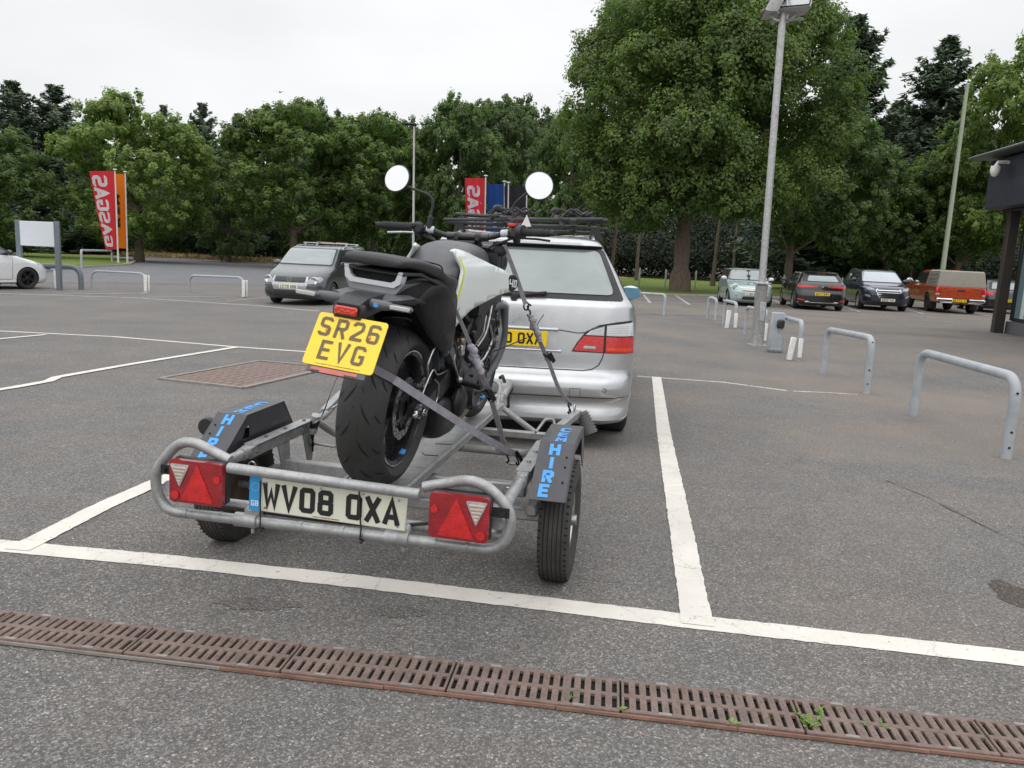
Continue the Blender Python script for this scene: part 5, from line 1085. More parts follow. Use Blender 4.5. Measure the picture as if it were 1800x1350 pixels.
ws = part(c, 'windscreen', M_TRIM, Fr, [round2([(-.72, .975), (.72, .975), (.62, 1.38), (-.62, 1.38)], .05)], .003, .06); part(c, 'pane', M_SCR, Fr, [round2([(-.68, 1.0), (.68, 1.0), (.59, 1.36), (-.59, 1.36)], .05)], .005, .06, ws)
for sg, Sx in ((1, Sa), (-1, Sb)):
    sw = part(c, 'side_window', M_TRIM, Sx, [round2([(.5, 1.02), (2.98, .93), (2.2, 1.37), (.85, 1.38)], .04)], .003, .06); part(c, 'pane', M_GLASS, Sx, [round2([(.68, 1.04), (1.35, 1.01), (1.35, 1.34), (.95, 1.34)], .03), round2([(1.45, 1.01), (2.7, .965), (2.12, 1.34), (1.45, 1.34)], .03)], .005, .06, sw)
    mb = MB(); seam(mb, Sx, [(1.40, .28), (1.38, .98)], .008, .002); seam(mb, Sx, [(2.72, .28), (2.75, .93)], .008, .002); seam(mb, Sx, [(1.4, .28), (2.72, .28)], .008, .002); mb.build('door_gap', M_TRIM, c, False)
    mb = MB(); mb.box(Sx(1.65, .80)+Vector((sg*.012, 0, 0)), (.02, .18, .03), bev=.008); mb.build('door_handle', M_WHT, c)
    f = (lambda p: p) if sg > 0 else mirror2
    part(c, 'headlight', M_LAMP, Fr, [f(round2([(.42, .58), (.70, .58), (.80, .70), (.72, .78), (.50, .68)], .03))], .006, .04)
    mb = MB(); mb.box(Sx(1.9, .235)+Vector((-sg*.01, 0, 0)), (.05, 1.9, .10), bev=.02); mb.build('side_skirt', M_WHT, c)
put_wheels(c, .31, .20, .215, 1.47, (.66, 3.17), M_ALLOYD, 5, 1, .03); door_mirror(c, .82, 2.62, 1.02, M_BLCK)
mb = MB(); mb.box((0, 2.0, .28), (1.2, 2.4, .2), bev=.05); mb.build('underbody', M_ARCH, c)
# ---------------------------------------------------------------- mint hatchback facing the camera
rows = [(.15, .12, .15, .70, .2, .3), (.20, .04, .05, .78, .25, .40), (.32, 0, .0, .825, .28, .48), (.50, 0, .0, .84, .3, .50), (.62, .02, .04, .84, .3, .50), (.74, .03, .12, .835, .28, .48), (.83, .04, .38, .82, .25, .40), (.90, .05, .85, .80, .2, .26), (.95, .06, .95, .785, .2, .22), (1.15, .12, 1.16, .72, .18, .20), (1.33, .22, 1.38, .665, .18, .20), (1.37, .28, 1.46, .64, .2, .24), (1.395, .5, 1.7, .54, .25, .3), (1.41, .9, 2.1, .32, .2, .2)]
c, sh, Rr, Fr, Sa, Sb = generic('hatchback_car', 'small mint green hatchback facing the camera beside the lamp post', rows, 3.70, M_MINT, [(.60, .30), (3.05, .30)], .325, (1284, 536, (.66, 3.1)), 187, 5, None)
part(c, 'roof_panel', simple('pale_roof_paint', (.60, .62, .60), .3, coat=1.), mk(sh.front, 1.8), [round2([(-.60, 1.372), (.60, 1.372), (.5, 1.398), (-.5, 1.398)], .02)], .004, .08)
ws = part(c, 'windscreen', M_TRIM, Fr, [round2([(-.73, .945), (.73, .945), (.65, 1.345), (-.65, 1.345)], .06)], .003, .06); part(c, 'pane', M_SCR, Fr, [round2([(-.69, .97), (.69, .97), (.615, 1.32), (-.615, 1.32)], .06)], .005, .06, ws)
for sg, Sx in ((1, Sa), (-1, Sb)):
    f = (lambda p: p) if sg > 0 else mirror2
    o_ = Fr(sg*.60, .70); mb = MB(); mb.lathe([(0, .115), (.02, .118), (.03, .105), (.035, .1)], o_, 'y', 24); mb.ell(o_, (.10, .035, .105), 16, 10, mi=1); mb.build('headlight', [M_CHR, M_LENSC], c)
    mb = MB(); o2 = Fr(sg*.56, .42); mb.ell(o2, (.055, .03, .055), 14, 8); mb.build('fog_light', M_LENSC, c)
    sw = part(c, 'side_window', M_TRIM, Sx, [round2([(.28, .98), (2.78, .95), (2.42, 1.335), (.45, 1.34)], .05)], .003, .06); part(c, 'pane', M_GLASS, Sx, [round2([(.4, 1.0), (1.3, .99), (1.3, 1.31), (.55, 1.31)], .04), round2([(1.4, .99), (2.6, .98), (2.3, 1.31), (1.4, 1.31)], .04)], .005, .06, sw)
part(c, 'grille', M_TRIM, Fr, [round2([(-.34, .56), (.34, .56), (.40, .66), (-.40, .66)], .03)], .006, .05); mb = MB(); [seam(mb, Fr, [(-w_, z), (w_, z)], .016, .012) for w_, z in ((.37, .60), (.39, .635), (.41, .672))]; mb.build('grille_bar', M_CHR, c, False)
part(c, 'lower_grille', M_TRIM, Fr, [round2([(-.36, .25), (.36, .25), (.33, .37), (-.33, .37)], .03)], .006, .05); plate(c, 'number_plate', Fr, 0, .47, 'YJ09 EKT', False, off=.02)
put_wheels(c, .30, .19, .20, 1.44, (.60, 3.05), M_ALLOY, 5, 0); door_mirror(c, .80, 2.40, 1.02, M_WHT, .9)
mb = MB(); mb.box((0, 1.85, .28), (1.2, 2.2, .2), bev=.05); mb.build('underbody', M_ARCH, c)
# ---------------------------------------------------------------- black hatchback, tail towards the camera
rows = [(.17, .16, .15, .74, .2, .3), (.22, .06, .05, .84, .28, .38), (.34, 0, .0, .89, .32, .45), (.52, 0, .0, .905, .34, .5), (.62, .02, .04, .907, .34, .5), (.74, .06, .2, .90, .32, .5), (.86, .08, .5, .89, .30, .4), (.96, .12, 1.0, .86, .26, .3), (1.02, .20, 1.15, .83, .22, .25), (1.20, .42, 1.50, .74, .2, .22), (1.34, .60, 1.85, .66, .2, .22), (1.365, .54, 1.95, .64, .2, .22), (1.39, .62, 2.1, .60, .2, .25), (1.42, .9, 2.4, .5, .25, .3), (1.44, 1.3, 2.8, .3, .2, .2)]
c, sh, Rr, Fr, Sa, Sb = generic('hatchback_car', 'black hatchback with red tail lights parked between the mint and navy cars', rows, 4.36, M_BLCK, [(.85, .31), (3.5, .31)], .345, (1398, 542, (-.74, .85)), 10, 5, None)
rw = part(c, 'rear_window', M_TRIM, Rr, [round2([(-.70, 1.03), (.70, 1.03), (.60, 1.345), (-.60, 1.345)], .05)], .003, .06); part(c, 'pane', M_RGL, Rr, [round2([(-.52, 1.05), (.58, 1.05), (.48, 1.25), (-.44, 1.25)], .05)], .005, .06, rw)
part(c, 'high_brake_lamp', M_AMB, Rr, [[(-.16, 1.315), (.16, 1.315), (.15, 1.335), (-.15, 1.335)]], .008, .08)
for sg, Sx in ((1, Sa), (-1, Sb)):
    f = (lambda p: p) if sg > 0 else mirror2
    part(c, 'tail_light', M_LENSR, Rr, [f(round2([(.16, .845), (.50, .82), (.80, .80), (.855, .90), (.50, .90), (.18, .875)], .02))], .008, .05); part(c, 'rear_reflector', M_LENSR, Rr, [f([(.60, .33), (.82, .36), (.82, .42), (.62, .38)])], .006, .05)
    mb = MB(); mb.ell(Rr(sg*.48, .30)+Vector((0, .02, 0)), (.12, .04, .04), 12, 8); mb.build('exhaust_trim', M_ALLOY, c)
    sw = part(c, 'side_window', M_TRIM, Sx, [round2([(.75, 1.04), (3.1, .97), (2.3, 1.34), (1.1, 1.34)], .04)], .003, .06); part(c, 'pane', M_GLASS, Sx, [round2([(.95, 1.06), (1.85, 1.02), (1.85, 1.31), (1.2, 1.31)], .03), round2([(1.95, 1.02), (2.9, .99), (2.25, 1.31), (1.95, 1.31)], .03)], .005, .06, sw)
mb = MB(); o_ = Rr(0, .86)+Vector((0, -.01, 0)); mb.loft([[o_+Vector((a, d, b)) for a, b in ((0, .05), (.03, 0), (0, -.05), (-.03, 0))] for d in (0, -.01)], smooth=False); mb.build('badge', M_CHR, c)
mb = MB(); mb.tube([Rr(x, .285)+Vector((0, -.004, 0)) for x in (-.8, -.4, 0, .4, .8)], .018, 6); mb.build('bumper_trim', M_ALLOY, c)
plate(c, 'number_plate', Rr, 0, .60, 'SH17 ERW', True, off=.02); put_wheels(c, .315, .21, .22, 1.57, (.85, 3.5), M_ALLOY, 5, 1); door_mirror(c, .86, 2.7, 1.06, M_BLCK)
mb = MB(); mb.box((0, 2.2, .29), (1.2, 2.4, .2), bev=.05); mb.build('underbody', M_ARCH, c)
# ---------------------------------------------------------------- navy SUV facing the camera
rows = [(.20, .12, .15, .76, .2, .3), (.26, .04, .05, .86, .25, .40), (.40, 0, .0, .905, .30, .46), (.60, 0, .0, .925, .3, .48), (.78, .02, .03, .925, .28, .48), (.90, .03, .12, .915, .25, .46), (.99, .04, .45, .90, .22, .40), (1.05, .06, .90, .875, .2, .28), (1.10, .08, 1.02, .86, .2, .24), (1.30, .20, 1.35, .78, .18, .22), (1.50, .38, 1.72, .70, .18, .22), (1.57, .5, 1.95, .65, .2, .24), (1.61, .75, 2.3, .54, .25, .3), (1.635, 1.2, 2.8, .32, .2, .2)]
c, sh, Rr, Fr, Sa, Sb = generic('suv_car', 'navy blue SUV with a chrome grille facing the camera', rows, 4.48, M_NAVY, [(.85, .345), (3.52, .345)], .385, (1512, 543, (.76, 3.55)), 191, 5, None)
ws = part(c, 'windscreen', M_TRIM, Fr, [round2([(-.79, 1.09), (.79, 1.09), (.69, 1.525), (-.69, 1.525)], .05)], .003, .06); part(c, 'pane', simple('bright_windscreen', (.36, .40, .44), .06, coat=1.), Fr, [round2([(-.75, 1.115), (.75, 1.115), (.655, 1.50), (-.655, 1.50)], .05)], .005, .06, ws)
gr = part(c, 'grille', M_TRIM, Fr, [[(-.30, .50), (.30, .50), (.45, .78), (.40, .84), (-.40, .84), (-.45, .78)]], .006, .05)
mb = MB(); [seam(mb, Fr, s_, .026, .014) for s_ in (((-.31, .50), (-.46, .78), (-.40, .845)), ((.31, .50), (.46, .78), (.40, .845)), ((-.40, .80), (.40, .80)), ((-.40, .72), (.40, .72)), ((-.36, .645), (.36, .645)), ((-.32, .57), (.32, .57)), ((-.31, .50), (.31, .50)))]; mb.build('grille_bars', M_CHR, gr, False)
for sg, Sx in ((1, Sa), (-1, Sb)):
    f = (lambda p: p) if sg > 0 else mirror2
    part(c, 'headlight', M_LAMP, Fr, [f(round2([(.48, .79), (.70, .80), (.88, .90), (.80, .95), (.52, .85)], .02))], .008, .04); part(c, 'fog_light', M_LAMP, Fr, [f(round2([(.62, .52), (.80, .56), (.80, .63), (.64, .60)], .02))], .006, .04); part(c, 'lamp_recess', M_TRIM, Fr, [f([(.52, .44), (.84, .48), (.86, .66), (.60, .62)])], .003, .05)
    sw = part(c, 'side_window', M_TRIM, Sx, [round2([(.55, 1.18), (3.3, 1.10), (2.55, 1.50), (.9, 1.50)], .04)], .003, .06); part(c, 'pane', M_GLASS, Sx, [round2([(.8, 1.19), (1.9, 1.15), (1.9, 1.47), (1.0, 1.47)], .03), round2([(2.0, 1.15), (3.1, 1.12), (2.5, 1.47), (2.0, 1.47)], .03)], .005, .06, sw)
    mb = MB(); mb.tube(spline([Sx(.7, 1.54), Sx(.9, 1.54)+Vector((0, 0, .05)), Sx(1.8, 1.54)+Vector((0, 0, .06)), Sx(2.4, 1.53)], 4), .016, 6); mb.build('roof_rail', M_ALLOY, c)
part(c, 'lower_grille', M_TRIM, Fr, [round2([(-.50, .27), (.50, .27), (.55, .36), (-.55, .36)], .02)], .006, .05); plate(c, 'number_plate', Fr, 0, .43, 'SA20 YUW', False, off=.02)
put_wheels(c, .35, .22, .23, 1.60, (.85, 3.52), M_ALLOY, 5, 1); door_mirror(c, .88, 2.9, 1.17, M_NAVY)
mb = MB(); mb.box((0, 2.2, .33), (1.2, 2.4, .2), bev=.05); mb.build('underbody', M_ARCH, c)
# ---------------------------------------------------------------- orange pickup with a beige canopy
rows = [(.38, .10, .20, .78, .05, .2), (.44, .02, .05, .88, .06, .3), (.60, 0, .0, .915, .07, .35), (.90, 0, .0, .925, .07, .35), (1.00, .01, .05, .92, .07, .35), (1.06, .02, .25, .905, .07, .3), (1.075, 1.58, .6, .885, .06, .28), (1.10, 1.60, 1.25, .87, .08, .24), (1.14, 1.61, 1.35, .86, .10, .22), (1.45, 1.68, 1.80, .76, .14, .22), (1.66, 1.76, 2.15, .69, .16, .22), (1.72, 1.9, 2.35, .62, .2, .24), (1.75, 2.1, 2.6, .5, .2, .2)]
c, sh, Rr, Fr, Sa, Sb = generic('pickup_truck', 'orange pickup truck with a beige louvred canopy over its bed', rows, 5.33, M_ORNG, [(1.15, .38), (4.25, .38)], .43, (1634, 547, (-.74, 1.15)), 13, 5, None, 'pickup truck', barrel=.02, bowr=.02)
tg = part(c, 'tailgate', M_ORNG, Rr, [round2([(-.72, .62), (.72, .62), (.72, 1.03), (-.72, 1.03)], .03)], .012, .1); mb = MB(); mb.box(Rr(0, .93)+Vector((0, -.02, 0)), (.28, .03, .06), bev=.015); mb.build('tailgate_handle', M_TRIM, tg)
mb = MB(); [seam(mb, Rr, s_, .012, .003) for s_ in (((-.74, .60), (-.74, 1.05)), ((.74, .60), (.74, 1.05)), ((-.74, .60), (.74, .60)))]; [mb.box(Rr(x, .97)+Vector((0, -.014, 0)), (w_, .004, .022)) for x, w_ in ((-.56, .13), (.55, .17))]; mb.build('tailgate_gap', M_TRIM, c, False)
for sg, Sx in ((1, Sa), (-1, Sb)):
    f = (lambda p: p) if sg > 0 else mirror2
    tl = part(c, 'tail_light', M_LENSR, Rr, [f(round2([(.765, .80), (.90, .80), (.90, 1.0), (.765, 1.0)], .02))], .012, .05); part(c, 'clear_lens', M_LENSC, Rr, [f(round2([(.765, .72), (.90, .72), (.90, .79), (.765, .79)], .01))], .012, .05, tl)
    sw = part(c, 'side_window', M_TRIM, Sx, [round2([(1.82, 1.15), (3.95, 1.12), (3.25, 1.62), (1.98, 1.62)], .04)], .003, .06); part(c, 'pane', M_GLASS, Sx, [round2([(1.95, 1.17), (2.7, 1.16), (2.7, 1.58), (2.05, 1.58)], .03), round2([(2.8, 1.16), (3.7, 1.14), (3.2, 1.58), (2.8, 1.58)], .03)], .005, .06, sw)
    mb = MB(); [seam(mb, Sx, s_, .010, .002) for s_ in (((1.66, .5), (1.66, 1.06)), ((2.75, .5), (2.75, 1.12)), ((3.75, .5), (3.8, 1.08)))]; mb.build('door_gap', M_TRIM, c, False)
    mb = MB(); mb.box((sg*.75, .78, .30), (.26, .02, .30), bev=.005); mb.build('mud_flap', M_RUB, c)
mb = MB(); mb.box((0, -.05, .53), (1.78, .14, .14), bev=.04); mb.box((0, -.06, .43), (1.5, .10, .05), bev=.02); mb.build('rear_bumper', M_CHR, c); mb = MB(); mb.box((0, -.115, .53), (.62, .03, .15), bev=.02); mb.build('bumper_step', M_TRIM, c)
mb = MB(); O = Vector((-.06, -.135, .52)); mb.box(O, (.52, .01, .11), bev=.003); o = mb.build('number_plate', M_PLY, c); mb = MB(); text(mb, 'SK17 DPN', O+Vector((0, -.006, -.038)), (1, 0, 0), (0, 0, 1), .079, N=(0, -1, 0)); mb.build('characters', M_CHAR, o, False)
cn = bpy.data.objects.new('canopy', None); COL.objects.link(cn); cn.parent = c
mb = MB(); b0 = [(-.88, .02), (.88, .02), (.88, 1.58), (-.88, 1.58)]; b1 = [(-.80, .10), (.80, .10), (.80, 1.58), (-.80, 1.58)]; b2 = [(-.74, .16), (.74, .16), (.74, 1.54), (-.74, 1.54)]
mb.loft([[Vector((x, y, z)) for x, y in b] for z, b in ((1.07, b0), (1.10, b0), (1.66, b1), (1.70, b2))], smooth=False); mb.build('canopy_shell', M_BEIGE, cn)
for sg in (1, -1):
    mb = MB()
    for k in range(9): z = 1.16+.055*k; x = sg*(.892-.08*(z-1.10)/.56); mb.box((x, .84, z), (.03, 1.2, .018), RY(sg*.5), bev=.004)
    mb.build('louvre', simple('louvre_metal', (.40, .38, .34), .5), cn); mb = MB()
    for k in range(9): z = 1.188+.055*k; x = sg*(.884-.08*(z-1.10)/.56); mb.box((x, .84, z), (.012, 1.22, .026))
    mb.build('louvre_gap', M_TRIM, cn)
mb = MB(); mb.box((.05, .045, 1.17), (.16, .03, .04), bev=.01); mb.build('canopy_handle', M_TRIM, cn)
put_wheels(c, .385, .25, .22, 1.58, (1.15, 4.25), M_ALLOYD, 6, 0); door_mirror(c, .90, 3.75, 1.25, M_CHR, 1.2)
mb = MB(); mb.box((0, 2.6, .46), (1.0, 4.6, .16), bev=.05); mb.box((0, .5, .42), (.6, .5, .16), bev=.05); mb.tube([(.4, .1, .42), (.4, -.02, .40)], .04, 8); mb.tube([(0, .2, .42), (0, -.2, .42)], .03, 8); mb.build('chassis', M_ARCH, c)
# ---------------------------------------------------------------- dark car half hidden by the building's pillar
rows = [(.17, .16, .15, .74, .2, .3), (.22, .06, .05, .84, .28, .38), (.34, 0, .0, .89, .3, .45), (.52, 0, .0, .90, .3, .5), (.74, .04, .2, .90, .3, .5), (.90, .08, .5, .88, .28, .4), (.98, .14, 1.0, .85, .24, .3), (1.20, .36, 1.50, .74, .2, .22), (1.36, .55, 1.85, .66, .2, .22), (1.42, .75, 2.1, .58, .2, .25), (1.46, 1.2, 2.6, .4, .25, .3)]
c, sh, Rr, Fr, Sa, Sb = generic('hatchback_car', 'dark grey car mostly hidden behind the pillar of the black building', rows, 4.4, simple('charcoal_car_paint', (.035, .038, .045), .3, .4, 1.), [(.85, .31), (3.5, .31)], .345, (1722, 548, (-.74, .85)), 14, 5, None)
rw = part(c, 'rear_window', M_TRIM, Rr, [round2([(-.70, 1.0), (.70, 1.0), (.60, 1.35), (-.60, 1.35)], .05)], .003, .06); part(c, 'pane', M_RGL, Rr, [round2([(-.6, 1.03), (.6, 1.03), (.5, 1.3), (-.5, 1.3)], .05)], .005, .06, rw)
for sg, Sx in ((1, Sa), (-1, Sb)):
    f = (lambda p: p) if sg > 0 else mirror2
    part(c, 'tail_light', M_LENSR, Rr, [f(round2([(.50, .76), (.84, .74), (.84, .92), (.55, .90)], .02))], .008, .05); part(c, 'side_window', M_GLASS, Sx, [round2([(.8, 1.02), (3.1, .98), (2.3, 1.34), (1.1, 1.34)], .04)], .003, .06)
plate(c, 'number_plate', Rr, 0, .55, 'ST66 HNL', True, off=.02); put_wheels(c, .315, .21, .22, 1.57, (.85, 3.5), M_ALLOY, 5, 1)
# ================================================================ THE MOTORCYCLE TRAILER   (local: x right, y towards the car, z up)
TM = Matrix.Translation((-.48, 3.10, 0)) @ Matrix.Rotation(-math.radians(10.5), 4, 'Z')
tr = thing('motorcycle_trailer', 'galvanised motorcycle trailer with black mudguards marked HIRE', 'trailer', M=TM)
V = Vector
M_FEND = simple('charcoal_mudguard', (.042, .042, .050), .42, coat=.15, var=.2, sc=9); M_BLUE = simple('blue_sticker', (.055, .33, .78), .4, var=.05); M_GBBL = simple('blue_plate_band', (.03, .30, .66), .4, var=.05); M_STAR = simple('faded_star', (.45, .50, .30), .5)
mb = MB(); y = -.80
pts = [(.38, y, .556), (.552, y, .603), (.664, y, .50), (.630, y, .383), (-.505, y, .385), (-.538, y, .505), (-.425, y, .642), (-.262, y, .577)]
mb.tube(fillet(pts, .075, 8), .0168, 16); mb.build('bumper_tube', M_GALV, tr)
mb = MB(); mb.tube([(-.245, -.835, .564), (.378, -.835, .543)], .0168, 16); mb.tube([(.365, -.835, .5435), (.3785, -.835, .543)], .0135, 12); mb.build('upper_tube', M_GALV, tr)
mb = MB(); mb.tube([(-.42, -.755, .418), (.62, -.755, .412)], .0165, 12); mb.build('inner_tube', M_GALV, tr)
for x in (-.205, .300):
    mb = MB(); mb.tube([(x-.038, -.80, .386), (x+.038, -.80, .386)], .0232, 16); mb.box((x+.015, -.775, .405), (.05, .06, .045), bev=.008); mb.tube([(x+.02, -.80, .36), (x+.02, -.80, .345)], .006, 6); mb.build('pipe_clamp', M_GALV, tr)
mb = MB(); [mb.tube([(x, -.80, .385), (x+.008, -.80, .385)], .0182, 14) for x in (-.30, -.02, .12, .42, .52, -.42)]; mb.build('weld_ring', M_GALV, tr)
# lamps
def tail(cx, cz, sg, roll):
    t = bpy.data.objects.new('tail_light', None); COL.objects.link(t); t.parent = tr; t.location = (cx, -.845, cz); t.rotation_euler = (0, roll, 0)
    W_, H_ = .186, .142; mb = MB(); mb.box((0, .028, 0), (W_, .038, H_), bev=.010); mb.build('housing', M_BLK, t)
    mb = MB(); rp = round2([(-W_/2+.002, -H_/2+.002), (W_/2-.002, -H_/2+.002), (W_/2-.002, H_/2-.002), (-W_/2+.002, H_/2-.002)], .014); mb.prism(rp, (0, .010, 0), (1, 0, 0), (0, 0, 1), (0, -.018, 0)); mb.build('red_lens', M_LENSRD, t)
    f = lambda P_: [(sg*x, z) for x, z in P_]
    mb = MB(); tri = round2(f([(-.062, -.060), (.050, -.060), (-.008, .062)]), .004, 3); mb.prism(tri, (0, -.0085, 0), (1, 0, 0), (0, 0, 1), (0, -.003, 0)); tr_ = mb.build('reflector_triangle', M_LENSR, t)
    mb = MB(); mb.add([(sg*-.006, -.0155, -.02)]+[(x, -.0118, z) for x, z in f([(-.060, -.058), (.048, -.058), (-.008, .058)])], [(0, 1, 2), (0, 2, 3), (0, 3, 1)], 0, False); mb.build('facet', M_LENSR, tr_, False)
    mb = MB(); tri = round2(f([(.020, .056), (.086, .056), (.054, -.018)]), .006, 3); mb.prism(tri, (0, -.0085, 0), (1, 0, 0), (0, 0, 1), (0, -.004, 0)); cl = mb.build('clear_lens', M_LENSC, t)
    mb = MB()
    for k in range(6): z = .045-.011*k; w_ = .024*(z+.012)/.057; mb.box((sg*.054, -.0135, z), (w_*2, .003, .006), bev=.001)
    mb.build('lens_rib', simple('peach_lens', (.60, .47, .36), .25, coat=.5), cl)
    mb = MB(); mb.tube([(sg*-.075, -.010, .02), (sg*-.075, -.013, .02)], .012, 10); mb.tube([(sg*.07, -.010, -.045), (sg*.07, -.013, -.045)], .014, 10); mb.build('bulb_glow', M_LENSR, t)
    for z in (.02,): mb = MB(); mb.box((sg*.115, .028, z), (.06, .004, .03)); mb.cyl((sg*.128, .02, z), (sg*.128, .012, z), .007, seg=8); mb.build('bracket', M_BLKM, t)
tail(-.350, .508, -1, math.radians(1)); tail(.505, .489, 1, math.radians(1))
# number plate
pl = bpy.data.objects.new('number_plate', None); COL.objects.link(pl); pl.parent = tr; pl.location = (.070, -.806, .474); pl.rotation_euler = (math.radians(-2), math.radians(1.6), 0)
mb = MB(); mb.box((0, 0, 0), (.520, .006, .111), bev=.003); mb.build('plate', M_PLW, pl)
mb = MB(); mb.box((-.240, -.0034, 0), (.040, .002, .1095)); mb.build('country_band', M_GBBL, pl); mb = MB()
for k in range(12): a = 2*PI*k/12; mb.box((-.240+.013*math.cos(a), -.0048, .022+.013*math.sin(a)), (.0028, .001, .0028), RY(.8))
mb.build('stars', M_STAR, pl); mb = MB(); text(mb, 'GB', (-.240, -.0048, -.040), (1, 0, 0), (0, 0, 1), .018, stroke=16, N=(0, -1, 0), thick=.0006); mb.build('country_letters', M_WPL, pl, False)
mb = MB(); text(mb, 'WV08', (-.094, -.0032, -.0395), (1, 0, 0), (0, 0, 1), .079, stroke=16.5, N=(0, -1, 0)); mb.build('characters', M_CHAR, pl, False); mb = MB(); text(mb, '0XA', (.152, -.0032, -.0395), (1, 0, 0), (0, 0, 1), .079, stroke=16.5, N=(0, -1, 0)); mb.build('characters', M_CHAR, pl, False)
mb = MB()
rr_ = random.Random(4)
for k in range(22): mb.box((-.045+.0042*k, -.0036, -.0485), (rr_.uniform(.0015, .0032), .0008, rr_.uniform(.002, .0045)))
mb.build('maker_line', M_CHARB, pl); mb = MB()
for x, z in ((-.205, .04), (-.205, -.042), (.235, .04), (-.02, .045), (.12, .045), (.235, -.042)): mb.cyl((x, -.003, z), (x, -.006, z), .0035, seg=8)
mb.build('screw', M_STEEL, pl)
for x, d in ((-.150, .004), (.178, .012)):
    mb = MB(); mb.tube([V((x, -.812, .525)), V((x+d*.3, -.818, .47)), V((x+d, -.822, .41)), V((x+d*.8, -.824, .375)), V((x+d, -.80, .362))], .0028, 6); mb.ell((x+d, -.820, .366), (.006, .006, .006), 8, 6); mb.build('cable_tie', M_BLK, tr)
# side members
for sg in (-1, 1):
    mb = MB(); x = sg*.572; x9 = .61 if sg > 0 else -.49; mb.tube(fillet([(x9, -.785, .462), (x9*1.02, -.70, .445), (x, -.46, .418), (x, -.16, .418)], .08, 6), .0215, 14); mb.tube([(x, -.20, .418), (x, -.15, .418)], .027, 14); mb.build('side_tube', M_GALV, tr)
    mb = MB(); mb.box((x, .13, .418), (.050, .60, .050), bev=.006); mb.box((x+.0*sg, .13, .4445), (.058, .52, .004)); mb.build('side_box_section', M_GALV, tr)
    mb = MB(); [mb.cyl((x-sg*.026, y_, .418), (x-sg*.032, y_, .418), .008, seg=8) for y_ in (-.12, .30)]; [mb.cyl((x, y_, .446), (x, y_, .455), .009, seg=6) for y_ in (.0, .17, .36)]; mb.build('bolt', M_STEEL, tr)
    mb = MB(); mb.tube(fillet([(x, .42, .418), (x, .58, .425), (sg*.655, .98, .455)], .1, 5), .019, 12); mb.build('front_side_tube', M_GALV, tr)
    mb = MB(); mb.box((sg*.625, .82, .452), (.040, .40, .035), RZ(-sg*.18) @ RX(.06), bev=.004); mb.tube(fillet([(sg*.50, .62, .43), (sg*.52, .80, .462), (sg*.56, .80, .462), (sg*.60, .64, .43)], .03, 4), .007, 8); mb.build('loading_rail_end', M_GALV, tr)
    mb = MB(); ring = [V((sg*.645, .985+.022*math.cos(a), .492+.022*math.sin(a))) for a in [2*PI*i/14 for i in range(14)]]; mb.tube(ring, .0045, 6, closed=True); mb.build('lashing_ring', M_STEEL, tr)
    mb = MB(); mb.loft([[V((x-sg*.02, .30, .395)), V((x-sg*.02, .42, .395)), V((x-sg*.028, .42, .395)), V((x-sg*.028, .30, .395))], [V((x-sg*.03, .33, .26)), V((x-sg*.03, .37, .26)), V((x-sg*.038, .37, .26)), V((x-sg*.038, .33, .26))]], smooth=False); mb.build('drop_bracket', M_GALV, tr); mb = MB()
    mb.loft([[V((x-sg*.02, .06, .395)), V((x-sg*.02, .16, .395)), V((x-sg*.028, .16, .395)), V((x-sg*.028, .06, .395))], [V((x-sg*.03, .085, .27)), V((x-sg*.03, .15, .27)), V((x-sg*.038, .15, .27)), V((x-sg*.038, .085, .27))]], smooth=False); mb.build('drop_bracket', M_GALV, tr)
    mb = MB(); mb.tube([(sg*.56, .385, .335), (sg*.42, .375, .33)], .0065, 8); mb.build('lashing_rod', M_GALV, tr)
    mb = MB(); eye = [V((sg*.525+.016*math.cos(a), -.20, .378+.016*math.sin(a))) for a in [2*PI*i/12 for i in range(12)]]; mb.tube(eye, .004, 6, closed=True); mb.build('lashing_eye', M_STEEL, tr)
mb = MB(); mb.tube([(.68, 1.02, .47), (.735, 1.0, .36)], [.028, .04], 16)
for k in range(7): a = V((.68, 1.02, .47)).lerp(V((.735, 1.0, .36)), .1+.13*k); b = V((.68, 1.02, .47)).lerp(V((.735, 1.0, .36)), .14+.13*k); mb.tube([a, b], .038+.001*k, 16)
mb.build('ribbed_buffer', simple('grey_rubber', (.12, .12, .115), .6), tr)
mb = MB(); mb.box((0, .125, .293), (1.10, .052, .055), bev=.006); mb.build('crossmember', M_GALV, tr); mb = MB(); mb.tube(fillet([(-.56, .50, .41), (-.50, .60, .325), (.50, .60, .325), (.56, .50, .41)], .10, 6), .019, 12); mb.build('crossmember', M_GALV, tr)
mb = MB(); mb.box((0, 1.03, .318), (1.24, .04, .038), bev=.005); mb.build('crossmember', M_GALV, tr)
mb = MB(); mb.box((0, .0, .232), (1.30, .045, .045), bev=.006); mb.tube([(-.70, 0, .228), (.70, 0, .228)], .016, 10); mb.box((.60, .06, .26), (.05, .22, .05), bev=.01); mb.box((-.60, .06, .26), (.05, .22, .05), bev=.01); mb.build('axle', M_GALV, tr)
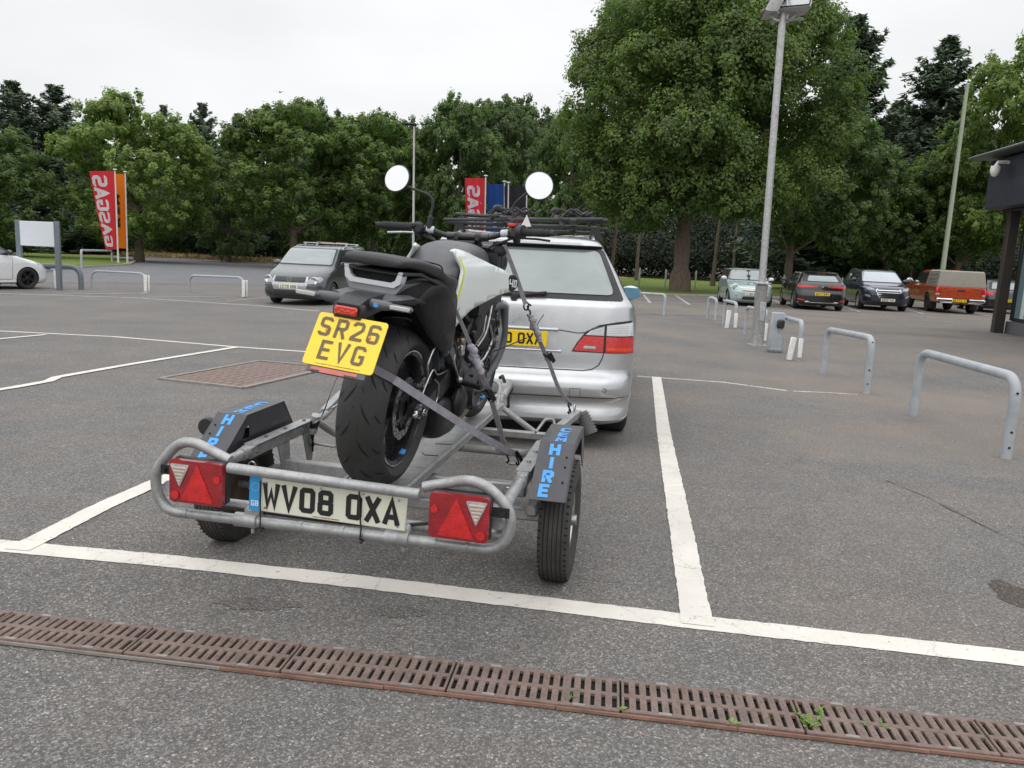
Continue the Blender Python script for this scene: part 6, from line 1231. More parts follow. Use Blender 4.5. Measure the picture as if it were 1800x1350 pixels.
# channel the motorcycle stands in
mb = MB(); prof = [(-.095, .385), (-.078, .385), (-.078, .352), (.140, .352), (.140, .385), (.162, .385), (.158, .345), (-.092, .345)]
mb.loft([[V((x, -.58, z)) for x, z in prof], [V((x, 1.52, z)) for x, z in prof]], smooth=False); mb.build('wheel_channel', M_GALV, tr)
mb = MB(); mb.tube([(.162, -.60, .385), (.162, 1.50, .385)], .008, 8); mb.tube([(-.095, -.60, .385), (-.095, 1.50, .385)], .008, 8); mb.build('channel_lip', M_GALV, tr)
mb = MB(); mb.add([(-.06, .30, .3535), (-.02, .30, .3535), (-.02, .297, .3535), (-.06, .297, .3535)], [(0, 1, 2, 3)], 0, False); mb.tube([(.02, .34, .3535), (.045, .30, .3535), (.13, .31, .3535)], .0015, 4); mb.tube([(.03, .52, .3535), (.12, .54, .3535), (.125, .48, .3535)], .0015, 4); mb.build('folded_seam', M_GRV, tr)
mb = MB(); mb.tube(fillet([(-.07, 1.48, .36), (-.06, 1.62, .50), (.12, 1.62, .50), (.13, 1.48, .36)], .06, 6), .011, 10); mb.build('front_wheel_chock', M_GALV, tr)
mb = MB(); mb.box((.043, 1.10, .285), (.058, 2.0, .058), bev=.006); mb.box((.043, 2.14, .36), (.07, .26, .07), RX(.25), bev=.02); mb.box((.043, 2.0, .31), (.06, .16, .10), bev=.01); mb.build('drawbar', M_GALV, tr)
mb = MB(); mb.ell((.043, 2.235, .352), (.042, .055, .038), 14, 10); mb.tube([(.043, 2.12, .42), (.043, 2.04, .47), (.043, 1.96, .47)], .012, 8); mb.build('coupling', M_BLKM, tr)
for sg in (-1, 1): mb = MB(); mb.tube([(sg*.50, 1.03, .290), (.043+sg*.03, 1.95, .27)], .018, 10); mb.build('drawbar_brace', M_GALV, tr)
mb = MB(); mb.tube([(-.12, 1.7, .26), (-.12, 1.7, .50)], .022, 10); mb.lathe([(-.02, .02), (-.025, .085), (0, .095), (.025, .085), (.02, .02)], (-.12, 1.7, .16), 'x', 20); mb.tube([(-.12, 1.7, .50), (-.17, 1.7, .51), (-.17, 1.7, .54)], .008, 6); mb.build('jockey_wheel', M_GALV, tr)
# road wheels
def trailer_wheel(sg):
    w = bpy.data.objects.new('wheel', None); COL.objects.link(w); w.parent = tr; w.location = (sg*.712, 0, .226); w.rotation_euler = (0, 0, 0 if sg > 0 else PI)
    R, h, rr = .248, .062, .130; mb = MB()
    prof = [(-h*.55, rr), (-h*.95, rr+.03), (-h, rr+.06), (-h*.96, R-.03), (-h*.86, R-.010), (-h*.6, R-.002), (0, R), (h*.6, R-.002), (h*.86, R-.010), (h*.96, R-.03), (h, rr+.06), (h*.95, rr+.03), (h*.55, rr)]
    mb.lathe(prof, seg=64); ty = mb.build('tyre', M_RUBD, w); mb = MB()
    for x in (-.034, -.017, 0, .017, .034): mb.lathe([(x-.0018, R-.0005), (x-.0012, R+.0007), (x+.0012, R+.0007), (x+.0018, R-.0005)], seg=64)
    mb.build('tread_groove', M_GRV, ty); mb = MB()
    for k in range(56):
        a = 2*PI*k/56
        for s2 in (-1, 1):
            A = a+(.03 if s2 > 0 else 0); p = V((s2*h*.74, math.cos(A)*(R-.0072), math.sin(A)*(R-.0072))); mb.box(p, (.020, .0035, .006), RX(A), bev=.0008)
    mb.build('shoulder_lug', M_GRV, ty)
    mb = MB(); mb.lathe([(h*.50, rr+.004), (h*.70, rr+.003), (h*.66, rr-.012), (h*.2, rr-.02), (h*.1, .06), (h*.35, .05), (h*.35, .001)], seg=40); mb.lathe([(-h*.5, rr+.004), (-h*.70, rr+.003), (-h*.66, rr-.012), (-h*.2, rr-.02), (-h*.1, .002)], seg=40)
    for k in range(4): a = 2*PI*k/4+.4; mb.cyl((h*.30, .05*math.cos(a), .05*math.sin(a)), (h*.62, .05*math.cos(a), .05*math.sin(a)), .009, seg=6)
    mb.cyl((h*.1, 0, 0), (h*1.05, 0, 0), .026, .022, seg=16); mb.build('rim', M_STEEL if sg > 0 else simple('rusty_rim', (.10, .07, .05), .8, var=.35, sc=15), w)
trailer_wheel(1); trailer_wheel(-1)
# mudguards
def mudguard(sg):
    m = bpy.data.objects.new('mudguard', None); COL.objects.link(m); m.parent = tr
    prof = [(-.290, .388), (-.062, .552), (.262, .556), (.372, .405)]; xi, xo = sg*.622, sg*.758; th = .004; mb = MB()
    def nrm(i):
        return V((0, -1, 0))
    for i in range(3):
        a, b = prof[i], prof[i+1]; d = V((0, b[0]-a[0], b[1]-a[1])).normalized(); n = V((0, -d.z, d.y)); A, B = V((0, *a)), V((0, *b))
        q = [V((xi, 0, 0))+A, V((xo, 0, 0))+A, V((xo, 0, 0))+B, V((xi, 0, 0))+B]; mb.add(q+[p-n*th for p in q], [(0, 1, 2, 3), (4, 7, 6, 5), (0, 4, 5, 1), (1, 5, 6, 2), (2, 6, 7, 3), (3, 7, 4, 0)], 0, False)
    mb.build('guard_top', M_FEND, m)
    # outer skirt and inner cheek
    mb = MB(); o_ = xo; k = .035; P_ = [(-.290, .388), (-.062, .552), (.262, .556), (.372, .405), (.335, .405), (.245, .556-k), (-.050, .552-k), (-.262, .388-.0)]
    mb.prism(P_, (o_-sg*.002, 0, 0), (0, 1, 0), (0, 0, 1), (sg*.004, 0, 0)); mb.prism([(.20, .556), (.262, .556), (.372, .405), (.33, .36), (.24, .44)], (o_+sg*.0025, 0, 0), (0, 1, 0), (0, 0, 1), (-sg*.004, 0, 0)); mb.build('outer_skirt', M_FEND, m)
    mb = MB(); z0 = .42; hole = [(-.105, .452), (-.045, .452), (-.045, .505), (-.075, .500)]
    q = [(-.25, z0), (-.235, .425), (-.062, .550), (.262, .554), (.36, z0)]
    for P_ in ([(-.245, .418), (-.105, .418), (-.105, .452), (-.075, .500), (-.062, .549)], [(-.062, .549), (-.075, .500), (-.045, .505), (-.045, .549)], [(-.045, .549), (-.045, .418), (.362, .418), (.262, .552)], [(-.105, .418), (-.045, .418), (-.045, .452), (-.105, .452)]):
        mb.prism(P_, (xi+sg*.001, 0, 0), (0, 1, 0), (0, 0, 1), (sg*.003, 0, 0))
    mb.build('inner_cheek', M_FEND, m)
    # lettering, stacked down the sloping rear face and squashed on the flat top
    a, b = V((0, -.290, .388)), V((0, -.062, .552)); up = (b-a).normalized(); N = V((0, -up.z, up.y)); xc = (xi+xo)/2-.004; mb = MB()
    for i, ch in enumerate('HIRE'): text(mb, ch, V((xc-(.004*i), 0, 0))+b-up*(.064+.067*i), (1, 0, 0), up, .056, wk=1.12, stroke=20, N=N, thick=.0012)
    b2, c2 = V((0, -.062, .552)), V((0, .262, .556))
    for i, ch in enumerate('MEC'): text(mb, ch, V((xc+.012, 0, 0))+b2+(c2-b2).normalized()*(.020+.085*i), (1, 0, 0), (c2-b2).normalized(), .066, wk=1.0, stroke=19, N=(0, 0, 1), thick=.0012)
    mb.build('lettering', M_BLUE, m, False); mb = MB()
    for yy, zz in ((-.22, .442), (-.12, .512), (-.16, .484)): mb.cyl(V((xo-sg*.022, yy, zz))+N*-.002, V((xo-sg*.022, yy, zz))+N*.002, .004, seg=8)
    mb.build('rivet', M_GRV, m)
mudguard(1); mudguard(-1)
mb = MB(); mb.tube([(-.70, -.05, .475), (-.745, -.06, .480), (-.775, -.07, .487)], [.024, .020, .026], 12); mb.lathe([(0, .001), (0, .036), (.024, .040), (.034, .026), (.036, .0)], (-.792, -.10, .492), 'y', 22); mb.ell((-.745, -.06, .47), (.026, .02, .026)); mb.build('marker_knob', M_BLK, tr)
mb = MB(); mb.tube(spline([(-.46, -.80, .45), (-.50, -.74, .40), (-.56, -.60, .38), (-.57, -.30, .388), (-.56, .0, .385)], 6), .006, 6); mb.tube(spline([(.40, -.79, .44), (.2, -.76, .40), (-.1, -.76, .40), (-.40, -.78, .42)], 6), .006, 6); mb.build('wiring', M_BLK, tr)
# ================================================================ THE MOTORCYCLE   (local: x right, y forward, z up, origin under the rear wheel)
BM = TM @ Matrix.Translation((.010, -.20, .360)) @ Matrix.Rotation(math.radians(-1), 4, 'Z') @ Matrix.Rotation(math.radians(6), 4, 'Y')
bk = thing('motorcycle', 'white and grey naked motorcycle strapped down on the trailer', 'motorcycle', M=BM)
M_WTANK = simple('pearl_white_paint', (.74, .79, .77), .35, .0, .9, var=.02); M_GTANK = simple('satin_grey_paint', (.105, .105, .115), .5, .2, var=.06); M_YEL = simple('acid_yellow_stripe', (.72, .74, .02), .4, var=.02)
M_SEAT = simple('seat_vinyl', (.019, .019, .022), .55, var=.2, sc=60, bump=.001); M_TIRE = simple('sport_tyre', (.027, .0265, .026), .62, var=.18, sc=18); M_BROWN = simple('heat_tinted_metal', (.26, .20, .15), .35, .8, var=.3)
M_LEDW = simple('white_light_guide', (.60, .62, .65), .2, coat=.6, var=.05); M_GREYPL = simple('grey_plastic', (.10, .105, .115), .5); M_SPR = simple('grey_spring', (.22, .22, .23), .35, .3); M_RGRY = simple('grey_radiator_shell', (.30, .31, .32), .35, .4)
def sub(parent, name, loc=(0, 0, 0), rot=(0, 0, 0)):
    o = bpy.data.objects.new(name, None); COL.objects.link(o); o.parent = parent; o.location = loc; o.rotation_euler = rot; return o
def bike_wheel(name, y, R, hw, rr, rear):
    w = sub(bk, name, (0, y, R)); mb = MB()
    prof = [(-hw*.70, rr+.004), (-hw*.92, rr+.022)]; n = 18
    for i in range(n+1): t = i/n; a = math.radians(-86+172*t); prof.append((hw*math.sin(a)/math.sin(math.radians(86)), R-.062*(1-math.cos(a))**.95*1.0))
    prof += [(hw*.92, rr+.022), (hw*.70, rr+.004)]; mb.lathe(prof, seg=96); ty = mb.build('tyre', M_TIRE, w)
    def tp(th, s_, off=.0008):              # point on the tread, s_ -1..1 across
        a = math.radians(86*s_); x = hw*math.sin(a)/math.sin(math.radians(86)); r = R-.062*(1-math.cos(a))**.95+off; return V((x, r*math.cos(th), r*math.sin(th)))
    mb = MB(); N_ = 15
    for k in range(N_):
        for sg in (1, -1):
            for (t0, s0, t1, s1, wd) in ((.0, .10, .23, .42, .012), (.10, .50, .22, .80, .009), (.24, .05, .30, .12, .007)):
                th0 = 2*PI*(k+(.5 if sg < 0 else 0))/N_; m_ = 8; vs = []
                for i in range(m_+1):
                    t = i/m_; th = th0+(t0+(t1-t0)*t); s_ = sg*(s0+(s1-s0)*t**1.5); ww = wd*math.sin(PI*min(.97, t*.9+.06))**.6
                    vs += [tp(th-ww/2/R*1.6, s_-sg*.012), tp(th+ww/2/R*1.6, s_+sg*.012)]
                mb.add(vs, [(2*i, 2*i+1, 2*i+3, 2*i+2) for i in range(m_)], 0, False)
    mb.build('tread_groove', M_GRV, ty, False)
    mb = MB(); mb.lathe([(-hw*.74, rr+.006), (-hw*.78, rr+.002), (-hw*.70, rr-.016), (-hw*.5, rr-.024), (hw*.5, rr-.024), (hw*.70, rr-.016), (hw*.78, rr+.002), (hw*.74, rr+.006)], seg=72)
    mb.lathe([(-.05, .02), (-.05, .045), (-.02, .052), (.02, .052), (.05, .045), (.05, .02)], seg=24)
    for k in range(5):
        a = 2*PI*k/5+.35
        for da in (-.20, .20):
            p0 = V((0, .045*math.cos(a), .045*math.sin(a))); p1 = V((0, (rr-.02)*math.cos(a+da), (rr-.02)*math.sin(a+da))); t_ = (p1-p0).normalized(); s2 = V((1, 0, 0)).cross(t_)
            mb.loft([[p+s2*a1*w1+V((1, 0, 0))*b1*w2 for a1, b1 in ((-1, -1), (1, -1), (1, 1), (-1, 1))] for p, w1, w2 in ((p0, .016, .022), (p1, .010, .014))], smooth=False)
    rm = mb.build('rim', M_BLKS, w); mb = MB()
    for x in ((hw*.775, -hw*.775)): mb.lathe([(x-.0012, rr-.0005), (x+.0012, rr-.0005), (x+.0012, rr+.0040), (x-.0012, rr+.0040)], seg=72, close=True)
    mb.build('rim_lip', M_CHR, rm)
    mb = MB(); mb.box((hw*.70, math.cos(-1.25)*(rr-.022), math.sin(-1.25)*(rr-.022)), (.02, .012, .03), RX(-1.25), bev=.003); mb.build('rim_sticker', M_BLUE if not rear else M_BLUE, rm)
    discs = ((.068, .120),) if rear else ((.058, .150),)
    for x, dr_ in discs:
        mb = MB(); n = 60; inner = dr_*.74; vs = []
        for k in range(n):
            a = 2*PI*k/n; ro = dr_*(1+.022*math.sin(a*10)); ri = inner*(1+.03*math.sin(a*10+1)); vs += [V((x-.002, ro*math.cos(a), ro*math.sin(a))), V((x+.002, ro*math.cos(a), ro*math.sin(a))), V((x+.002, ri*math.cos(a), ri*math.sin(a))), V((x-.002, ri*math.cos(a), ri*math.sin(a)))]
        mb.add(vs, [(4*k+i, 4*k+(i+1) % 4, 4*((k+1) % n)+(i+1) % 4, 4*((k+1) % n)+i) for k in range(n) for i in range(4)], 0, False); d_ = mb.build('brake_disc', M_STEEL, w); mb = MB()
        for k in range(20):
            a = 2*PI*k/20; 
            for j in range(2): r_ = dr_*(.82+.10*j); b = a+.08*j; mb.cyl((x+.0018, r_*math.cos(b), r_*math.sin(b)), (x+.0028, r_*math.cos(b), r_*math.sin(b)), .0036, seg=8)
        mb.build('disc_hole', M_GRV, d_); mb = MB(); mb.lathe([(x-.004, .03), (x-.004, inner*.72), (x+.003, inner*.72), (x+.003, .03)], seg=24)
        for k in range(5): a = 2*PI*k/5; mb.tube([(x, .05*math.cos(a), .05*math.sin(a)), (x, inner*1.02*math.cos(a), inner*1.02*math.sin(a))], .007, 6); mb.cyl((x+.002, inner*.9*math.cos(a), inner*.9*math.sin(a)), (x+.007, inner*.9*math.cos(a), inner*.9*math.sin(a)), .007, seg=8)
        mb.build('disc_carrier', M_ENG, d_)
    return w
bike_wheel('rear_wheel', 0, .315, .091, .222, True); bike_wheel('front_wheel', 1.388, .300, .060, .222, False)
# swingarm, axle, caliper
sw_ = sub(bk, 'swingarm'); 
for sg in (1, -1):
    mb = MB(); mb.loft([[V((sg*(x+a*.018), y_, z+b)) for a, b in ((-1, -h_), (1, -h_), (1, h_), (-1, h_))] for y_, x, z, h_ in ((-.04, .112, .315, .020), (.10, .112, .325, .026), (.30, .108, .36, .040), (.50, .09, .40, .055), (.58, .085, .41, .05))]); mb.box((sg*.128, -.01, .315), (.020, .09, .052), bev=.008); mb.build('arm', M_BLKM, sw_)
    mb = MB(); mb.cyl((sg*.10, 0, .315), (sg*.150, 0, .315), .017, seg=6); mb.cyl((sg*.15, 0, .315), (sg*.158, 0, .315), .012, seg=12); mb.box((sg*.134, -.055, .315), (.016, .02, .028), bev=.004); mb.cyl((sg*.135, -.065, .315), (sg*.135, -.095, .315), .005, seg=6); mb.cyl((sg*.118, 0, .315), (sg*.134, 0, .315), .028, seg=20); mb.build('axle_nut', M_CHR, sw_)
mb = MB(); mb.box((.086, .085, .40), (.055, .075, .05), RX(.5), bev=.012); mb.box((.096, .06, .375), (.03, .05, .03), bev=.008); [mb.cyl((.11, .085+d, .40+e_), (.12, .085+d, .40+e_), .006, seg=8) for d, e_ in ((-.02, -.01), (.02, .01), (0, .012))]; mb.build('rear_caliper', M_BLKS, bk)
mb = MB(); mb.tube(spline([(.12, .09, .43), (.125, .05, .50), (.12, .16, .56), (.11, .34, .50), (.10, .46, .47)], 6), .0045, 6); mb.tube(spline([(.12, .02, .35), (.13, .10, .46), (.125, .2, .43), (.11, .40, .42)], 6), .0035, 6); mb.tube(spline([(.13, .14, .42), (.134, .2, .39), (.13, .22, .33), (.135, .17, .30)], 6), .003, 6); mb.build('brake_hose', M_STEEL, bk)
mb = MB(); mb.box((-.098, .28, .40), (.012, .56, .012), RX(.10)); mb.box((-.098, .28, .30), (.012, .56, .012), RX(.02)); mb.lathe([(-.101, .02), (-.101, .105), (-.095, .105), (-.095, .02)], (0, 0, .315), 'x', 40); mb.build('drive_chain', M_ENG, bk)
# hugger
mb = MB(); rg_ = []
for i in range(9):
    a = math.radians(22+7*i); r = .345; w_ = .095; rg_.append([V((x, r*math.cos(a)+.0, .315+r*math.sin(a)-.015*(abs(x)/w_)**2*1.2)) for x in (-w_, -w_*.6, 0, w_*.6, w_)]+[V((x, (r-.006)*math.cos(a), .315+(r-.006)*math.sin(a)-.015*(abs(x)/w_)**2*1.2)) for x in (w_, w_*.6, 0, -w_*.6, -w_)])
mb.loft(rg_); mb.build('hugger', M_GREYPL, bk)
# engine and frame: one lump of cases with its covers, hoses and pipes
en = sub(bk, 'engine')
mb = MB(); mb.box((0, .72, .33), (.30, .36, .26), bev=.06); mb.box((0, .86, .52), (.26, .20, .26), RX(-.35), bev=.035); mb.box((0, .80, .66), (.24, .20, .10), RX(-.35), bev=.03); mb.box((0, .70, .20), (.22, .32, .06), bev=.03); mb.box((0, .52, .40), (.24, .14, .20), bev=.04); mb.build('crankcase', M_ENG, en)
mb = MB(); mb.lathe([(.14, .001), (.185, .04), (.19, .085), (.165, .10), (.14, .105)], (0, .66, .31), 'x', 32); mb.lathe([(.14, .001), (.175, .03), (.178, .055), (.14, .065)], (0, .84, .30), 'x', 28); [mb.cyl((.16, .66+.10*math.cos(a), .31+.10*math.sin(a)), (.178, .66+.10*math.cos(a), .31+.10*math.sin(a)), .006, seg=8) for a in [i*PI/4 for i in range(8)]]
mb.ell((.15, .50, .27), (.035, .075, .075)); mb.build('clutch_cover', M_BLKM, en)
mb = MB()
for k in range(7): mb.box((0, .86-.02*k*.35, .44+.028*k), (.285, .215, .006), RX(-.35), bev=.002)
mb.build('cylinder_fin', M_ENG, en)
mb = MB(); mb.box((.0, 1.08, .52), (.32, .05, .34), RX(-.18), bev=.02); mb.box((.165, 1.06, .52), (.045, .11, .36), RX(-.18), bev=.018); mb.box((-.165, 1.06, .52), (.045, .11, .36), RX(-.18), bev=.018); mb.build('radiator', M_RGRY, en)
mb = MB(); [mb.box((0, 1.052, .40+.012*k), (.26, .008, .004)) for k in range(20)]; mb.build('radiator_core', M_ENG, en)
mb = MB(); mb.tube(fillet([(.135, .95, .66), (.185, 1.02, .69), (.200, 1.06, .50), (.190, 1.00, .40), (.16, .86, .30)], .07, 6), .018, 12); mb.build('side_hose', M_GREYPL, en)
mb = MB(); mb.tube(fillet([(.06, .98, .46), (.09, 1.10, .40), (.10, 1.04, .20), (.10, .70, .14), (.09, .50, .20)], .09, 6), .022, 12); mb.tube(fillet([(-.06, .98, .46), (-.05, 1.10, .40), (-.03, 1.04, .20), (-.02, .70, .14), (.05, .50, .17)], .09, 6), .022, 12); mb.build('exhaust_header', M_BROWN, en)
mb = MB(); sec = [(.14, .26, .055, .075), (.18, .28, .075, .095), (.40, .24, .075, .11), (.52, .22, .06, .09)]
mb.loft([[V((.085+hx*math.copysign(abs(math.cos(t))**.6, math.cos(t)), y_, zc+hz*math.copysign(abs(math.sin(t))**.6, math.sin(t)))) for t in [2*PI*i/24 for i in range(24)]] for y_, zc, hx, hz in ((.27, .215, .042, .062), (.285, .215, .052, .078), (.36, .215, .060, .092), (.50, .20, .058, .085), (.58, .19, .05, .07))]); si = mb.build('silencer', M_BLKM, bk)
mb = MB(); mb.loft([[V((.085+hx*math.cos(t), .2675-d, .205+hz*math.sin(t))) for t in [2*PI*i/20 for i in range(20)]] for hx, hz, d in ((.026, .034, 0), (.024, .032, .004))]); mb.build('exhaust_outlet', M_GRV, si)
fr = sub(bk, 'frame')
mb = MB()
for sg in (1, -1):
    mb.tube([(sg*.05, 1.02, .86), (sg*.12, .78, .74), (sg*.12, .56, .56), (sg*.11, .54, .40)], .016, 10); mb.tube([(sg*.05, 1.04, .76), (sg*.13, .86, .60), (sg*.12, .60, .52)], .014, 10); mb.tube([(sg*.12, .78, .74), (sg*.13, .84, .60)], .012, 8); mb.tube([(sg*.12, .60, .62), (sg*.10, .30, .74), (sg*.08, .0, .79)], .014, 8); mb.tube([(sg*.115, .52, .46), (sg*.10, .20, .70), (sg*.08, .0, .77)], .012, 8)
mb.tube([(0, 1.0, .90), (0, 1.06, .74)], .035, 14); mb.box((0, .53, .42), (.26, .06, .18), bev=.02); mb.build('trellis', M_BLKM, fr)
# shock absorber on the right
sh_ = sub(bk, 'shock_absorber'); a, b = V((.055, .42, .655)), V((.085, .34, .44)); mb = MB(); mb.tube([a, a.lerp(b, .3)], .032, 14); mb.tube([a.lerp(b, .2), b], .016, 12); mb.ell(b, (.024, .024, .024)); mb.cyl(a.lerp(b, .62), b, .026, .022, 14); mb.build('damper', M_BLKM, sh_)
mb = MB(); d = (b-a); u = d.cross(V((1, 0, 0))).normalized(); w_ = d.cross(u).normalized(); mb.tube([a+d*(.04+.62*i/72)+(u*math.cos(i*2*PI/12)+w_*math.sin(i*2*PI/12))*.040 for i in range(73)], .0072, 7); mb.build('spring', M_SPR, sh_)
mb = MB(); mb.box((.115, .30, .56), (.03, .10, .12), RX(.5), bev=.012); mb.loft([[V((.10+x, y_, z)) for x in (0, .03)] + [V((.10+x, y_+.03, z+.03)) for x in (.03, 0)] for y_, z in ((.20, .60), (.30, .52), (.42, .44))], smooth=False); mb.build('side_bracket', M_GREYPL, bk)
mb = MB(); mb.tube(spline([(.12, .42, .52), (.13, .40, .46), (.14, .45, .40), (.15, .46, .38)], 5), .007, 6); mb.ell((.15, .46, .375), (.016, .016, .014)); mb.box((.13, .50, .50), (.02, .05, .05), bev=.004, mi=0); mb.build('brake_reservoir', M_STEEL, bk)
mb = MB(); mb.box((.125, .50, .535), (.03, .045, .04), bev=.006); mb.build('fluid_pot', M_BROWN, bk)
# footpegs, stand and small fittings
for sg in (1, -1):
    mb = MB(); mb.tube([(sg*.13, .50, .36), (sg*.25, .47, .355)], .012, 8); [mb.box((sg*(.16+.015*k), .475, .366), (.006, .03, .006)) for k in range(6)]; mb.tube([(sg*.12, .50, .36), (sg*.13, .44, .44), (sg*.12, .40, .52)], .012, 8); mb.box((sg*.14, .50, .38), (.02, .06, .08), bev=.008); mb.tube([(sg*.14, .52, .33), (sg*.17, .66, .29), (sg*.20, .72, .29)], .008, 6); mb.build('footpeg', M_BLKM, bk)
mb = MB(); mb.tube([(-.14, .62, .22), (-.20, .60, .12), (-.24, .58, .045)], .011, 8); mb.box((-.245, .58, .04), (.05, .04, .01)); mb.build('side_stand', M_BLKM, bk)
mb = MB(); rr_ = random.Random(12)
for k in range(46):
    mb = MB(); p = V((rr_.choice((1, 1, 1, -1))*rr_.uniform(.10, .17), rr_.uniform(.56, 1.02), rr_.uniform(.26, .68))); s_ = rr_.uniform(.006, .016)
    if k % 3 == 0: mb.cyl(p, p+V((.018*math.copysign(1, p.x), 0, 0)), s_*.7, seg=6)
    elif k % 3 == 1: mb.box(p, (s_*1.5, s_*3, s_*2), RX(rr_.uniform(-1, 1)), bev=.003)
    else: mb.tube(spline([p, p+V((.01, rr_.uniform(-.06, .06), rr_.uniform(-.07, -.02))), p+V((.0, rr_.uniform(-.1, .1), rr_.uniform(-.13, -.05)))], 4), .0045, 6)
    mb.build(('bolt', 'bracket', 'hose')[k % 3], M_ENG, en)
for k in range(20): mb = MB(); p = V((rr_.uniform(.13, .178), rr_.uniform(.56, 1.0), rr_.uniform(.26, .66))); mb.cyl(p, p+V((.012, 0, 0)), rr_.uniform(.004, .007), seg=6); mb.build('bolt', M_STEEL, en)
for P_ in ([(.17, .80, .60), (.18, .86, .52), (.17, .80, .44), (.16, .74, .42)], [(.14, .92, .70), (.165, .80, .64), (.17, .74, .56), (.15, .70, .50)]): mb = MB(); mb.tube(spline(P_, 6), .0065, 6); mb.build('coolant_pipe', M_STEEL, en)
mb = MB(); mb.box((.19, 1.13, .46), (.012, .02, .05), bev=.003); mb.build('side_reflector', M_AMB, bk)
mb = MB(); mb.loft([[V((sgx*.115+dx, y_, z)) for dx, z in ((-.02, z0), (.03, z0), (.045, (z0+z1)/2), (.03, z1), (-.02, z1))] for sgx in (1,) for y_, z0, z1 in ((.62, .56, .62), (.70, .50, .70), (.86, .46, .74), (.96, .50, .72))]); mb.build('airbox_cover', M_BLK, bk)
# fork, yokes, headlamp
fk = sub(bk, 'fork')
for sg in (1, -1): mb = MB(); mb.tube([(sg*.095, 1.388-.03, .33), (sg*.095, 1.21, .66)], .026, 14); mb.tube([(sg*.095, 1.22, .64), (sg*.095, 1.06, .97)], .029, 14); mb.ell((sg*.095, 1.055, .975), (.027, .027, .010)); mb.build('fork_leg', M_BLKM, fk)
mb = MB(); mb.box((0, 1.10, .935), (.25, .09, .035), RX(-.4), bev=.012); mb.box((0, 1.17, .79), (.25, .09, .05), RX(-.4), bev=.012); mb.build('yoke', M_BLKS, fk)
mb = MB(); mb.lathe([(.0, .001), (.02, .085), (.0, .100), (-.05, .100), (-.12, .065), (-.13, .001)], (0, 1.33, .88), 'y', 28); mb.build('headlamp', M_BLK, bk)
mb = MB(); mb.box((-.02, .98, .955), (.11, .05, .06), RX(-.5), bev=.02); mb.build('display', M_BLK, bk)
mb = MB(); mb.loft([[V((x, 1.388+r*math.cos(a), .30+r*math.sin(a))) for x, r in ((-.065, .318), (0, .326), (.065, .318), (.06, .312), (0, .32), (-.06, .312))] for a in [math.radians(30+10*i) for i in range(12)]]); mb.build('front_mudguard', M_BLKS, bk)
# tank, side panels, seat and tail
def secs(rows, n=20, pw=.75):
    out = []
    for y_, xc, zc, hx, hz in rows: out.append([V((xc+hx*math.copysign(abs(math.cos(t))**pw, math.cos(t)), y_, zc+hz*math.copysign(abs(math.sin(t))**pw, math.sin(t)))) for t in [2*PI*i/n for i in range(n)]])
    return out
def smooth_rows(rows, k=4):
    pts = [tuple(r) for r in rows]; out = []
    for i in range(len(pts)-1):
        p0, p1, p2, p3 = pts[max(0, i-1)], pts[i], pts[i+1], pts[min(len(pts)-1, i+2)]
        for j in range(k): t = j/k; out.append(tuple(.5*((2*b)+(c-a)*t+(2*a-5*b+4*c-d)*t*t+(3*b-a-3*c+d)*t**3) for a, b, c, d in zip(p0, p1, p2, p3)))
    return out+[pts[-1]]
mb = MB(); mb.loft(secs(smooth_rows([(.30, 0, .80, .085, .035), (.36, 0, .83, .110, .060), (.46, 0, .855, .125, .085), (.60, 0, .860, .132, .100), (.78, 0, .855, .130, .105), (.92, 0, .845, .10, .095), (.98, 0, .84, .07, .07)]), 28, .72)); mb.build('tank', M_GTANK, bk)
mb = MB(); mb.lathe([(0, .001), (.0, .042), (-.008, .048), (-.014, .048)], (0, .80, .966), 'z', 28); mb.build('fuel_cap', M_BLK, bk)
OUT = [(.255, .615), (.330, .582), (.376, .612), (.410, .640), (.480, .684), (.560, .705), (.72, .745), (.845, .768), (.862, .80), (.85, .84), (.765, .864), (.65, .882), (.545, .905), (.43, .928), (.33, .935), (.305, .925), (.340, .895), (.357, .858), (.336, .790), (.308, .720)]
def sidex(y_, z):
    top = sst(.84, .945, z); x = .115+.20*(y_-.33)+.012*math.sin(PI*min(1, max(0, (z-.62)/.30)))
    return x-.030*top*(1-sst(.5, .8, y_))+.012*sst(.70, .86, y_)*sst(.90, .80, z)
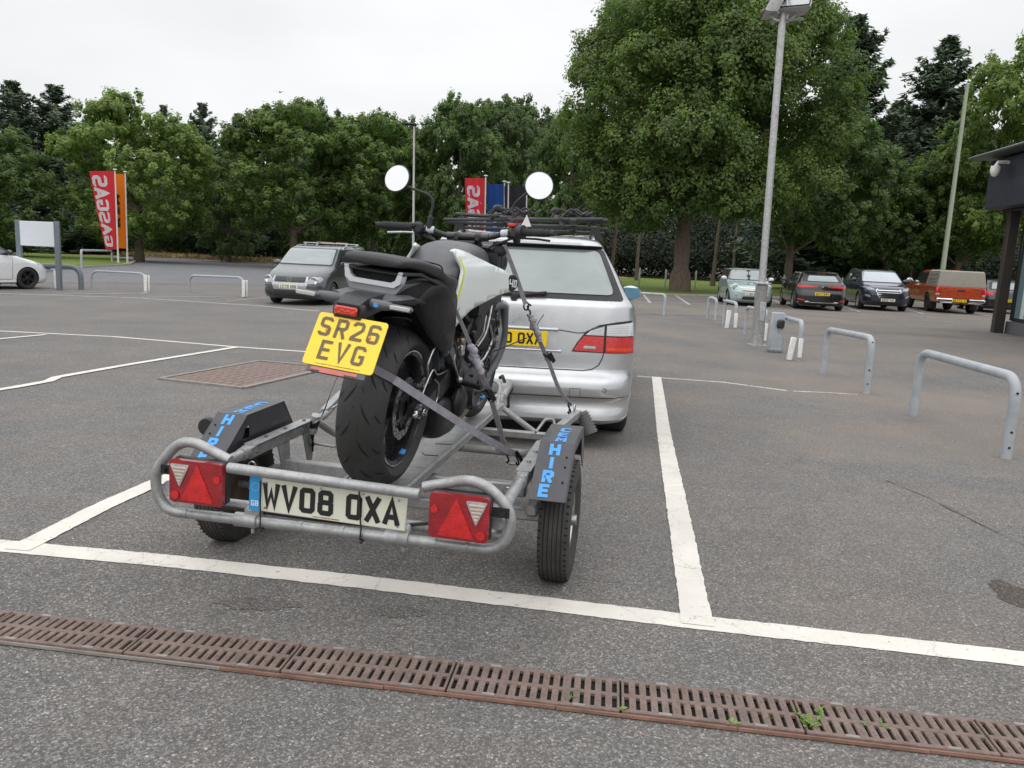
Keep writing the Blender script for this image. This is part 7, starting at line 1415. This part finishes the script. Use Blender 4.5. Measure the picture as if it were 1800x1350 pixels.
for sg in (1, -1):
    fn = (lambda a, b, sg=sg: V((sg*sidex(a, b), a, b))); fn.cy = .7; po = round2(OUT, .035, 4)
    mb = MB(); patch(mb, fn, po, .0, .03); me_pts = len(mb.v); sp_ = mb.build('side_panel', M_WTANK, bk, False); so = sp_.modifiers.new('thickness', 'SOLIDIFY'); so.thickness = .012; so.offset = -1
    mb = MB(); st_ = [(.268, .617), (.288, .606), (.330, .715), (.356, .788), (.374, .856), (.362, .905), (.350, .905), (.362, .856), (.342, .790), (.315, .722)]; patch(mb, fn, st_, .0016, .02); mb.build('yellow_stripe', M_YEL, sp_, False)
    mb = MB(); patch(mb, fn, [(.352, .66), (.368, .69), (.372, .70), (.356, .68)], .0012, .02); mb.build('grey_graphic', M_GREYPL, sp_, False)
    # round badge at the front corner
    mb = MB(); bc = fn(.832, .806); mb.lathe([(0, .001), (0, .036), (-.006, .040)], (0, 0, 0), 'x', 24, R=(Matrix.Rotation(math.radians(-35*sg), 3, 'Z') if True else None)); o = mb.build('badge', M_BLK, sp_, False); o.location = bc+V((sg*.008, .0, 0))
    mb = MB(); Rb = Matrix.Rotation(math.radians(-35*sg), 3, 'Z'); U = Rb @ V((0, sg, 0)); N = Rb @ V((sg, 0, 0))
    for poly in (((-16, 14), (-16, -2), (-2, -2)), ((-2, 14), (-2, -14)), ((6, -12), (16, -12), (16, 10), (6, 10), (6, -12), (10, -12))):
        for q2 in ribbon2(poly, 5): mb.add([U*p.x*.0013+V((0, 0, 1))*p.y*.0013+N*.003 for p in q2], [(0, 1, 2, 3)], 0, False)
    mb.build('badge_mark', M_WPL, o, False)
    mb = MB(); mb.loft([[V((sg*x, y_, z)) for x, z in ((.10, z0), (.155, z0+.01), (.15, z1-.01), (.09, z1))] for y_, z0, z1 in ((1.05, .70, .80), (.95, .66, .82), (.80, .62, .82), (.62, .64, .80))]); mb.build('inner_panel', M_BLK, bk)
mb = MB(); mb.loft(secs(smooth_rows([(-.318, 0, .864, .075, .008), (-.312, 0, .867, .098, .014), (-.28, 0, .871, .110, .019), (-.15, 0, .866, .118, .024), (.0, 0, .850, .118, .030), (.10, 0, .835, .120, .032), (.15, 0, .812, .128, .036), (.25, 0, .795, .130, .038), (.36, 0, .792, .112, .040), (.44, 0, .800, .085, .045), (.50, 0, .83, .06, .03)]), 28, .6)); se = mb.build('seat', M_SEAT, bk)
mb = MB(); mb.tube(spline([(-.119, .10, .842), (-.10, .105, .868), (0, .11, .872), (.10, .105, .868), (.119, .10, .842)], 5), .003, 6); mb.build('seat_seam', M_GRV, se)
# tail: grab plate, U-shaped light guide, undertray
mb = MB(); mb.box((0, -.20, .834), (.215, .20, .010), bev=.004)
for sg in (1, -1): mb.tube([(sg*.108, -.30, .838), (sg*.118, -.15, .836), (sg*.124, .05, .80)], .006, 8)
mb.build('grab_plate', M_BLKM, bk)
lt = sub(bk, 'tail_light_bar'); prof = [(-.105, .842), (-.098, .802), (-.078, .787), (.078, .787), (.098, .802), (.105, .842), (.090, .842), (.080, .812), (.066, .803), (-.066, .803), (-.080, .812), (-.090, .842)]
mb = MB(); mb.prism(prof, (0, -.300, 0), (1, 0, 0), (0, 0, 1), (0, .05, 0)); mb.build('light_guide', M_LEDW, lt)
mb = MB(); prof2 = [(-.103, .80), (-.085, .768), (-.06, .760), (.06, .760), (.085, .768), (.110, .805), (.100, .802), (.078, .785), (-.078, .785), (-.098, .80)]; mb.prism(prof2, (0, -.288, 0), (1, 0, 0), (0, 0, 1), (0, .07, 0)); mb.loft([[V((x, y_, z)) for x, z in prof2] for y_ in (-.218, -.12)]); mb.build('light_shell', M_RGRY, lt)
mb = MB(); mb.box((0, -.262, .822), (.18, .03, .036), bev=.004); mb.build('lamp_cavity', M_GRV, lt)
mb = MB(); mb.loft(secs(smooth_rows([(-.27, 0, .785, .085, .030), (-.20, 0, .785, .102, .045), (-.05, 0, .77, .118, .065), (.10, 0, .735, .130, .095), (.22, 0, .700, .138, .120), (.32, 0, .675, .132, .115), (.42, 0, .675, .11, .10)]), 28, .5)); mb.build('tail_body', simple('tail_black', (.007, .007, .008), .38, spec=.3), bk)
mb = MB(); mb.loft([[V((x, y_, z)) for x, z in ((-w_, z0), (-w_*.7, z0+.012), (w_*.7, z0+.012), (w_, z0), (w_*.8, z0-.02), (-w_*.8, z0-.02))] for y_, w_, z0 in ((-.36, .075, .745), (-.33, .115, .752), (-.20, .125, .755), (0, .13, .72), (.15, .13, .66))]); mb.build('undertray', M_GREYPL, bk)
for sg in (1, -1):
    cov = [(-.13, .715, .755, .112), (-.06, .655, .785, .126), (.03, .595, .80, .136), (.12, .550, .795, .142), (.22, .520, .770, .142), (.30, .515, .735, .136), (.35, .53, .69, .126)]; rings = []
    for y_, z0, z1, x in smooth_rows(cov, 5): rings.append([V((sg*(x-.05), y_, z0+.004)), V((sg*(x-.012), y_, z0)), V((sg*(x-.002), y_, z0+.012)), V((sg*(x+.006), y_, z0*.65+z1*.35)), V((sg*(x+.004), y_, z0*.35+z1*.65)), V((sg*(x-.004), y_, z1-.012)), V((sg*(x-.014), y_, z1)), V((sg*(x-.05), y_, z1-.004))])
    mb = MB(); mb.loft(rings); mb.build('side_cover', simple('deep_black_plastic', (.005, .005, .006), .42, spec=.25), bk)
# plate hanger with reflector, indicators and number plate
ph = sub(bk, 'plate_hanger', (.018, 0, 0)); mb = MB(); mb.loft([[V((x, y_, z)) for x, z in ((-w_, z0), (w_, z0), (w_*.85, z1), (-w_*.85, z1))] for y_, w_, z0, z1 in ((-.20, .05, .73, .76), (-.36, .055, .715, .765), (-.47, .050, .70, .755), (-.515, .044, .69, .735))], smooth=False); mb.box((0, -.50, .715), (.105, .03, .045), bev=.008)
mb.loft([[V((x, y_, z)) for x, y_, z in ((-.05, -.50, .71), (.05, -.50, .71), (.05, -.475, .715), (-.05, -.475, .715))], [V((x, y_, z)) for x, y_, z in ((-.07, -.590, .52), (.07, -.590, .52), (.07, -.575, .515), (-.07, -.575, .515))]], smooth=False); mb.build('bracket', M_BLK, ph)
mb = MB(); mb.box((-.004, -.519, .713), (.076, .012, .027), bev=.004); mb.build('plate_lamp_reflector', M_LENSR, ph); mb = MB(); rr_ = random.Random(2)
for k in range(16): mb.box((-.036+.0046*k, -.5258, .713+rr_.uniform(-.006, .006)), (.003, .001, .005), mi=0)
mb.build('reflector_facet', simple('orange_facet', (.75, .20, .05), .3), ph); mb = MB(); mb.box((.082, -.498, .7435), (.014, .002, .012)); mb.build('blue_tag', M_BLUE, ph)
for sg in (1, -1):
    i_ = sub(ph, 'indicator'); mb = MB(); mb.tube([(sg*.045, -.44, .738), (sg*.10, -.46, .742), (sg*.125, -.47, .744)], [.018, .016, .012], 10); mb.box((sg*.155, -.478, .744), (.085, .022, .020), bev=.008); mb.build('indicator_stalk', M_GREYPL, i_)
    mb = MB(); mb.box((sg*.158, -.4905, .744), (.066, .006, .0135), bev=.005); mb.build('indicator_lens', simple('pale_indicator_lens', (.50, .47, .45), .2, coat=.5), i_)
npl = sub(bk, 'number_plate', (.040, -.556, .620), (math.radians(-32), 0, 0)); mb = MB(); rp = round2([(-.1145, -.089), (.1145, -.089), (.1145, .089), (-.1145, .089)], .012); mb.prism(rp, (0, 0, 0), (1, 0, 0), (0, 0, 1), (0, .004, 0)); mb.build('plate', M_PLY, npl)
mb = MB(); text(mb, 'SR26', (0, -.0005, .010), (1, 0, 0), (0, 0, 1), .066, adv=66, wk=.96, stroke=12, N=(0, -1, 0)); mb.build('characters', M_CHARB, npl, False); mb = MB(); text(mb, 'EVG', (0, -.0005, -.068), (1, 0, 0), (0, 0, 1), .066, adv=68, wk=.96, stroke=12, N=(0, -1, 0)); mb.build('characters', M_CHARB, npl, False)
mb = MB(); rr_ = random.Random(7); [mb.box((-.07+.0033*k, -.0008, -.0815), (rr_.uniform(.001, .0026), .001, rr_.uniform(.0012, .003))) for k in range(44)]; mb.build('maker_line', M_CHARB, npl); mb = MB(); [mb.cyl((x, 0, .030), (x, -.004, .030), .0045, seg=10) for x in (-.072, .070)]; mb.build('screw_cap', M_AMB, npl)
mb = MB(); mb.box((0, .006, -.098), (.19, .006, .022), bev=.002); mb.build('backing', M_GREYPL, npl); mb = MB(); mb.box((-.005, .0015, -.0985), (.15, .003, .010)); mb.box((-.01, .001, -.104), (.08, .003, .010)); mb.build('red_label', simple('faded_red_label', (.55, .16, .14), .6), npl)
# ---- handlebar and controls
hb_ = sub(bk, 'handlebar', (0, .80, 1.0), (0, math.radians(-5.4), math.radians(0)))
mb = MB(); mb.tube(spline([(-.40, -.06, .020), (-.24, -.01, .020), (-.17, .01, .008), (-.09, .02, -.012), (.09, .02, -.012), (.17, .01, .008), (.24, -.01, .020), (.40, -.06, .020)], 5), .0125, 12); mb.build('bar', M_BLKM, hb_)
mb = MB(); mb.tube([(-.10, .02, -.012), (-.05, .02, -.012), (.05, .02, -.012), (.10, .02, -.012)], .018, 12); [mb.box((x, .02, -.014), (.035, .05, .046), bev=.01) for x in (-.05, .05)]; [mb.tube([(x, .02, -.03), (x, .05, -.08)], .016, 10) for x in (-.05, .05)]; mb.build('bar_clamp', M_BLKS, hb_)
for sg in (1, -1):
    mb = MB(); a, b = V((sg*.265, -.018, .020)), V((sg*.40, -.062, .020)); mb.tube([a, a.lerp(b, .06), a.lerp(b, .12), b.lerp(a, .04), b], [.026 if sg > 0 else .021, .022, .0175, .0165, .0175], 16); d = (b-a).normalized(); mb.tube([b, b+d*.028], .0135, 14); [mb.tube([a+d*(.02+.011*k), a+d*(.025+.011*k)], .0182, 16) for k in range(10)]; mb.build('grip', M_RUB, hb_)
    mb = MB(); mb.box((sg*.235, -.012, .016), (.050, .050, .060), RZ(-sg*.28), bev=.014); mb.box((sg*.205, .015, .012), (.04, .05, .040), bev=.010); mb.tube([(sg*.235, .0, .0), (sg*.235, .03, -.02)], .018, 10); mb.box((sg*.25, -.035, .028), (.025, .02, .02), bev=.005)
    if sg > 0: mb.tube([(.250, -.016, .020), (.275, -.025, .020)], .033, 18)
    mb.build('switch_box', M_BLK, hb_)
    mb = MB(); mb.tube(spline([(sg*.205, .05, .010), (sg*.26, .055, -.004), (sg*.33, .035, -.006), (sg*.395, .0, -.012)], 5), [.0055]*15+[.0075], 8) if False else mb.tube(spline([(sg*.205, .05, .010), (sg*.26, .055, -.004), (sg*.33, .035, -.006), (sg*.395, .0, -.012)], 5), .0055, 8); mb.build('lever', M_STEEL if sg < 0 else M_BLKM, hb_)
    mb = MB(); mb.tube([(sg*.165, .01, .010), (sg*.20, .004, .014)], .0175, 12); mb.build('white_tape', simple('white_tape', (.55, .56, .60), .6), hb_)
    mb = MB(); mb.tube(spline([(sg*.21, .02, .0), (sg*.15, .05, -.05), (sg*.08, .10, -.07), (sg*.03, .18, -.12)], 6), .0055, 6); mb.tube(spline([(sg*.22, .0, -.01), (sg*.16, -.01, -.035), (sg*.10, .02, -.065), (sg*.06, .10, -.14)], 6), .005, 6); mb.build('cable', M_BLK, hb_)
mb = MB(); mb.box((.218, -.022, .050), (.034, .03, .016), bev=.004); mb.build('kill_switch', simple('red_switch', (.62, .03, .03), .4), hb_)
mb = MB(); mb.box((.15, .05, -.065), (.075, .05, .060), bev=.018); mb.tube([(.15, .05, -.035), (.15, .05, -.028)], .032, 16); mb.build('ignition_housing', M_BLK, hb_); mb = MB(); mb.box((.148, .045, -.026), (.03, .02, .004)); mb.build('ignition_mark', M_LENSR, hb_)
mb = MB(); mb.loft([[V((.10+a, .05+b, -.11+z)) for a, b in ((-.04, -.03), (.05, -.03), (.05, .04), (-.04, .04))] for z in (-.05, .03)], smooth=False); mb.build('head_cowl', M_BLK, hb_)
mb = MB(); mb.prism([(.255, .045), (.282, .100), (.305, .048)], (0, -.005, 0), (1, 0, 0), (0, 0, 1), (0, .003, 0)); mb.build('paper_tag', M_WPL, hb_)
# bar-end-free round mirrors on bent stems
M_MIRR = NT('mirror_silvering').set(col=(.62, .63, .645), rough=.02, metal=1.).m
for sg, base, mid, top in ((-1, (-.187, .80, .998), (-.182, .81, 1.148), (-.342, .78, 1.193)), (1, (.212, .80, 1.037), (.194, .81, 1.157), (.293, .78, 1.248))):
    m = sub(bk, 'mirror'); B_, K_, T_ = V(base), V(mid), V(top); c_ = T_+V((sg*.020, -.015, .012)); 
    mb = MB(); mb.tube([B_, B_+V((0, 0, .055)), B_+V((0, 0, .056)), B_+V((0, .002, .062))], [.013, .013, .0085, .0085], 12); mb.tube(fillet([B_+V((0, 0, .05)), K_, c_+V((-sg*.045, .015, -.030))], .05, 6), .0062, 10); mb.build('stem', M_BLK, m)
    h_ = sub(m, 'mirror_head', c_, (math.radians(-13), 0, math.radians(-10 if sg < 0 else 10))); mb = MB(); mb.lathe([(.0, .001), (.0, .0645), (.004, .0665), (.010, .065), (.020, .047), (.024, .001)], (0, 0, 0), 'y', 40); mb.build('shell', M_BLK, h_)
    mb = MB(); mb.lathe([(-.0012, .0), (-.0012, .0615)], (0, 0, 0), 'y', 40); g_ = mb.build('glass', M_MIRR, h_, False)
# ================================================================ LASHING STRAPS (trailer space)
M_WEB = NT('grey_webbing'); a = M_WEB.noise(30, 4, .7); b = M_WEB.noise(500, 2, .5); M_WEB.set(col=M_WEB.mix(1, M_WEB.ramp(a, [(.3, (.28, .265, .30)), (.7, (.42, .40, .45))]), M_WEB.ramp(b, [(.35, .85), (.65, 1.1)]), 'MULTIPLY'), rough=.75); M_WEB.bump(b, .001, .4); M_WEB = M_WEB.m
M_WEBD = simple('dark_webbing', (.17, .15, .175), .75); M_WEBS = simple('speckled_webbing', (.30, .29, .29), .75, var=.45, sc=120); M_HOOK = simple('black_hook', (.015, .015, .017), .35, .5)
BL = TM.inverted() @ BM
def b2t(p): return BL @ V(p)
def web(mb, pts, w, side, th=.0016, n=8, mi=0, smooth=True):
    """flat webbing with its width along `side`"""
    P_ = spline(pts, n) if n > 1 else [V(p) for p in pts]; rings = []
    for i, p in enumerate(P_):
        t = (P_[min(i+1, len(P_)-1)]-P_[max(i-1, 0)]).normalized(); s_ = side[0].lerp(side[1], i/(len(P_)-1)) if isinstance(side, tuple) else V(side); s_ = (s_-t*s_.dot(t)).normalized(); nn = t.cross(s_)
        rings.append([p-s_*w/2-nn*th/2, p+s_*w/2-nn*th/2, p+s_*w/2+nn*th/2, p-s_*w/2+nn*th/2])
    return mb.loft(rings, mi=mi, smooth=False)
def shook(mb, c, s_=.03, ax=(1, 0, 0), up=(0, 0, 1)):
    c, U, Z = V(c), V(ax), V(up); mb.tube(spline([c+U*s_*.6+Z*s_*.9, c+Z*s_*1.4, c-U*s_*.5+Z*s_*.9, c-U*s_*.2+Z*s_*.2, c+U*s_*.3-Z*s_*.3, c+U*s_*.45-Z*s_*1.0, c-Z*s_*1.45, c-U*s_*.55-Z*s_*1.0], 5), .0042, 8)
def ratchet(parent, c, d, s_=1.):
    d = V(d).normalized(); q = d.to_track_quat('Z', 'Y').to_matrix(); mb = MB(); c = V(c)
    for sg in (1, -1): mb.box(c+q @ V((sg*.017*s_, 0, 0)), (.003, .028*s_, .070*s_), q, bev=.0012)
    for z in (-.022, 0, .024): mb.cyl(c+q @ V((-.019*s_, 0, z*s_)), c+q @ V((.019*s_, 0, z*s_)), .0075*s_, seg=10)
    mb.box(c+q @ V((0, -.018*s_, .018*s_)), (.034*s_, .005, .055*s_), q @ RX(.3), bev=.002); mb.build('ratchet', M_HOOK, parent)
cw = V((1, -.18, 0))
# 1: round the back of the rear wheel, from lashing rod to lashing rod
s1 = thing('lashing_strap', 'long grey strap running round the rear tyre down to both sides of the trailer', 'strap', M=TM, group='straps holding the motorcycle')
def tyre_back(ang, z):      # a point just behind the tyre at local bike height z
    r = .330; return b2t((r*0, 0, z))
wrap = [b2t((.098, -.235, .468)), b2t((.055, -.268, .492)), b2t((.0, -.275, .510)), b2t((-.055, -.264, .500)), b2t((-.095, -.225, .470))]
hr, hl = V((.455, .365, .365)), V((-.530, .365, .375))
mb = MB(); web(mb, [wrap[4], b2t((-.135, -.19, .43)), hl.lerp(b2t((-.135, -.19, .43)), .45)+V((0, 0, -.01)), hl+V((.02, -.02, .075))], .030, (V((0, .3, 1)), V((.6, -.5, .3)))); web(mb, wrap, .028, V((0, 0, 1)), n=5); mb.build('left_webbing', M_WEBD, s1)
mb = MB(); web(mb, [wrap[0], wrap[0].lerp(hr, .33)+V((0, 0, -.004)), wrap[0].lerp(hr, .66)+V((0, 0, -.004)), hr+V((-.012, -.012, .02))], .030, V((.28, .0, 1)), n=6); mb.build('right_webbing', M_WEB, s1)
mb = MB(); web(mb, [hr+V((-.075, -.085, .062)), hr+V((-.045, -.055, .044)), hr+V((-.008, -.012, .018))], .034, V((.35, 0, 1)), .004, 3); mb.build('stitched_end', M_WEBS, s1)
mb = MB(); shook(mb, hr+V((.008, -.004, -.008)), .017, (.8, 0, -.5)); mb.tube([hr+V((0, -.01, .03)), hr+V((.02, 0, -.0)), hr+V((.035, 0, -.03))], .009, 8); mb.build('hook', M_HOOK, s1)
mb = MB(); shook(mb, hl+V((0, 0, -.02)), .022, (.7, -.6, 0)); mb.tube([hl+V((.0, 0, .0)), hl+V((.0, 0, -.075))], .005, 6); mb.build('hook', M_HOOK, s1); ratchet(s1, hl+V((.012, -.012, .055)), (.25, -.25, .7), .9)
mb = MB(); mb.tube([hl+V((.03, -.03, .11)), hl+V((.022, -.022, .085))], .020, 10); mb.tube([hl+V((.0, -.0, .02)), hl+V((.01, -.01, .04))], .019, 10); mb.build('wrapped_tail', simple('pale_tape', (.40, .40, .42), .6), s1)
# 2: from under the seat down the right side
s2 = thing('lashing_strap', 'grey strap from the seat down the right side of the engine with a knotted bundle', 'strap', M=TM, group='straps holding the motorcycle')
def TP(px, py, b): # picture point on the trailer's cross plane at depth b
    d = TM.inverted().to_3x3() @ ray(px, py); c0 = TM.inverted() @ V((0, 0, HC)); t = (b-c0.y)/d.y; return c0+d*t
A0_ = TP(752, 470, .10); A1 = TP(788, 520, .12); A2 = TP(812, 570, .13); A3 = TP(829, 612, .14); A4 = TP(846, 660, .18); A5 = TP(861, 690, .22); A6 = TP(878, 752, .30); A7 = TP(890, 797, .35)
mb = MB(); web(mb, [A0_, A1, A2, A3], .017, cw, n=5); mb.build('webbing', M_WEB, s2); mb = MB(); web(mb, [A3, A4, A5], .028, cw, n=5); mb.build('webbing', M_WEB, s2)
mb = MB(); web(mb, [TP(864, 704, .23), A6, A7], .026, cw, .003, 5); mb.build('speckled_webbing', M_WEBS, s2)
def bundle(parent, P_, r0):
    mb = MB(); mb.tube(spline(P_, 5), [r0*(.75+.35*abs(math.sin(i*1.1))) for i in range(5*(len(P_)-1)+1)], 10)
    for k in range(3): a = V(P_[0]).lerp(V(P_[-1]), .2+.25*k); mb.ell(a+V((.008*(-1)**k, -.006, 0)), (r0*1.15, r0*.9, r0*1.1), 10, 8)
    mb.build('bundled_tail', M_WEB, parent); a, b = V(P_[0]).lerp(V(P_[-1]), .42), V(P_[0]).lerp(V(P_[-1]), .55); mb = MB(); mb.tube([a, b], r0*1.22, 12); mb.build('tape', simple('blue_grey_tape', (.12, .16, .22), .5), parent)
bundle(s2, [TP(826, 606, .10), TP(833, 625, .11), TP(841, 645, .12), TP(845, 655, .14)], .017); ratchet(s2, A5+V((.003, -.008, -.01)), (A4-A5), .85)
mb = MB(); shook(mb, A7+V((.008, 0, -.018)), .017, (.6, -.2, .4)); mb.build('hook', M_HOOK, s2); mb = MB(); mb.tube([A3, A3+V((.01, -.01, -.0)), TP(850, 585, .12), TP(855, 555, .16)], .0028, 6); mb.build('loose_cord', M_WEBS, s2)
# 3: from the right handlebar to the front lashing ring
s3 = thing('lashing_strap', 'grey strap from the right handlebar to the trailer behind the silver car', 'strap', M=TM, group='straps holding the motorcycle')
yb = [TP(886, 430, .62), TP(905, 480, .68), TP(924, 535, .74)]
mb = MB(); web(mb, yb, .022, (cw, V((.9, .3, .2))), n=5); mb.build('webbing', M_WEB, s3); mb = MB(); web(mb, [TP(942, 585, .80), TP(953, 610, .84), TP(962, 632, .86)], .024, cw, n=4); mb.build('webbing', M_WEB, s3); mb = MB(); web(mb, [TP(960, 628, .865), TP(966, 640, .87), TP(982, 682, .92), TP(1000, 708, .96)], .022, cw, .0025, n=5); mb.build('webbing', M_WEB, s3)
mb = MB(); c = TP(930, 545, .76); shook(mb, c, .020, (.8, 0, .2)); ring = [TP(925, 538, .75)+V((.012*math.cos(a), 0, .020*math.sin(a))) for a in [2*PI*i/12 for i in range(12)]]; mb.tube(ring, .004, 6, closed=True); mb.build('hook', M_HOOK, s3)
bundle(s3, [TP(932, 553, .765), TP(935, 563, .77), TP(940, 575, .78), TP(947, 592, .80), TP(949, 600, .81)], .015); ratchet(s3, TP(967, 628, .865), TP(945, 590, .8)-TP(967, 632, .87), .85)
mb = MB(); shook(mb, TP(1001, 718, .97), .020, (.8, 0, -.2)); mb.tube([TP(1000, 728, .98), TP(1001, 712, .97)], .0032, 6); mb.build('hook', M_HOOK, s3); mb = MB(); mb.tube([TP(943, 572, .78), TP(956, 553, .78)], .0022, 5); mb.tube([TP(926, 594, .80), TP(868, 618, .70)], .003, 5); mb.build('loose_end', M_BLKM, s3)
print('objects', len(bpy.data.objects))
